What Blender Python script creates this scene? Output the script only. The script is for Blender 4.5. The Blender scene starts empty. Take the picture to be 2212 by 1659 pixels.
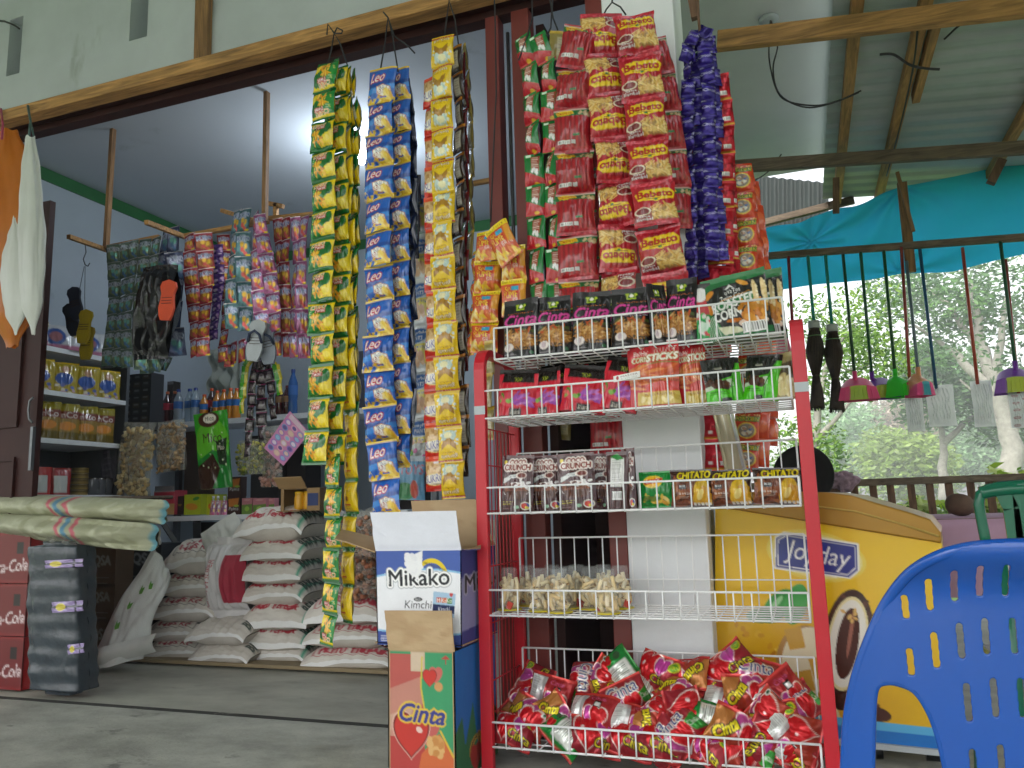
import bpy, bmesh, math, random, zlib
import numpy as np
from mathutils import Vector, Matrix, noise
random.seed(7); np.random.seed(7)
S = bpy.context.scene
COL = S.collection
RAD = math.radians
# ---------------------------------------------------------------- camera (focal length and pose solved from the vanishing points)
FPX, CX, CY, EYE = 1720., 1106., 829.5, 0.85
def _dir(x, y):
    v = np.array([x-CX, -(y-CY), -FPX]); return v/np.linalg.norm(v)
_X = -_dir(-3700, 1231); _Y = _dir(1740, 1079); _Y = _Y-_X*(_X@_Y); _Y /= np.linalg.norm(_Y); _Z = np.cross(_X, _Y)
ROT = np.array([_X, _Y, _Z])
def at(x, y, X=None, Y=None, Z=None):
    d = ROT@_dir(x, y)
    t = (Y/d[1]) if Y is not None else ((Z-EYE)/d[2] if Z is not None else X/d[0])
    return Vector((d[0]*t, d[1]*t, EYE+d[2]*t))
cam = bpy.data.cameras.new('camera'); camo = bpy.data.objects.new('camera', cam); COL.objects.link(camo)
m4 = Matrix.Identity(4)
for i in range(3):
    for j in range(3): m4[i][j] = ROT[i][j]
m4[2][3] = EYE
camo.matrix_world = m4
cam.sensor_width = 36; cam.lens = FPX/2212*36; cam.clip_start = .05; cam.clip_end = 2000
S.camera = camo
# ---------------------------------------------------------------- sky, sun, exposure
SUN_EL, SUN_AZ = RAD(52), RAD(200)     # overcast: a broad soft sun behind the camera
W = bpy.data.worlds.new('World'); S.world = W; W.use_nodes = True
nt = W.node_tree; nt.nodes.clear()
sky = nt.nodes.new('ShaderNodeTexSky'); sky.sky_type = 'NISHITA'; sky.sun_disc = False
sky.sun_elevation = SUN_EL; sky.sun_rotation = SUN_AZ; sky.dust_density = 4; sky.air_density = 1.4
hs = nt.nodes.new('ShaderNodeHueSaturation'); hs.inputs['Saturation'].default_value = .22
bg = nt.nodes.new('ShaderNodeBackground'); bg.inputs['Strength'].default_value = .15
wo = nt.nodes.new('ShaderNodeOutputWorld')
nt.links.new(sky.outputs[0], hs.inputs['Color']); nt.links.new(hs.outputs[0], bg.inputs[0]); nt.links.new(bg.outputs[0], wo.inputs[0])
sl = bpy.data.lights.new('sun', 'SUN'); so = bpy.data.objects.new('sun', sl); COL.objects.link(so)
sl.energy = 1.5; sl.angle = RAD(40); sl.color = (1, .97, .93)
sd = Vector((math.sin(SUN_AZ)*math.cos(SUN_EL), math.cos(SUN_AZ)*math.cos(SUN_EL), math.sin(SUN_EL)))
so.rotation_euler = sd.to_track_quat('Z', 'Y').to_euler(); so.location = (0, -4, 8)
S.view_settings.view_transform = 'Standard'; S.view_settings.look = 'None'; S.view_settings.exposure = 1.54; S.view_settings.gamma = 1
S.cycles.max_bounces = 8; S.cycles.transparent_max_bounces = 24; S.cycles.diffuse_bounces = 4
# ---------------------------------------------------------------- colours and materials
def lin(c):
    if isinstance(c, str): c = tuple(int(c[i:i+2], 16)/255 for i in (0, 2, 4))
    return tuple((v/12.92 if v <= .04045 else ((v+.055)/1.055)**2.4) for v in c)
def mat(name, col=None, rough=.5, metal=0, bump=0, bscale=40, mott=0, mscale=6, spec=.5, trans=0, alpha=1, coat=0, emit=None, wood=None, stretch=None, sss=0, bdet=4, wear=(), rvar=0):
    m = bpy.data.materials.new(name); m.use_nodes = True; n = m.node_tree.nodes; L = m.node_tree.links
    b = n['Principled BSDF']; b.inputs['Roughness'].default_value = rough; b.inputs['Metallic'].default_value = metal
    b.inputs['Specular IOR Level'].default_value = spec; b.inputs['Transmission Weight'].default_value = trans
    b.inputs['Alpha'].default_value = alpha; b.inputs['Coat Weight'].default_value = coat; b.inputs['Coat Roughness'].default_value = .08
    if sss: b.inputs['Subsurface Weight'].default_value = sss; b.inputs['Subsurface Radius'].default_value = (.02, .02, .02)
    tc = n.new('ShaderNodeTexCoord'); mp = n.new('ShaderNodeMapping'); L.new(tc.outputs['Object'], mp.inputs[0])
    if stretch: mp.inputs['Scale'].default_value = stretch
    if col is None:
        a = n.new('ShaderNodeAttribute'); a.attribute_name = 'Col'; src = a.outputs['Color']
    else:
        a = n.new('ShaderNodeRGB'); a.outputs[0].default_value = (*lin(col), 1); src = a.outputs[0]
    if mott:
        t = n.new('ShaderNodeTexNoise'); t.inputs['Scale'].default_value = mscale; t.inputs['Detail'].default_value = 6; t.inputs['Roughness'].default_value = .65
        L.new(mp.outputs[0], t.inputs['Vector'])
        r = n.new('ShaderNodeMapRange'); r.inputs['From Min'].default_value = .3; r.inputs['From Max'].default_value = .7
        r.inputs['To Min'].default_value = 1-mott; r.inputs['To Max'].default_value = 1+mott*.5; L.new(t.outputs[0], r.inputs['Value'])
        mx = n.new('ShaderNodeMix'); mx.data_type = 'RGBA'; mx.blend_type = 'MULTIPLY'; mx.inputs[0].default_value = 1
        L.new(src, mx.inputs[6]); L.new(r.outputs[0], mx.inputs[7]); src = mx.outputs[2]
    if wood:
        t = n.new('ShaderNodeTexNoise'); t.inputs['Scale'].default_value = 3; t.inputs['Detail'].default_value = 8; t.inputs['Distortion'].default_value = 1.2
        mp2 = n.new('ShaderNodeMapping'); mp2.inputs['Scale'].default_value = wood; L.new(tc.outputs['Object'], mp2.inputs[0]); L.new(mp2.outputs[0], t.inputs['Vector'])
        r = n.new('ShaderNodeMapRange'); r.inputs['From Min'].default_value = .3; r.inputs['From Max'].default_value = .72
        r.inputs['To Min'].default_value = .45; r.inputs['To Max'].default_value = 1.25; L.new(t.outputs[0], r.inputs['Value'])
        mx = n.new('ShaderNodeMix'); mx.data_type = 'RGBA'; mx.blend_type = 'MULTIPLY'; mx.inputs[0].default_value = 1
        L.new(src, mx.inputs[6]); L.new(r.outputs[0], mx.inputs[7]); src = mx.outputs[2]
    for wc, ws, th, wst, am in wear:      # stains, chips and dirt: (colour, scale, threshold, stretch, amount)
        t = n.new('ShaderNodeTexNoise'); t.inputs['Scale'].default_value = ws; t.inputs['Detail'].default_value = 9; t.inputs['Roughness'].default_value = .7
        mp3 = n.new('ShaderNodeMapping'); mp3.inputs['Scale'].default_value = wst; mp3.inputs['Location'].default_value = (ws*.37, ws*.11, ws*.73); L.new(tc.outputs['Object'], mp3.inputs[0]); L.new(mp3.outputs[0], t.inputs['Vector'])
        r = n.new('ShaderNodeMapRange'); r.inputs['From Min'].default_value = th; r.inputs['From Max'].default_value = th+.07; r.inputs['To Max'].default_value = am; L.new(t.outputs[0], r.inputs['Value'])
        mx = n.new('ShaderNodeMix'); mx.data_type = 'RGBA'; L.new(r.outputs[0], mx.inputs[0]); L.new(src, mx.inputs[6]); mx.inputs[7].default_value = (*lin(wc), 1); src = mx.outputs[2]
    if rvar:
        t = n.new('ShaderNodeTexNoise'); t.inputs['Scale'].default_value = 25; t.inputs['Detail'].default_value = 8; L.new(mp.outputs[0], t.inputs['Vector'])
        r = n.new('ShaderNodeMapRange'); r.inputs['To Min'].default_value = rough-rvar; r.inputs['To Max'].default_value = rough+rvar; L.new(t.outputs[0], r.inputs['Value']); L.new(r.outputs[0], b.inputs['Roughness'])
    L.new(src, b.inputs['Base Color'])
    if emit:
        b.inputs['Emission Color'].default_value = (*lin(emit[0]), 1); b.inputs['Emission Strength'].default_value = emit[1]
    if bump:
        t = n.new('ShaderNodeTexNoise'); t.inputs['Scale'].default_value = bscale; t.inputs['Detail'].default_value = bdet; L.new(mp.outputs[0], t.inputs['Vector'])
        bp = n.new('ShaderNodeBump'); bp.inputs['Strength'].default_value = bump; bp.inputs['Distance'].default_value = .004
        L.new(t.outputs[0], bp.inputs['Height']); L.new(bp.outputs[0], b.inputs['Normal'])
    return m
def translucent(name, col, amount=.6, rough=.6, bump=0, bscale=30, alpha=1.0, coltrans=None):
    m = mat(name, col, rough, bump=bump, bscale=bscale, mott=.12, mscale=3); n = m.node_tree.nodes; L = m.node_tree.links
    b = n['Principled BSDF']; o = n['Material Output']
    t = n.new('ShaderNodeBsdfTranslucent'); t.inputs[0].default_value = (*lin(coltrans or col or '808080'), 1)
    if col is None: L.new(b.inputs['Base Color'].links[0].from_socket, t.inputs[0])
    x = n.new('ShaderNodeMixShader'); x.inputs[0].default_value = amount; L.new(b.outputs[0], x.inputs[1]); L.new(t.outputs[0], x.inputs[2])
    out = x.outputs[0]
    if alpha < 1:
        tr = n.new('ShaderNodeBsdfTransparent'); y = n.new('ShaderNodeMixShader'); y.inputs[0].default_value = alpha
        L.new(tr.outputs[0], y.inputs[1]); L.new(out, y.inputs[2]); out = y.outputs[0]
    L.new(out, o.inputs[0]); return m
def clearfilm(name, tint='ffffff', rough=.12, alpha=.25, bump=.3, bscale=35):
    m = bpy.data.materials.new(name); m.use_nodes = True; n = m.node_tree.nodes; L = m.node_tree.links
    b = n['Principled BSDF']; o = n['Material Output']; b.inputs['Base Color'].default_value = (*lin(tint), 1); b.inputs['Roughness'].default_value = rough
    tr = n.new('ShaderNodeBsdfTransparent'); tr.inputs[0].default_value = (*lin(tint), 1)
    x = n.new('ShaderNodeMixShader'); x.inputs[0].default_value = alpha
    t = n.new('ShaderNodeTexNoise'); t.inputs['Scale'].default_value = bscale; bp = n.new('ShaderNodeBump'); bp.inputs['Strength'].default_value = bump; bp.inputs['Distance'].default_value = .01
    L.new(t.outputs[0], bp.inputs['Height']); L.new(bp.outputs[0], b.inputs['Normal'])
    L.new(tr.outputs[0], x.inputs[1]); L.new(b.outputs[0], x.inputs[2]); L.new(x.outputs[0], o.inputs[0]); return m
class M: pass
M.film = mat('printed_film', None, .26, 0, bump=.3, bscale=45, spec=.6, coat=.45)
M.foil = mat('printed_foil', None, .25, .32, bump=.35, bscale=60)
M.matte = mat('printed_matte_pouch', None, .27, 0, bump=.3, bscale=30, coat=.35)
M.card = mat('printed_card', None, .7, 0, bump=.08, bscale=90, mott=.06, mscale=9)
M.sack = mat('woven_sack', None, .62, 0, bump=.35, bscale=160, mott=.1, mscale=7, spec=.4)
M.plain = mat('coloured_plastic', None, .35, 0, mott=.05)
M.wall = mat('white_plaster', 'bcc3c8', .9, bump=.2, bscale=40, mott=.14, mscale=1.6, wear=(('8d938e', 2.2, .6, (1, 1, .3), .5), ('6f736c', 9, .68, (1, 1, 1), .5)))
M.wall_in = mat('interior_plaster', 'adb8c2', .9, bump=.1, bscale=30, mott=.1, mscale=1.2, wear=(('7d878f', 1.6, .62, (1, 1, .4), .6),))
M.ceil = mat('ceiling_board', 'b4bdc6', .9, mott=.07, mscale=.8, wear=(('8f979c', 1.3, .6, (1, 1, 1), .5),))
M.soffit = mat('soffit_board', 'cfd3d2', .85, mott=.1, mscale=1.2, wear=(('a2a49a', 2.5, .62, (1, 1, 1), .6),))
M.green = mat('green_trim', '1f6a34', .6, mott=.15)
M.wood = mat('pale_timber', 'b88a52', .75, bump=.3, bscale=30, wood=(1.2, 14, 14), mott=.2, mscale=3)
M.woody = mat('pale_timber_lengthways', 'b88a52', .75, bump=.3, bscale=30, wood=(14, 1.2, 14), mott=.2, mscale=3)
M.woodz = mat('pale_timber_upright', '9a734a', .75, bump=.3, bscale=30, wood=(14, 14, 1.2), mott=.2, mscale=3)
M.wood_old = mat('weathered_timber', '7d6c5a', .85, bump=.35, bscale=30, wood=(1.5, 16, 16), mott=.2, mscale=4)
M.wood_oldz = mat('weathered_slat', '7a5c46', .85, bump=.35, bscale=30, wood=(16, 16, 1.5), mott=.25, mscale=3)
M.brown = mat('brown_door_paint', '34130f', .6, spec=.3, mott=.2, mscale=5, bump=.1, bscale=12)
M.brown_red = mat('red_brown_paint', '76302a', .45, mott=.2, mscale=4)
M.conc = mat('concrete', 'a2a399', .62, bump=.5, bscale=60, mott=.42, mscale=3.4, stretch=(1, 1.5, 1), bdet=8, wear=(('4c4d48', 4, .6, (1, 1.6, 1), .7), ('3a3a36', 22, .69, (1, 1, 1), .8), ('b4b4aa', 7, .64, (1, 1.3, 1), .5), ('55564f', 75, .6, (1, 1, 1), .45)))
M.tile = mat('shop_floor_cement', '9c9c90', .5, bump=.3, bscale=60, mott=.3, mscale=3.2, stretch=(.9, 1.6, 1), bdet=8, wear=(('6e6e64', 5, .6, (1, 1.6, 1), .6), ('4a4a44', 26, .7, (1, 1, 1), .7), ('6a6a60', 80, .6, (1, 1, 1), .4)))
M.redp = mat('red_rack_paint', 'c81e2e', .34, bump=.06, bscale=120, mott=.08, rvar=.12, wear=(('6a1a1c', 14, .69, (1, 1, .5), .8), ('d8868a', 30, .72, (1, 1, .6), .6)))
M.wire = mat('white_coated_wire', 'f4f5f6', .35)
M.pillar = mat('pillar_lit_white', 'e8ebee', .8, bump=.2, bscale=40, mott=.08, mscale=2, wear=(('9a9d98', 5, .66, (1, 1, .25), .6),))  # wall white lightened to stand for the stronger light on the pillar
M.wrap = translucent('thin_white_wrap', None, .72, .4, bump=.5, bscale=30)
M.tin = mat('corrugated_zinc', 'aeb8b4', .5, .05, mott=.18, mscale=2, bump=.1)
M.tin_old = mat('dull_zinc', '242c29', .7, 0, mott=.3, mscale=3)
M.tarp = translucent('blue_tarpaulin', '2a9fc6', .8, .45, bump=.5, bscale=40)
M.blue = mat('blue_moulded_plastic', '0a4ea8', .16, coat=.25, bump=.04, bscale=90, spec=.55, mott=.06, rvar=.1, wear=(('2d5ebc', 9, .68, (3, 1, .5), .5),))
M.gchair = mat('green_moulded_plastic', '0c6148', .25, coat=.2)
M.black = mat('black_plastic', '121314', .35, mott=.2)
M.blackbag = mat('black_polythene', '14161a', .22, bump=.9, bscale=22, spec=.6)
M.bundle = mat('dark_wrapped_cloth', '363f46', .26, bump=.8, bscale=30, mott=.25, mscale=12)
M.clear = clearfilm('clear_cup', 'fafcfc', .06, .1, .1, 20)
M.bagclear = clearfilm('clear_bag', 'f2f2ec', .15, .22, .9, 45)
M.metal = mat('grey_metal', '6c7074', .4, .7, mott=.2)
M.shelfw = mat('white_shelf_board', 'e0e4e8', .5, mott=.1)
M.cable = mat('black_cable', '17191a', .5)
M.string = mat('dark_string', '25282c', .7)
M.bark = mat('grey_bark', '8d8a80', .9, bump=.6, bscale=14, mott=.3, mscale=6)
M.leaf = translucent('leaf', None, .45, .5)
M.crate = mat('red_crate_plastic', 'b01a1c', .4, mott=.15, mscale=4)
M.pale = translucent('white_polythene', 'dfe2dd', .35, .35, bump=.7, bscale=14)
M.orangebag = translucent('orange_polythene', 'c9741a', .3, .3, bump=.9, bscale=9)
M.cloth = mat('pink_cloth', 'b793ad', .9, mott=.1, bump=.1)
M.gauze = translucent('white_gauze', 'c6cabf', .4, .8)
M.lamp = mat('lamp_glow', 'ffffff', .5, emit=('e8f1ff', 24))
M.grass = mat('ground_grass', '4c6a2c', .95, mott=.4, mscale=3, bump=.5, bscale=8)
# ---------------------------------------------------------------- mesh builder
class MB:
    def __init__(s): s.v = []; s.f = []; s.c = []; s.sm = []; s.mi = []
    def add(s, vs, fs, col=(.5, .5, .5), smooth=False, mi=0):
        o = len(s.v); s.v += [tuple(p) for p in vs]
        if isinstance(col, list): s.c += col
        else: s.c += [lin(col) if isinstance(col, str) else tuple(col)]*len(vs)
        s.f += [tuple(i+o for i in f) for f in fs]; s.sm += [smooth]*len(fs); s.mi += [mi]*len(fs); return s
    def box(s, c, d, col='808080', rot=None, mi=0, taper=1.0):
        P = []
        for z in (-.5, .5):
            k = taper if z > 0 else 1
            for x, y in ((-.5, -.5), (.5, -.5), (.5, .5), (-.5, .5)):
                p = Vector((x*d[0]*k, y*d[1]*k, z*d[2]))
                if rot is not None: p = rot@p
                P.append(p+Vector(c))
        return s.add(P, [(3, 2, 1, 0), (4, 5, 6, 7), (0, 1, 5, 4), (1, 2, 6, 5), (2, 3, 7, 6), (3, 0, 4, 7)], col, mi=mi)
    def lohi(s, a, b, col='808080', mi=0):
        a = Vector(a); b = Vector(b); return s.box((a+b)/2, [abs(b[i]-a[i]) for i in range(3)], col, mi=mi)
    def bar(s, a, b, w, h, col='808080', mi=0, up=Vector((0, 0, 1))):
        a = Vector(a); b = Vector(b); d = (b-a); L = d.length; d = d/L
        x = d; y = up.cross(x)
        if y.length < 1e-4: y = Vector((0, 1, 0)).cross(x)
        y.normalize(); z = x.cross(y); R = Matrix((x, y, z)).transposed()
        return s.box((a+b)/2, (L, w, h), col, rot=R, mi=mi)
    def tube(s, pts, r, col='808080', n=6, cap=True, mi=0, closed=False):
        P = [Vector(p) for p in pts]; N = len(P); rs = r if isinstance(r, (list, tuple)) else [r]*N
        vs = []; fs = []; prev = None
        for i, p in enumerate(P):
            a = P[i-1] if (i > 0 or closed) else p; b = P[(i+1) % N] if (i < N-1 or closed) else p
            t = (b-a); t = t.normalized() if t.length > 1e-9 else Vector((0, 0, 1))
            if prev is None:
                q = Vector((0, 0, 1)) if abs(t.z) < .9 else Vector((1, 0, 0)); u = t.cross(q).normalized()
            else:
                u = (prev-t*prev.dot(t)); u = u.normalized() if u.length > 1e-6 else t.orthogonal().normalized()
            prev = u; w = t.cross(u)
            for k in range(n):
                an = 2*math.pi*k/n; vs.append(p+(u*math.cos(an)+w*math.sin(an))*rs[i])
        R = N if closed else N-1
        for i in range(R):
            for k in range(n):
                a = i*n+k; b = i*n+(k+1) % n; j = ((i+1) % N)*n; fs.append((a, b, j+(k+1) % n, j+k))
        s.add(vs, fs, col, True, mi)
        if cap and not closed: s.add([], [], col); o = len(s.v)-len(vs); s.f += [tuple(o+k for k in reversed(range(n))), tuple(o+(N-1)*n+k for k in range(n))]; s.sm += [False]*2; s.mi += [mi]*2
        return s
    def lathe(s, prof, n=16, c=(0, 0, 0), col='808080', mi=0, smooth=True, sx=1, sy=1):
        vs = []; cs = []; fs = []
        for q in prof:
            r, z = q[0], q[1]; cc = lin(q[2]) if len(q) > 2 else (lin(col) if isinstance(col, str) else col)
            for k in range(n):
                a = 2*math.pi*k/n; vs.append((c[0]+r*math.cos(a)*sx, c[1]+r*math.sin(a)*sy, c[2]+z)); cs.append(cc)
        for i in range(len(prof)-1):
            for k in range(n): a = i*n+k; b = i*n+(k+1) % n; fs.append((a, b, b+n, a+n))
        return s.add(vs, fs, cs, smooth, mi)
    def grid(s, fn, nu, nv, col='808080', smooth=True, mi=0, flip=False):
        vs = [fn(i/(nu-1), j/(nv-1)) for j in range(nv) for i in range(nu)]; fs = []
        for j in range(nv-1):
            for i in range(nu-1):
                a = j*nu+i; q = (a, a+1, a+nu+1, a+nu); fs.append(q[::-1] if flip else q)
        return s.add(vs, fs, col, smooth, mi)
    def prism(s, pts, y0, y1, col='808080', mi=0, axis='y', smooth=False):
        n = len(pts)
        f = {'y': lambda p, t: (p[0], t, p[1]), 'x': lambda p, t: (t, p[0], p[1]), 'z': lambda p, t: (p[0], p[1], t)}[axis]
        vs = [f(p, y0) for p in pts]+[f(p, y1) for p in pts]
        fs = [tuple(range(n)), tuple(reversed(range(n, 2*n)))]+[(i, i+n, (i+1) % n+n, (i+1) % n) for i in range(n)]
        return s.add(vs, fs, col, smooth, mi)
    def mesh(s, name, mats):
        me = bpy.data.meshes.new(name); me.from_pydata(s.v, [], s.f)
        me.polygons.foreach_set('use_smooth', s.sm)
        mats = mats if isinstance(mats, (list, tuple)) else [mats]
        for m in mats: me.materials.append(m)
        if len(mats) > 1: me.polygons.foreach_set('material_index', s.mi)
        a = me.attributes.new('Col', 'FLOAT_COLOR', 'POINT')
        arr = np.ones((len(s.v), 4), np.float32)
        if s.v: arr[:, :3] = np.array(s.c, np.float32)
        a.data.foreach_set('color', arr.ravel()); me.update(); return me
    def build(s, name, mats, parent=None, bevel=0, fixn=False):
        me = s.mesh(name, mats)
        if fixn:
            b = bmesh.new(); b.from_mesh(me); bmesh.ops.recalc_face_normals(b, faces=b.faces); b.to_mesh(me); b.free()
        return link(name, me, parent, bevel=bevel)
def link(name, me, parent=None, loc=None, rot=None, scale=None, bevel=0):
    o = bpy.data.objects.new(name, me); COL.objects.link(o)
    if parent is not None:
        o.parent = parent
    if loc is not None: o.location = loc
    if rot is not None:
        if isinstance(rot, Matrix): o.rotation_euler = rot.to_euler()
        else: o.rotation_euler = rot
    if scale is not None: o.scale = scale
    if bevel:
        b = o.modifiers.new('bevel', 'BEVEL'); b.width = bevel; b.segments = 2; b.limit_method = 'ANGLE'; b.angle_limit = RAD(40)
    return o
def tag(o, label=None, cat=None, group=None, kind=None):
    if label: o['label'] = label
    if cat: o['category'] = cat
    if group: o['group'] = group
    if kind: o['kind'] = kind
    return o
def thing(name, label, cat, loc=(0, 0, 0), rz=0, group=None):
    o = bpy.data.objects.new(name, None); COL.objects.link(o); o.location = loc; o.rotation_euler = (0, 0, rz); o.empty_display_size = .1
    return tag(o, label, cat, group)
def struct(name, mb, m): return tag(mb.build(name, m), kind='structure')
def wbuild(mb, name, mats, parent, **k):      # world-space parts under an unrotated thing
    l = parent.location
    mb.v = [(p[0]-l[0], p[1]-l[1], p[2]-l[2]) for p in mb.v]
    return mb.build(name, mats, parent, **k)
# ---------------------------------------------------------------- printed artwork, rasterised to per-vertex colours of a pack's own surface
_GC = {}
def glyphs(txt, shear=0.):
    k = (txt, shear)
    if k in _GC: return _GC[k]
    cu = bpy.data.curves.new('t', 'FONT'); cu.body = txt; cu.shear = shear; cu.offset = 0; cu.resolution_u = 3
    ob = bpy.data.objects.new('t', cu); COL.objects.link(ob)
    dg = bpy.context.evaluated_depsgraph_get(); ev = ob.evaluated_get(dg); me = ev.to_mesh()
    me.calc_loop_triangles()
    v = np.array([p.co[:2] for p in me.vertices], float).reshape(-1, 2)
    t = np.array([l.vertices[:] for l in me.loop_triangles], int).reshape(-1, 3)
    ev.to_mesh_clear(); bpy.data.objects.remove(ob); bpy.data.curves.remove(cu)
    if len(v): v -= v.min(0); sz = v.max(0); v /= np.maximum(sz, 1e-6)
    _GC[k] = (v, t); return _GC[k]
class Cv:
    """canvas: x to the right 0..1, y downward 0..1; asp = width/height of the real panel"""
    def __init__(s, w, h, bg, asp=1., ss=2):
        s.w, s.h, s.ss, s.asp = w, h, ss, asp
        s.a = np.empty((h*ss, w*ss, 3)); s.a[:] = s.col(bg)
        yy, xx = np.mgrid[0:h*ss, 0:w*ss]; s.x = (xx+.5)/(w*ss); s.y = (yy+.5)/(h*ss)
        s.r = np.random.RandomState(3)
    def col(s, c): return np.array([int(c[i:i+2], 16) for i in (0, 2, 4)])/255. if isinstance(c, str) else np.array(c)
    def put(s, m, c, al=1.): s.a[m] = s.a[m]*(1-al)+s.col(c)*al; return s
    def rect(s, x0, y0, x1, y1, c, al=1.): return s.put((s.x >= x0) & (s.x <= x1) & (s.y >= y0) & (s.y <= y1), c, al)
    def ell(s, cx, cy, rx, ry, c, rot=0., al=1.):
        dx = (s.x-cx)*s.asp; dy = s.y-cy; co, si = math.cos(rot), math.sin(rot)
        u = (dx*co+dy*si)/(rx*s.asp); v = (-dx*si+dy*co)/ry
        return s.put(u*u+v*v <= 1, c, al)
    def poly(s, pts, c, al=1.):
        ins = np.zeros(s.x.shape, bool); n = len(pts)
        for i in range(n):
            (xa, ya), (xb, yb) = pts[i], pts[(i+1) % n]
            if ya == yb: continue
            k = ((ya > s.y) != (yb > s.y)) & (s.x < (xb-xa)*(s.y-ya)/(yb-ya)+xa); ins ^= k
        return s.put(ins, c, al)
    def line(s, pts, wd, c):
        for (xa, ya), (xb, yb) in zip(pts[:-1], pts[1:]):
            ax, bx = xa*s.asp, xb*s.asp; dx, dy = bx-ax, yb-ya; L = dx*dx+dy*dy+1e-12
            t = np.clip(((s.x*s.asp-ax)*dx+(s.y-ya)*dy)/L, 0, 1)
            s.put(((s.x*s.asp-ax-t*dx)**2+(s.y-ya-t*dy)**2) < wd*wd, c)
        return s
    def heart(s, cx, cy, r, c, al=1., rot=0.):
        dx = (s.x-cx)*s.asp/r; dy = -(s.y-cy)/r; co, si = math.cos(rot), math.sin(rot); dx, dy = dx*co+dy*si, -dx*si+dy*co
        dy = dy+.1; q = dx*dx+(dy*1.05-np.sqrt(np.abs(dx))*.62)**2
        return s.put(q <= .72, c, al)
    def text(s, t, x0, y0, x1, y1, c, shear=0., bold=0., rot=0., out=None, ow=.0, flip=False):
        v, tr = glyphs(t, shear)
        if not len(v): return s
        p = np.stack([x0+(x1-x0)*v[:, 0], y1+(y0-y1)*v[:, 1]], 1)
        if rot:
            cx, cy = (x0+x1)/2, (y0+y1)/2; dx = (p[:, 0]-cx)*s.asp; dy = p[:, 1]-cy
            p = np.stack([cx+(dx*math.cos(rot)-dy*math.sin(rot))/s.asp, cy+dx*math.sin(rot)+dy*math.cos(rot)], 1)
        H, Wd = s.a.shape[:2]; mk = np.zeros((H, Wd), bool); P = p*np.array([Wd, H])
        for a, b, d in P[tr]:
            lo = np.floor(np.minimum(np.minimum(a, b), d)).astype(int); hi = np.ceil(np.maximum(np.maximum(a, b), d)).astype(int)
            lx, ly = max(lo[0], 0), max(lo[1], 0); hx, hy = min(hi[0]+1, Wd), min(hi[1]+1, H)
            if hx <= lx or hy <= ly: continue
            gx = np.arange(lx, hx)+.5; gy = (np.arange(ly, hy)+.5)[:, None]
            e = lambda q, r: (r[0]-q[0])*(gy-q[1])-(r[1]-q[1])*(gx-q[0])
            w0, w1, w2 = e(a, b), e(b, d), e(d, a)
            mk[ly:hy, lx:hx] |= ((w0 >= 0) & (w1 >= 0) & (w2 >= 0)) | ((w0 <= 0) & (w1 <= 0) & (w2 <= 0))
        kb = int(round(bold*.62*abs(y1-y0)*H))
        if kb > 0:
            o = mk.copy()
            for dy in range(-kb, kb+1):
                for dx in range(-kb, kb+1):
                    if dx*dx+dy*dy <= kb*kb+.5: o |= np.roll(np.roll(mk, dy, 0), dx, 1)
            mk = o
        if out:
            k = max(1, int(round(ow*H))); o = mk.copy()
            for dy in range(-k, k+1):
                for dx in range(-k, k+1):
                    if dx*dx+dy*dy <= k*k+1: o |= np.roll(np.roll(mk, dy, 0), dx, 1)
            s.put(o, out)
        return s.put(mk, c)
    def bits(s, n, x0, y0, x1, y1, cols, rx=.05, ry=.02, spread=3.2):
        for i in range(n):
            s.ell(s.r.uniform(x0, x1), s.r.uniform(y0, y1), rx*s.r.uniform(.7, 1.2), ry*s.r.uniform(.7, 1.2), cols[s.r.randint(len(cols))], s.r.uniform(-spread/2, spread/2))
        return s
    def lines(s, x0, y0, x1, y1, n, c, th=.3):
        for i in range(n):
            y = y0+(y1-y0)*i/n; s.rect(x0, y, x0+(x1-x0)*s.r.uniform(.7, 1), y+(y1-y0)/n*th, c)
        return s
    def bars(s, x0, y0, x1, y1, n=12):
        s.rect(x0, y0, x1, y1, 'f4f4f4')
        for i in range(n):
            a = x0+(x1-x0)*(i+.3)/n; s.rect(a, y0+.1*(y1-y0), a+(x1-x0)/n*s.r.uniform(.25, .6), y1-.12*(y1-y0), '202020')
        return s
    def shade(s, f): s.a *= f; return s
    def out(s, rot=False):
        a = np.clip(s.a, 0, 1); a = np.where(a <= .04045, a/12.92, ((a+.055)/1.055)**2.4)
        a = a.reshape(s.h, s.ss, s.w, s.ss, 3).mean((1, 3))
        return a[::-1, ::-1] if rot else a
def gridmesh(name, parts, mat_):
    """parts: list of (P[nv,nu,3], C[nv,nu,3], flip)"""
    V = []; F = []; C = []; o = 0
    for P, Cc, flip in parts:
        nv, nu = P.shape[:2]; V.append(P.reshape(-1, 3)); C.append(Cc.reshape(-1, 3))
        j, i = np.mgrid[0:nv-1, 0:nu-1]; a = (j*nu+i).ravel()+o; q = np.stack([a, a+nu, a+nu+1, a+1], 1)
        F.append(q[:, ::-1] if flip else q); o += nv*nu
    V = np.concatenate(V).astype(np.float32); C = np.concatenate(C); F = np.concatenate(F).astype(np.int32)
    me = bpy.data.meshes.new(name); me.vertices.add(len(V)); me.vertices.foreach_set('co', V.ravel())
    me.loops.add(F.size); me.loops.foreach_set('vertex_index', F.ravel()); me.polygons.add(len(F))
    me.polygons.foreach_set('loop_start', np.arange(0, F.size, 4, dtype=np.int32)); me.polygons.foreach_set('use_smooth', np.ones(len(F), bool))
    at_ = me.attributes.new('Col', 'FLOAT_COLOR', 'POINT'); c4 = np.ones((len(V), 4), np.float32); c4[:, :3] = C; at_.data.foreach_set('color', c4.ravel())
    me.materials.append(mat_); me.update(); me.validate(); return me
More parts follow.
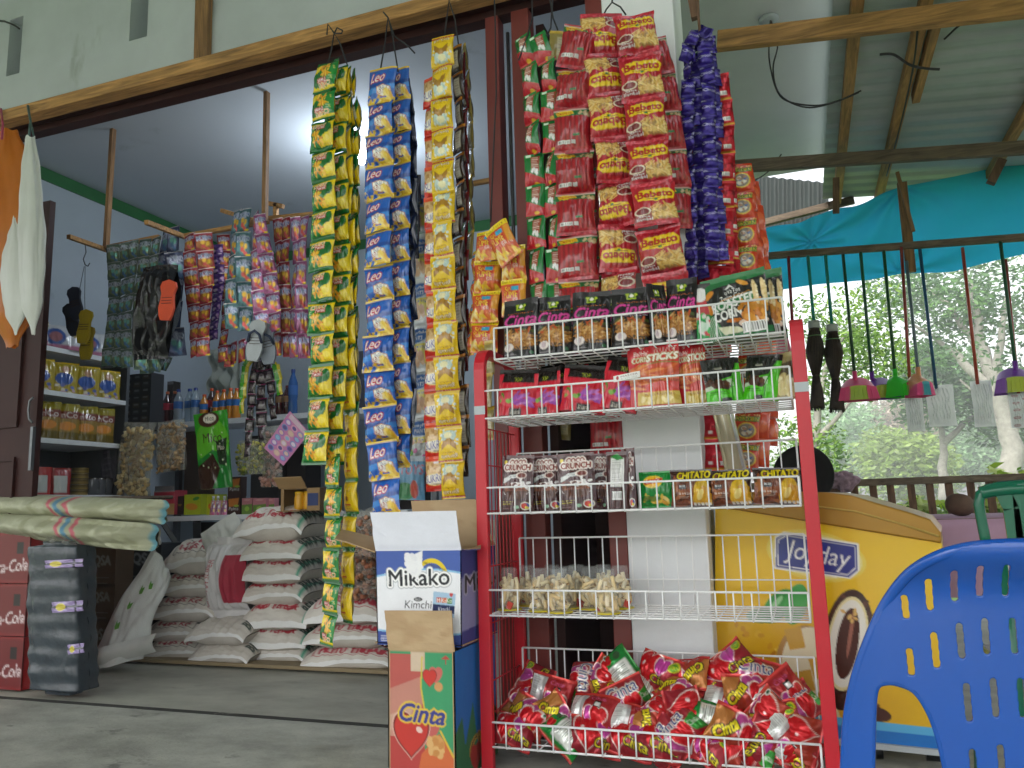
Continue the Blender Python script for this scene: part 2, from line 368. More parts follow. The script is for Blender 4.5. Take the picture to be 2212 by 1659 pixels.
def vnoise(x, y, seed, oct=3):
    """cheap smooth value noise on arrays"""
    r = np.zeros_like(x); amp = 1.; rs = np.random.RandomState(seed); T = rs.uniform(-1, 1, (64, 64))
    for o in range(oct):
        xi = np.floor(x).astype(int); yi = np.floor(y).astype(int); fx = x-xi; fy = y-yi
        fx = fx*fx*(3-2*fx); fy = fy*fy*(3-2*fy); g = lambda a, b: T[a % 64, b % 64]
        r += amp*((g(xi, yi)*(1-fx)+g(xi+1, yi)*fx)*(1-fy)+(g(xi, yi+1)*(1-fx)+g(xi+1, yi+1)*fx)*fy)
        x = x*2.1+17.3; y = y*2.1+5.7; amp *= .5
    return r
def pack(name, Wd, H, T, art, m, back='909090', kind='pillow', seal=.08, org='top', seed=0, crumple=.10, pinch=.05):
    """bag of film: front faces -y; printed colours ride on the surface"""
    A = art if isinstance(art, np.ndarray) else art.out()
    nv, nu = A.shape[:2]
    seed0 = seed
    def surf(nu, nv, sgn, seed):
        u, v = np.meshgrid(np.linspace(-1, 1, nu), np.linspace(0, 1, nv))
        if kind == 'sack': v = 1-(1-v)**2
        if kind == 'pillow':
            s = np.clip((v-seal)/(1-2*seal), 0, 1); pr = np.sin(np.pi*s)**.62; wx = 1-pinch*np.sin(np.pi*s)**.8
            edge = np.exp(-(np.minimum(s, 1-s)/.22)**2)
        elif kind == 'stand':
            s = np.clip((v-seal)/(1-seal), 0, 1); pr = np.sin(np.pi*np.clip(s*.56, 0, 1))**.8; wx = 1-pinch*.4*np.sin(np.pi*np.clip(s, 0, 1)); edge = np.exp(-(s/.25)**2)*.8+.25
        else:   # sack
            s = v; pr = (1-np.abs(2*s-1)**5)**.6; wx = 1-pinch*np.sin(np.pi*s); edge = np.exp(-(np.minimum(s, 1-s)/.2)**2)
        cr = (1-np.abs(u)**(3.6 if kind == 'sack' else 2.6))**.7
        y = T/2*pr*cr
        x = u*Wd/2*wx; z = (.5-v)*H
        n1 = vnoise(u*3.2+seed, v*2.2+seed*.7, 11+seed); n2 = 1-np.abs(vnoise(u*6+3, v*1.6+seed, 23+seed, 2))*2
        rad = np.sin(u*19+n1*2.5+seed)*edge
        msk = np.clip(pr*1.6, .12, 1)
        y = y+T*crumple*msk*(n1*.55+n2*.35)*np.where(kind == 'pillow', 1, 1)+T*crumple*.45*rad*np.clip(pr*2.5, .05, 1)*cr
        y = np.maximum(y, .0004)
        y += (vnoise(u*1.5+seed0, u*0+seed0*.31, 31+seed0, 1)*.25*T*(1-np.clip(pr*1.5, 0, 1)))*sgn
        x = x+Wd*.015*vnoise(v*4+seed0, v*0+seed0*1.7, 41+seed0, 2)*np.sign(u)*np.abs(u)
        yo = -sgn*y
        if kind == 'sack': yo = yo+T*.26*(1-pr)
        return np.stack([x, yo, z], 2)
    f = surf(nu, nv, 1, seed)
    bu, bv = max(8, nu//3), max(8, nv//3)
    b = surf(bu, bv, -1, seed+5)
    if isinstance(back, str): bc = np.empty((bv, bu, 3)); bc[:] = lin(back)
    else:
        B = back if isinstance(back, np.ndarray) else back.out()
        b = surf(B.shape[1], B.shape[0], -1, seed+5); bc = B[:, ::-1]
    dz = {'top': -H/2, 'bottom': H/2, 'mid': 0}[org]
    f[..., 2] += dz; b[..., 2] += dz
    parts = [(f, A, False), (b, bc, True)]
    if kind == 'stand':       # gusset floor
        fb = f[-1]; bb = np.stack([np.interp(np.linspace(0, 1, nu), np.linspace(0, 1, b.shape[1]), b[-1, :, k]) for k in range(3)], 1)
        parts.append((np.stack([fb, bb]), np.stack([A[-1], A[-1]]), False))
    return gridmesh(name, parts, m)
def panel(name, corners, art, m, jig=0., thick=.003, backcol='a58a68'):
    """flat printed sheet: corners TL,TR,BR,BL (front seen with TL at left)"""
    A = art if isinstance(art, np.ndarray) else art.out(); nv, nu = A.shape[:2]
    tl, tr, br, bl = [np.array(c, float) for c in corners]
    u, v = np.meshgrid(np.linspace(0, 1, nu), np.linspace(0, 1, nv)); u = u[..., None]; v = v[..., None]
    P = (tl*(1-u)+tr*u)*(1-v)+(bl*(1-u)+br*u)*v
    n = np.cross(tr-tl, bl-tl); n = n/np.linalg.norm(n)     # points into the thing
    if jig: P = P+n*(vnoise(u[..., 0]*3, v[..., 0]*3, 5)*jig)[..., None]
    B = P[::max(1, nv-1), ::max(1, nu-1)] if not jig else P
    bc = np.empty(B.shape); bc[:] = lin(backcol)
    rim = np.concatenate([P[0], P[1:, -1], P[-1, ::-1][1:], P[::-1, 0][1:]]); rc = np.concatenate([A[0], A[1:, -1], A[-1, ::-1][1:], A[::-1, 0][1:]])
    me = gridmesh(name, [(P, A, False), (B+n*thick, bc, True), (np.stack([rim, rim+n*thick]), np.stack([rc, rc]), True)], m)
    b = bmesh.new(); b.from_mesh(me); bmesh.ops.remove_doubles(b, verts=b.verts, dist=1e-5); b.to_mesh(me); b.free()
    for p in me.polygons: p.use_smooth = False
    return me
# ---------------------------------------------------------------- hanging strips of packs
def resample(P, n):
    P = [Vector(p) for p in P]; d = [0]
    for a, b in zip(P[:-1], P[1:]): d.append(d[-1]+(b-a).length)
    out = []
    for i in range(n+1):
        t = d[-1]*i/n
        for j in range(len(P)-1):
            if t <= d[j+1]+1e-9: out.append(P[j].lerp(P[j+1], (t-d[j])/max(1e-9, d[j+1]-d[j]))); break
        else: out.append(P[-1])
    return out
def strip(label, cat, group, meshes, size, path, Y, n, wd=None, yaw=0., flips=None, jy=.17, jt=.09, name='packet_strip', part='packet', twist=0., dy=None, rnd=None):
    """path: points (px,py) of the photo laid on the plane y=Y; size=(W,H) of the mesh"""
    r = random.Random(zlib.crc32(label.encode())+n if rnd is None else rnd)
    P = [at(p[0], p[1], Y=Y+(dy[i] if dy else 0)) for i, p in enumerate(path)]
    Q = resample(P, n); root = thing(name, label, cat, Q[0], 0, group)
    for i in range(n):
        a, b = Q[i], Q[i+1]; d = (b-a); L = d.length; zx = -d.normalized()
        yw = yaw+r.uniform(-jy, jy)+twist*i
        xx = Vector((math.cos(yw), math.sin(yw), 0)); xx = (xx-zx*xx.dot(zx)).normalized(); yy = zx.cross(xx)
        R = Matrix((xx, yy, zx)).transposed()
        fl = flips[i % len(flips)] if flips else 0
        if fl: R = R@Matrix.Rotation(math.pi, 3, 'Y')     # packet hanging upside down
        tlt = Matrix.Rotation(r.uniform(-jt, jt), 3, 'X'); R = R@tlt
        me = meshes[r.randrange(len(meshes))] if not callable(meshes) else meshes(i)
        sc = ((wd or size[0])/size[0], (wd or size[0])/size[0], L*1.02/size[1])
        sc = (sc[0]*r.uniform(.95, 1.05), sc[1]*r.uniform(.75, 1.35), sc[2]*r.uniform(.98, 1.06)); loc = (b if fl else a)-root.location+Vector((r.uniform(-1, 1), r.uniform(-1, 1), 0))*.004
        link(part, me, root, loc, R, sc)
    return root
# ---------------------------------------------------------------- artwork of each kind of packet
PUFF = ['f2b21a', 'e89a10', 'ffd24a', 'd98a14', 'f7c640']
FRY = ['e6bf6a', 'd9a44a', 'f0d088', 'c98f3a', 'e9c77a']
NUT = ['d8b079', 'c79a5e', 'e8c893', 'b98a52', 'dfbd8a']
def art_chiki():
    c = Cv(44, 42, '0f7c2e', 1.05)
    c.ell(.95, .3, .26, .28, 'f4d60a'); c.ell(.74, .34, .22, .22, '0b6a28'); c.ell(.92, .78, .36, .26, 'f4d60a'); c.poly([(.4, .93), (1, .55), (1, 1), (.4, 1)], 'f4d60a'); c.ell(.12, .5, .3, .2, '1a8c34', .4)
    c.rect(0, 0, 1, .08, '0a6428'); c.rect(0, .08, 1, .14, 'f4d60a'); c.rect(0, .88, 1, 1, '0a6428')
    for a in range(6): c.ell(.3+.03*a, .52, .035, .15, PUFF[a % 5], -1.2+a*.42)      # fan of yellow puffs
    c.bits(22, .22, .56, .66, .82, PUFF, .06, .035); c.ell(.8, .68, .12, .09, 'f9e048'); c.bits(5, .06, .3, .16, .8, ['f0e060'], .02, .02)
    c.text('CHIKI', .16, .14, .7, .265, 'e8801b', .2, .02, -.06, 'fff2d0', .012); c.text('Twist', .34, .25, .72, .36, 'ffffff', .15, .02, -.05, 'c02818', .018)
    c.lines(.1, .32, .24, .44, 4, 'bfe0b0'); c.text('60000', .66, .82, .9, .865, 'a8780a'); return c
def art_chikiback():
    c = Cv(26, 36, 'f0ce08', .8); c.rect(0, 0, 1, .1, '0a6a28'); c.rect(0, .9, 1, 1, '0a6a28')
    c.lines(.28, .2, .72, .42, 6, 'c9a20a'); c.ell(.5, .55, .1, .08, 'd08a10'); c.poly([(.44, .6), (.5, .44), (.56, .6)], '5a3a16'); c.rect(.3, .7, .7, .74, 'c83020'); c.lines(.3, .77, .7, .84, 2, 'b89010'); return c
def art_chikidark():
    c = Cv(26, 36, 'f0ce08', .8); c.poly([(0, 0), (1, 0), (1, .35), (.3, 1), (0, 1)], '0c6e2c'); c.rect(0, 0, 1, .1, '0a6a28'); c.rect(0, .9, 1, 1, '0a6a28'); c.rect(.45, .3, .8, .7, 'd9d9c8'); c.lines(.48, .33, .78, .68, 9, '8a8a7a'); return c
def art_leo():
    c = Cv(42, 42, '1a5fc0', 1.05)
    c.ell(.3, .62, .9, .1, '2f86dc', -.1); c.ell(.35, .5, .8, .07, '1248a0', -.1); c.rect(0, 0, 1, .06, 'e8c22a'); c.rect(0, .06, 1, .1, '1a4aa0')
    c.rect(0, .86, 1, 1, 'e8c22a'); c.bits(18, .05, .82, .95, .97, ['f2d254', 'd9ab20', '1a5fc0', 'f6df7a'], .1, .05)
    c.text('Leo', .12, .16, .66, .42, 'f6f6f8', .35, .03, -.08, 'c01c34', .025); 
    c.poly([(.38, .56), (.62, .5), (.88, .58), (.9, .76), (.62, .84), (.4, .76)], 'c8781a'); c.poly([(.4, .57), (.62, .52), (.86, .59), (.87, .74), (.62, .81), (.42, .75)], 'f4f2ea')
    c.text('SNACK', .47, .54, .8, .64, '1c2c78', .1, .02, -.05); c.text('KENTANG', .43, .64, .86, .75, 'a01c2c', .1, .02, -.05)
    c.bits(8, .68, .7, .95, .84, ['f2cf4e', 'e0b030', 'f8e08a'], .1, .06); return c
def art_leoback():
    c = Cv(24, 34, '101c3c', .8); c.rect(0, 0, 1, .07, '08102a'); c.rect(0, .9, 1, 1, '0c1430'); c.lines(.2, .3, .8, .7, 7, '3a4c7a'); c.rect(.2, .74, .6, .84, '8a94a8'); c.text('POTATO', .2, .14, .75, .22, '9a8a40'); return c
def art_garuda():
    c = Cv(36, 42, 'ecc60c', .85); c.rect(0, 0, 1, .05, 'd9b208'); c.rect(0, .05, 1, .1, 'b03a1c'); c.rect(0, .93, 1, 1, 'd9b208')
    c.text('Lebih Enak Lebih Renyah', .05, .058, .95, .092, 'f4d8a8')
    c.text('garuda', .16, .13, .84, .25, 'fbf6e2', .15, .03, 0, 'b8860a', .014); c.text('Kacang Atom', .25, .26, .75, .305, '9a3a14')
    c.ell(.5, .74, .3, .17, 'bcd2cc'); c.bits(26, .14, .5, .9, .92, ['dfeae6', 'e8f0ea', 'c4d8d2'], .045, .038)
    for sx in (-1, 1):                                # spread-winged bird emblem
        c.poly([(.5, .6), (.5+sx*.06, .5), (.5+sx*.32, .35), (.5+sx*.3, .46), (.5+sx*.33, .5), (.5+sx*.25, .55), (.5+sx*.25, .61), (.5+sx*.14, .63), (.5+sx*.05, .7)], 'a8781a')
    c.ell(.5, .6, .08, .1, 'b5842a'); c.ell(.54, .77, .16, .09, 'f6efc0'); return c
def art_sukro():
    c = Cv(30, 42, 'd8301c', .75); c.rect(0, 0, 1, .16, 'e8522e'); c.rect(0, .16, 1, .5, NUT[0]); c.bits(60, 0, .18, 1, .5, NUT, .1, .05); c.rect(.5, .16, .95, .22, 'f2e6ea')
    c.ell(.52, .66, .5, .17, 'f2d98a'); c.ell(.52, .66, .46, .145, 'f8f0e0'); c.text('SUKRO', .05, .52, 1.02, .73, '3a2a98', .15, .04, -.08, 'f8f6f4', .015); c.rect(.45, .77, .95, .8, '6a5420')
    c.rect(0, .9, 1, 1, 'c02414'); return c
def art_darkback(cc='2a1810', lab='c8c4b6', band='c07a1c'):
    c = Cv(20, 30, cc, .8); c.rect(0, .02, 1, .12, band); c.rect(.35, .25, .8, .82, lab); c.lines(.4, .3, .76, .78, 9, '7a766a'); return c
def art_beb():
    c = Cv(52, 58, 'b81828', .92); c.rect(0, 0, 1, .09, 'c02434'); c.bits(24, 0, .0, 1, .1, ['d8485a', 'a01424', 'c83044'], .06, .02)
    for k in range(7): c.rect(.08+.13*k, .1, .12+.13*k, .6, 'a01424', .5)
    c.text('Mister', .3, .13, .7, .21, 'c84a58', .2, .03, -.03, '8a1420', .012)
    c.poly([(.06, .28), (.2, .2), (.86, .2), (.98, .29), (.94, .44), (.64, .47), (.55, .5), (.46, .47), (.12, .44)], 'f0cc1c'); c.text('Bebeto', .12, .24, .92, .39, 'c4221c', .0, .04, 0, '8a1a10', .008); c.lines(.3, .41, .75, .435, 1, '9a6a10', .9); c.ell(.53, .45, .05, .02, '2a7a2a')
    c.poly([(.35, .66), (.8, .56), (1, .64), (1, .87), (.3, .87)], 'a8804a'); c.bits(44, .46, .58, 1, .82, FRY, .14, .016, 2)
    c.poly([(0, .72), (.4, .62), (.4, .87), (0, .87)], '8a2020'); c.ell(.2, .68, .19, .085, 'e8dcc4'); c.ell(.2, .68, .155, .066, '7a1418'); c.text('Saos', .1, .76, .36, .805, 'e8e8ec', 0, .02); c.text('Sambal', .06, .81, .42, .86, 'e8e8ec', 0, .02)
    c.rect(0, .875, 1, 1, 'b01c2e'); c.bits(24, 0, .88, 1, 1, ['d8485a', 'a01424', 'c83044'], .05, .02); return c
def art_bebback():
    c = Cv(46, 54, 'b01a26', .88)
    for k in range(8): c.rect(.03+.125*k, .2, .09+.125*k, .85, '84101c', .75)
    c.rect(0, 0, 1, .05, 'a81a28'); c.rect(0, .05, 1, .2, '1d6a34'); c.poly([(0, .05), (1, .05), (1, .075), (0, .075)], 'c8a8a0'); c.bits(8, .7, .12, .98, .2, ['c8b48a', 'b89a6a'], .06, .03)
    c.poly([(.06, .1), (.2, .06), (.5, .08), (.54, .16), (.3, .2), (.1, .18)], 'e8c41c'); c.text('Bebeto', .1, .09, .5, .16, 'c02018', 0, .04)
    c.bars(.1, .72, .42, .8); c.rect(.46, .72, .56, .8, 'd0ccd0'); c.rect(.5, .6, .68, .65, '2a7a44'); c.rect(0, .9, 1, 1, 'a81c2a'); c.bits(16, 0, .88, 1, 1, ['c83c4c', '8c1420'], .06, .02); return c
def art_twist():
    c = Cv(30, 40, '127a34', .8); c.poly([(0, .5), (1, .78), (1, 1), (0, .95)], 'c41f2e'); c.poly([(.35, .1), (.8, .1), (.75, .55), (.4, .5)], 'a84a34'); c.lines(.4, .14, .74, .46, 6, 'f0e6d8'); c.bits(6, .42, .45, .75, .62, ['f2f2f2'], .07, .05); c.rect(.1, .02, .35, .1, 'd8f0d8'); c.ell(.6, .9, .12, .05, 'e0b020'); return c
def art_yum():
    c = Cv(34, 34, 'd4572a', 1.0); c.rect(0, 0, 1, .14, 'f0d41a'); c.text('Beli 10 extra 1', .06, .035, .94, .1, '8a5a10', .2, .02); c.text('So', .16, .2, .4, .36, 'f8e23a', .1, .05, -.06, 'c81e24', .02); c.text('YUMIE', .12, .35, .68, .53, 'f8e23a', .1, .05, -.06, 'c81e24', .025); c.rect(.42, .2, .72, .33, '3aa6cc'); c.text('GELAS', .5, .54, .92, .64, 'f6efe0', 0, .03)
    c.bits(26, .05, .68, .95, .96, ['f0c83a', 'e8a83a', 'f2d890', 'e07a3a'], .1, .06); c.rect(.78, .16, .98, .6, 'e8a030'); return c
def art_purple():
    c = Cv(14, 26, '2a1c70', .5); c.bits(26, 0, 0, 1, 1, ['3a2894', '1e1450', '4a3c9a', '8a88a8', '2c2078', '18124a', '5a5a6a'], .2, .1); c.text('Choco', .1, .4, .9, .52, 'd8d8ea', 0, .02); return c
def art_redfoil():
    c = Cv(28, 38, 'b81428', .75); c.rect(0, 0, 1, .1, 'c42a30'); c.rect(0, .88, 1, .94, 'c89a2a'); c.rect(.15, .68, .3, .78, 'e8e0e0'); c.bars(.55, .68, .85, .8, 8); c.bits(14, .1, .2, .9, .6, ['d02a40', '8c0c1c'], .16, .07); return c
def art_orange():
    c = Cv(28, 38, 'd6411c', .8); c.rect(0, 0, 1, .08, 'c23016'); c.bits(12, 0, .02, 1, .08, ['e8c86a'], .04, .02); c.text('POPCORN', .06, .11, .94, .24, 'f0c83a', 0, .04, 0, '1f7a3a', .02); c.ell(.5, .55, .38, .26, 'e8c84a'); c.ell(.5, .55, .32, .22, '8a8278'); c.bits(16, .3, .42, .7, .7, ['d8d0c4', '4a6aa0', 'b08a70', 'e8e0d0'], .08, .05); c.rect(0, .9, 1, 1, 'c23016'); return c
def art_orangeplain():
    c = Cv(12, 20, 'd8441c', .6); c.ell(.4, .5, .3, .2, 'e86a3a'); c.rect(0, .9, 1, 1, 'b83414'); return c
def art_cinta():
    c = Cv(50, 76, '141014', .62); c.rect(0, 0, 1, .06, '1d181c'); c.text('TOP', .36, .1, .64, .165, 'dce03a', 0, .05, 0, '4a7a1a', .012); c.ell(.5, .13, .05, .03, 'f4f0e8'); c.rect(.38, .17, .62, .2, '9ab42a'); c.text('Makanan Ringan Stik Rasa Bawang', .14, .235, .88, .262, 'd06a24', .2)
    c.text('Cinta', .08, .27, .95, .455, 'd43f96', .25, .05, -.02); c.text('Camilan Enak, Gurih dan Renyah', .3, .465, .9, .49, 'd8c8d4', .2)
    c.poly([(.1, .62), (.5, .5), (.95, .55), (.9, .84), (.3, .88), (.12, .78)], '4a3420'); c.bits(70, .16, .55, .92, .8, ['b8803c', 'c8924a', '9a6428', 'd8ac6a', 'a8702c'], .15, .016, 2.4); c.bits(10, .1, .52, .9, .6, ['4a5a2a', 'c8551f'], .08, .02)
    c.ell(.24, .82, .14, .07, 'e8dcd8'); c.ell(.22, .81, .06, .05, 'c8b4bc'); c.text('BAWANG', .55, .84, .82, .87, 'c88a3a'); c.lines(.1, .92, .5, .96, 2, '8a8488'); c.ell(.85, .92, .05, .03, '3a6a4a'); return c
def art_corn():
    c = Cv(80, 76, '1c1e1c', 1.05); c.rect(0, 0, 1, .1, '2d7a44'); c.poly([(0, .1), (1, .1), (1, .12), (.2, .17), (0, .3)], '2a6e40'); c.poly([(.0, .3), (.0, 1), (.35, 1), (.14, .6)], '2f7f46'); c.rect(0, .9, 1, 1, '1f6a3a')
    c.text('oVaTos', .36, .24, .6, .31, 'f0f0ec', 0, .03, -.1); c.poly([(.36, .24), (.44, .16), (.52, .24), (.46, .21)], 'e8e8e8'); c.text('Twist Corn', .28, .32, .68, .41, 'f2f2ee', 0, .04, -.12)
    c.poly([(.2, .46), (.8, .33), (.82, .45), (.22, .58)], '267a40'); c.text('ROASTED', .14, .385, .84, .525, 'f4f4f0', 0, .04, -.13); c.text('CORN', .16, .56, .58, .7, 'f4f4f0', 0, .04, -.13); c.line([(.28, .41), (.74, .32)], .006, 'c88a2a')
    c.ell(.12, .27, .045, .09, 'd88a2a', .9); c.ell(.64, .17, .1, .035, 'dd9a3a', .5); c.ell(.1, .5, .04, .09, 'd88a2a', -.4); c.bits(12, .6, .5, .98, .62, ['d08a2a', 'e0a040', 'c07a20'], .1, .035); c.ell(.46, .74, .12, .03, 'c8701c')
    for x in (.82, .95): c.ell(x, .36, .04, .2, 'e8cf9a', -.15); c.bits(14, x-.04, .22, x+.04, .5, ['d8b878', 'f4e4bc'], .015, .012)
    c.ell(.74, .8, .22, .07, 'efd6c4'); c.bits(16, .6, .66, .92, .78, ['d8862a', 'e8a040', 'c4741c'], .08, .04)
    for i in range(6): c.line([(.01+.03*i, .62), (.08+.035*i, 1)], .005, 'c8ddc8')
    c.poly([(.3, .94), (.2, .8), (.5, .84), (.62, .92)], 'd8d8b8'); c.bars(.56, .8, .9, .96, 18); return c
def art_redpouch():
    c = Cv(56, 48, 'cf1f36', 1.15); c.rect(0, 0, 1, .3, '17110f'); c.poly([(0, .12), (.12, .1), (.1, .45), (0, .5)], 'd8283c'); c.poly([(.88, .1), (1, .12), (1, .5), (.92, .45)], 'd8283c'); c.text('TOP', .4, .2, .6, .28, 'b8c83a', 0, .05)
    c.ell(.5, .66, .42, .16, 'e86a7a', 0, .6); c.bits(12, .5, .56, .92, .76, ['b060c0', 'c47ad0', '9a4aac', 'd490dc'], .17, .035, 1.6); c.bits(8, .1, .56, .4, .72, ['5a9a3a', '8abc5a', 'e86a6a', 'f0c0a8'], .07, .05); c.rect(.38, .84, .68, 1, '18100f'); c.text('Extra', .42, .88, .64, .96, 'd8d0c0', .2, .03); return c
def art_sticks():
    c = Cv(56, 80, 'c81f2a', .68); c.rect(0, 0, 1, .03, 'e8e0dc'); c.text('BaliHai', .14, .16, .42, .23, 'f2e8e0', .2, .02); c.text('☆', .26, .07, .36, .13, 'f0e8d8', 0, .02)
    c.text('パリパイ', .52, .12, .94, .21, 'f2eadc', .1, .03, -.08); c.text('CORN', .1, .25, .42, .33, 'f4f0e4', .2, .05, -.08, 'a08a2a', .008); c.text('STICKS', .38, .215, .98, .315, 'f4f0e4', .25, .06, -.06, 'a08a2a', .008)
    c.ell(.6, .5, .7, .16, '8f7a34', -.06); c.ell(.6, .52, .7, .16, 'c8452c', -.06); c.bits(60, .1, .42, 1, .72, ['d86a34', 'c85424', 'e08a4a', 'b84420'], .22, .022, 1.4); c.ell(.75, .72, .4, .09, 'd43a30'); c.text('BALADO', .5, .55, .85, .59, 'f0d8a0')
    c.rect(.2, .78, 1, .97, 'd8bc5a'); c.bits(10, .3, .8, .95, .95, ['f2e0a0', 'c8a840'], .1, .03); c.text('RASA BALADO', .35, .8, .9, .84, '9a4a20'); c.rect(0, .97, 1, 1, 'b81c24'); return c
def art_greenp():
    c = Cv(52, 56, '12150f', 1.0); c.poly([(0, .55), (.7, .45), (.86, .16), (1, .14), (1, 1), (0, 1)], '4fc41c'); c.poly([(0, .52), (.72, .5), (.7, .66), (0, .72)], 'c8d4c0'); c.bits(12, .08, .52, .6, .68, ['4a2a1a', '5c3820', '3a2014'], .14, .05, 1.2); c.line([(.88, .16), (.66, .62), (.62, 1)], .02, '2f8a10'); c.lines(.1, .76, .6, .86, 2, '1c3a10'); c.rect(.35, .9, .6, 1, '14180f'); c.rect(.3, .22, .5, .27, '8a8a7a'); return c
def art_goldp():
    c = Cv(44, 56, '8a7c4c', .8); c.rect(0, 0, 1, .12, '9a8c5a'); c.text('TOP', .4, .1, .62, .17, 'c8b87a', 0, .04); c.poly([(0, .35), (1, .2), (1, .55), (0, .8)], '4a3c22'); c.bits(16, .3, .5, 1, .95, ['d8c890', 'c0ac70', 'e4d8a8'], .18, .08); c.bits(8, .1, .22, .6, .36, ['c8a030', '6a8a3a'], .1, .04); return c
def art_coco():
    c = Cv(54, 84, '44181c', .6); c.rect(0, 0, 1, .035, '5a2428'); c.ell(.14, .13, .05, .035, 'e8d23a')
    c.text('COCO', .27, .09, .74, .175, '8a3a30', 0, .06, 0, 'f2e6e0', .022); c.text('CRUNCH', .12, .175, .9, .275, '8a3a30', 0, .06, 0, 'f2e6e0', .022)
    c.poly([(.08, .5), (.1, .42), (.3, .36), (.62, .34), (.62, .4), (.34, .42), (.12, .5)], 'dcdfe0'); c.text('Nikmatnya Langsung', .16, .375, .58, .40, '3a3a3e', .1, .0, -.07)
    c.ell(.66, .37, .16, .06, 'e6d4cc'); c.ell(.67, .37, .12, .042, '7a3c36'); c.poly([(.62, .42), (.7, .42), (.68, .5), (.64, .5)], 'f2eeee')
    c.ell(.5, .63, .4, .14, 'efe6e4'); c.bits(46, .16, .52, .85, .68, ['7a4030', '8f523c', '5a2a22', 'a0664a'], .075, .045); c.bits(10, .5, .48, .9, .58, ['f4f0f0'], .07, .02); c.poly([(.1, .64), (.9, .64), (.75, .78), (.25, .78)], '5a3224')
    c.text('dengan susu', .1, .815, .44, .84, 'd8cc3a'); c.text('dan Vitamin', .1, .85, .4, .875, 'd8cc3a'); c.lines(.1, .9, .4, .96, 4, '8a6a6a'); c.ell(.8, .9, .14, .07, 'e8e0d0'); c.ell(.8, .9, .11, .055, '2a4a9a'); c.ell(.78, .9, .08, .05, 'c83a28'); c.ell(.84, .93, .05, .025, 'd8c43a'); c.ell(.55, .92, .06, .03, '9ac8a8'); return c
def art_cocoback():
    c = Cv(40, 70, '44181c', .6); c.rect(.22, .12, .8, .62, 'e4e4e2'); c.lines(.28, .16, .74, .58, 18, '9a9a98'); c.poly([(.2, .1), (.5, .04), (.78, .14), (.5, .16)], '2a8a3a'); c.bars(.3, .7, .72, .84, 14); return c
def art_lays():
    c = Cv(52, 52, '0f8a38', 1.1); c.ell(.4, .3, .26, .17, 'e2c83a'); c.ell(.4, .3, .22, .13, 'f0b41c'); c.poly([(.16, .26), (.64, .2), (.64, .32), (.18, .38)], 'c42418'); c.text("Lay's", .22, .21, .58, .36, 'f6f2ea', .2, .04, -.08); c.bits(12, .2, .7, .8, .86, ['e2b84a', 'ecd080', 'd09a30'], .12, .05); c.ell(.3, .75, .3, .08, '0a5a24', 0, .5); return c
def art_chit():
    c = Cv(60, 56, '3a1f16', 1.15); c.rect(0, 0, 1, .05, '2a1510'); c.ell(.4, .62, .5, .3, '7a4026', -.4); c.bits(22, .1, .3, .55, .85, ['8a4a2c', '6a3420', 'a06038', '4a2416'], .16, .05)
    c.text('CHITATO', .18, .07, .95, .26, 'e8d41a', .1, .05, -.05, '1c1410', .014);
    c.ell(.76, .6, .2, .32, 'e2b81c'); c.bits(10, .56, .42, .96, .9, ['f2d054', 'e0b030', 'f6e08a', 'd09a20'], .13, .09); c.rect(.2, .42, .38, .54, '20242c'); c.text('BEEF', .22, .43, .36, .48, 'f2f2f2', 0, .03); c.text('SAPI PANGGANG', .2, .62, .5, .68, 'f0e6dc', 0, .03); c.lines(.2, .72, .46, .78, 2, 'c8b0a0')
    for k in range(5): c.rect(.55+.085*k, .88, .61+.085*k, .95, 'e6e2da')
    return c
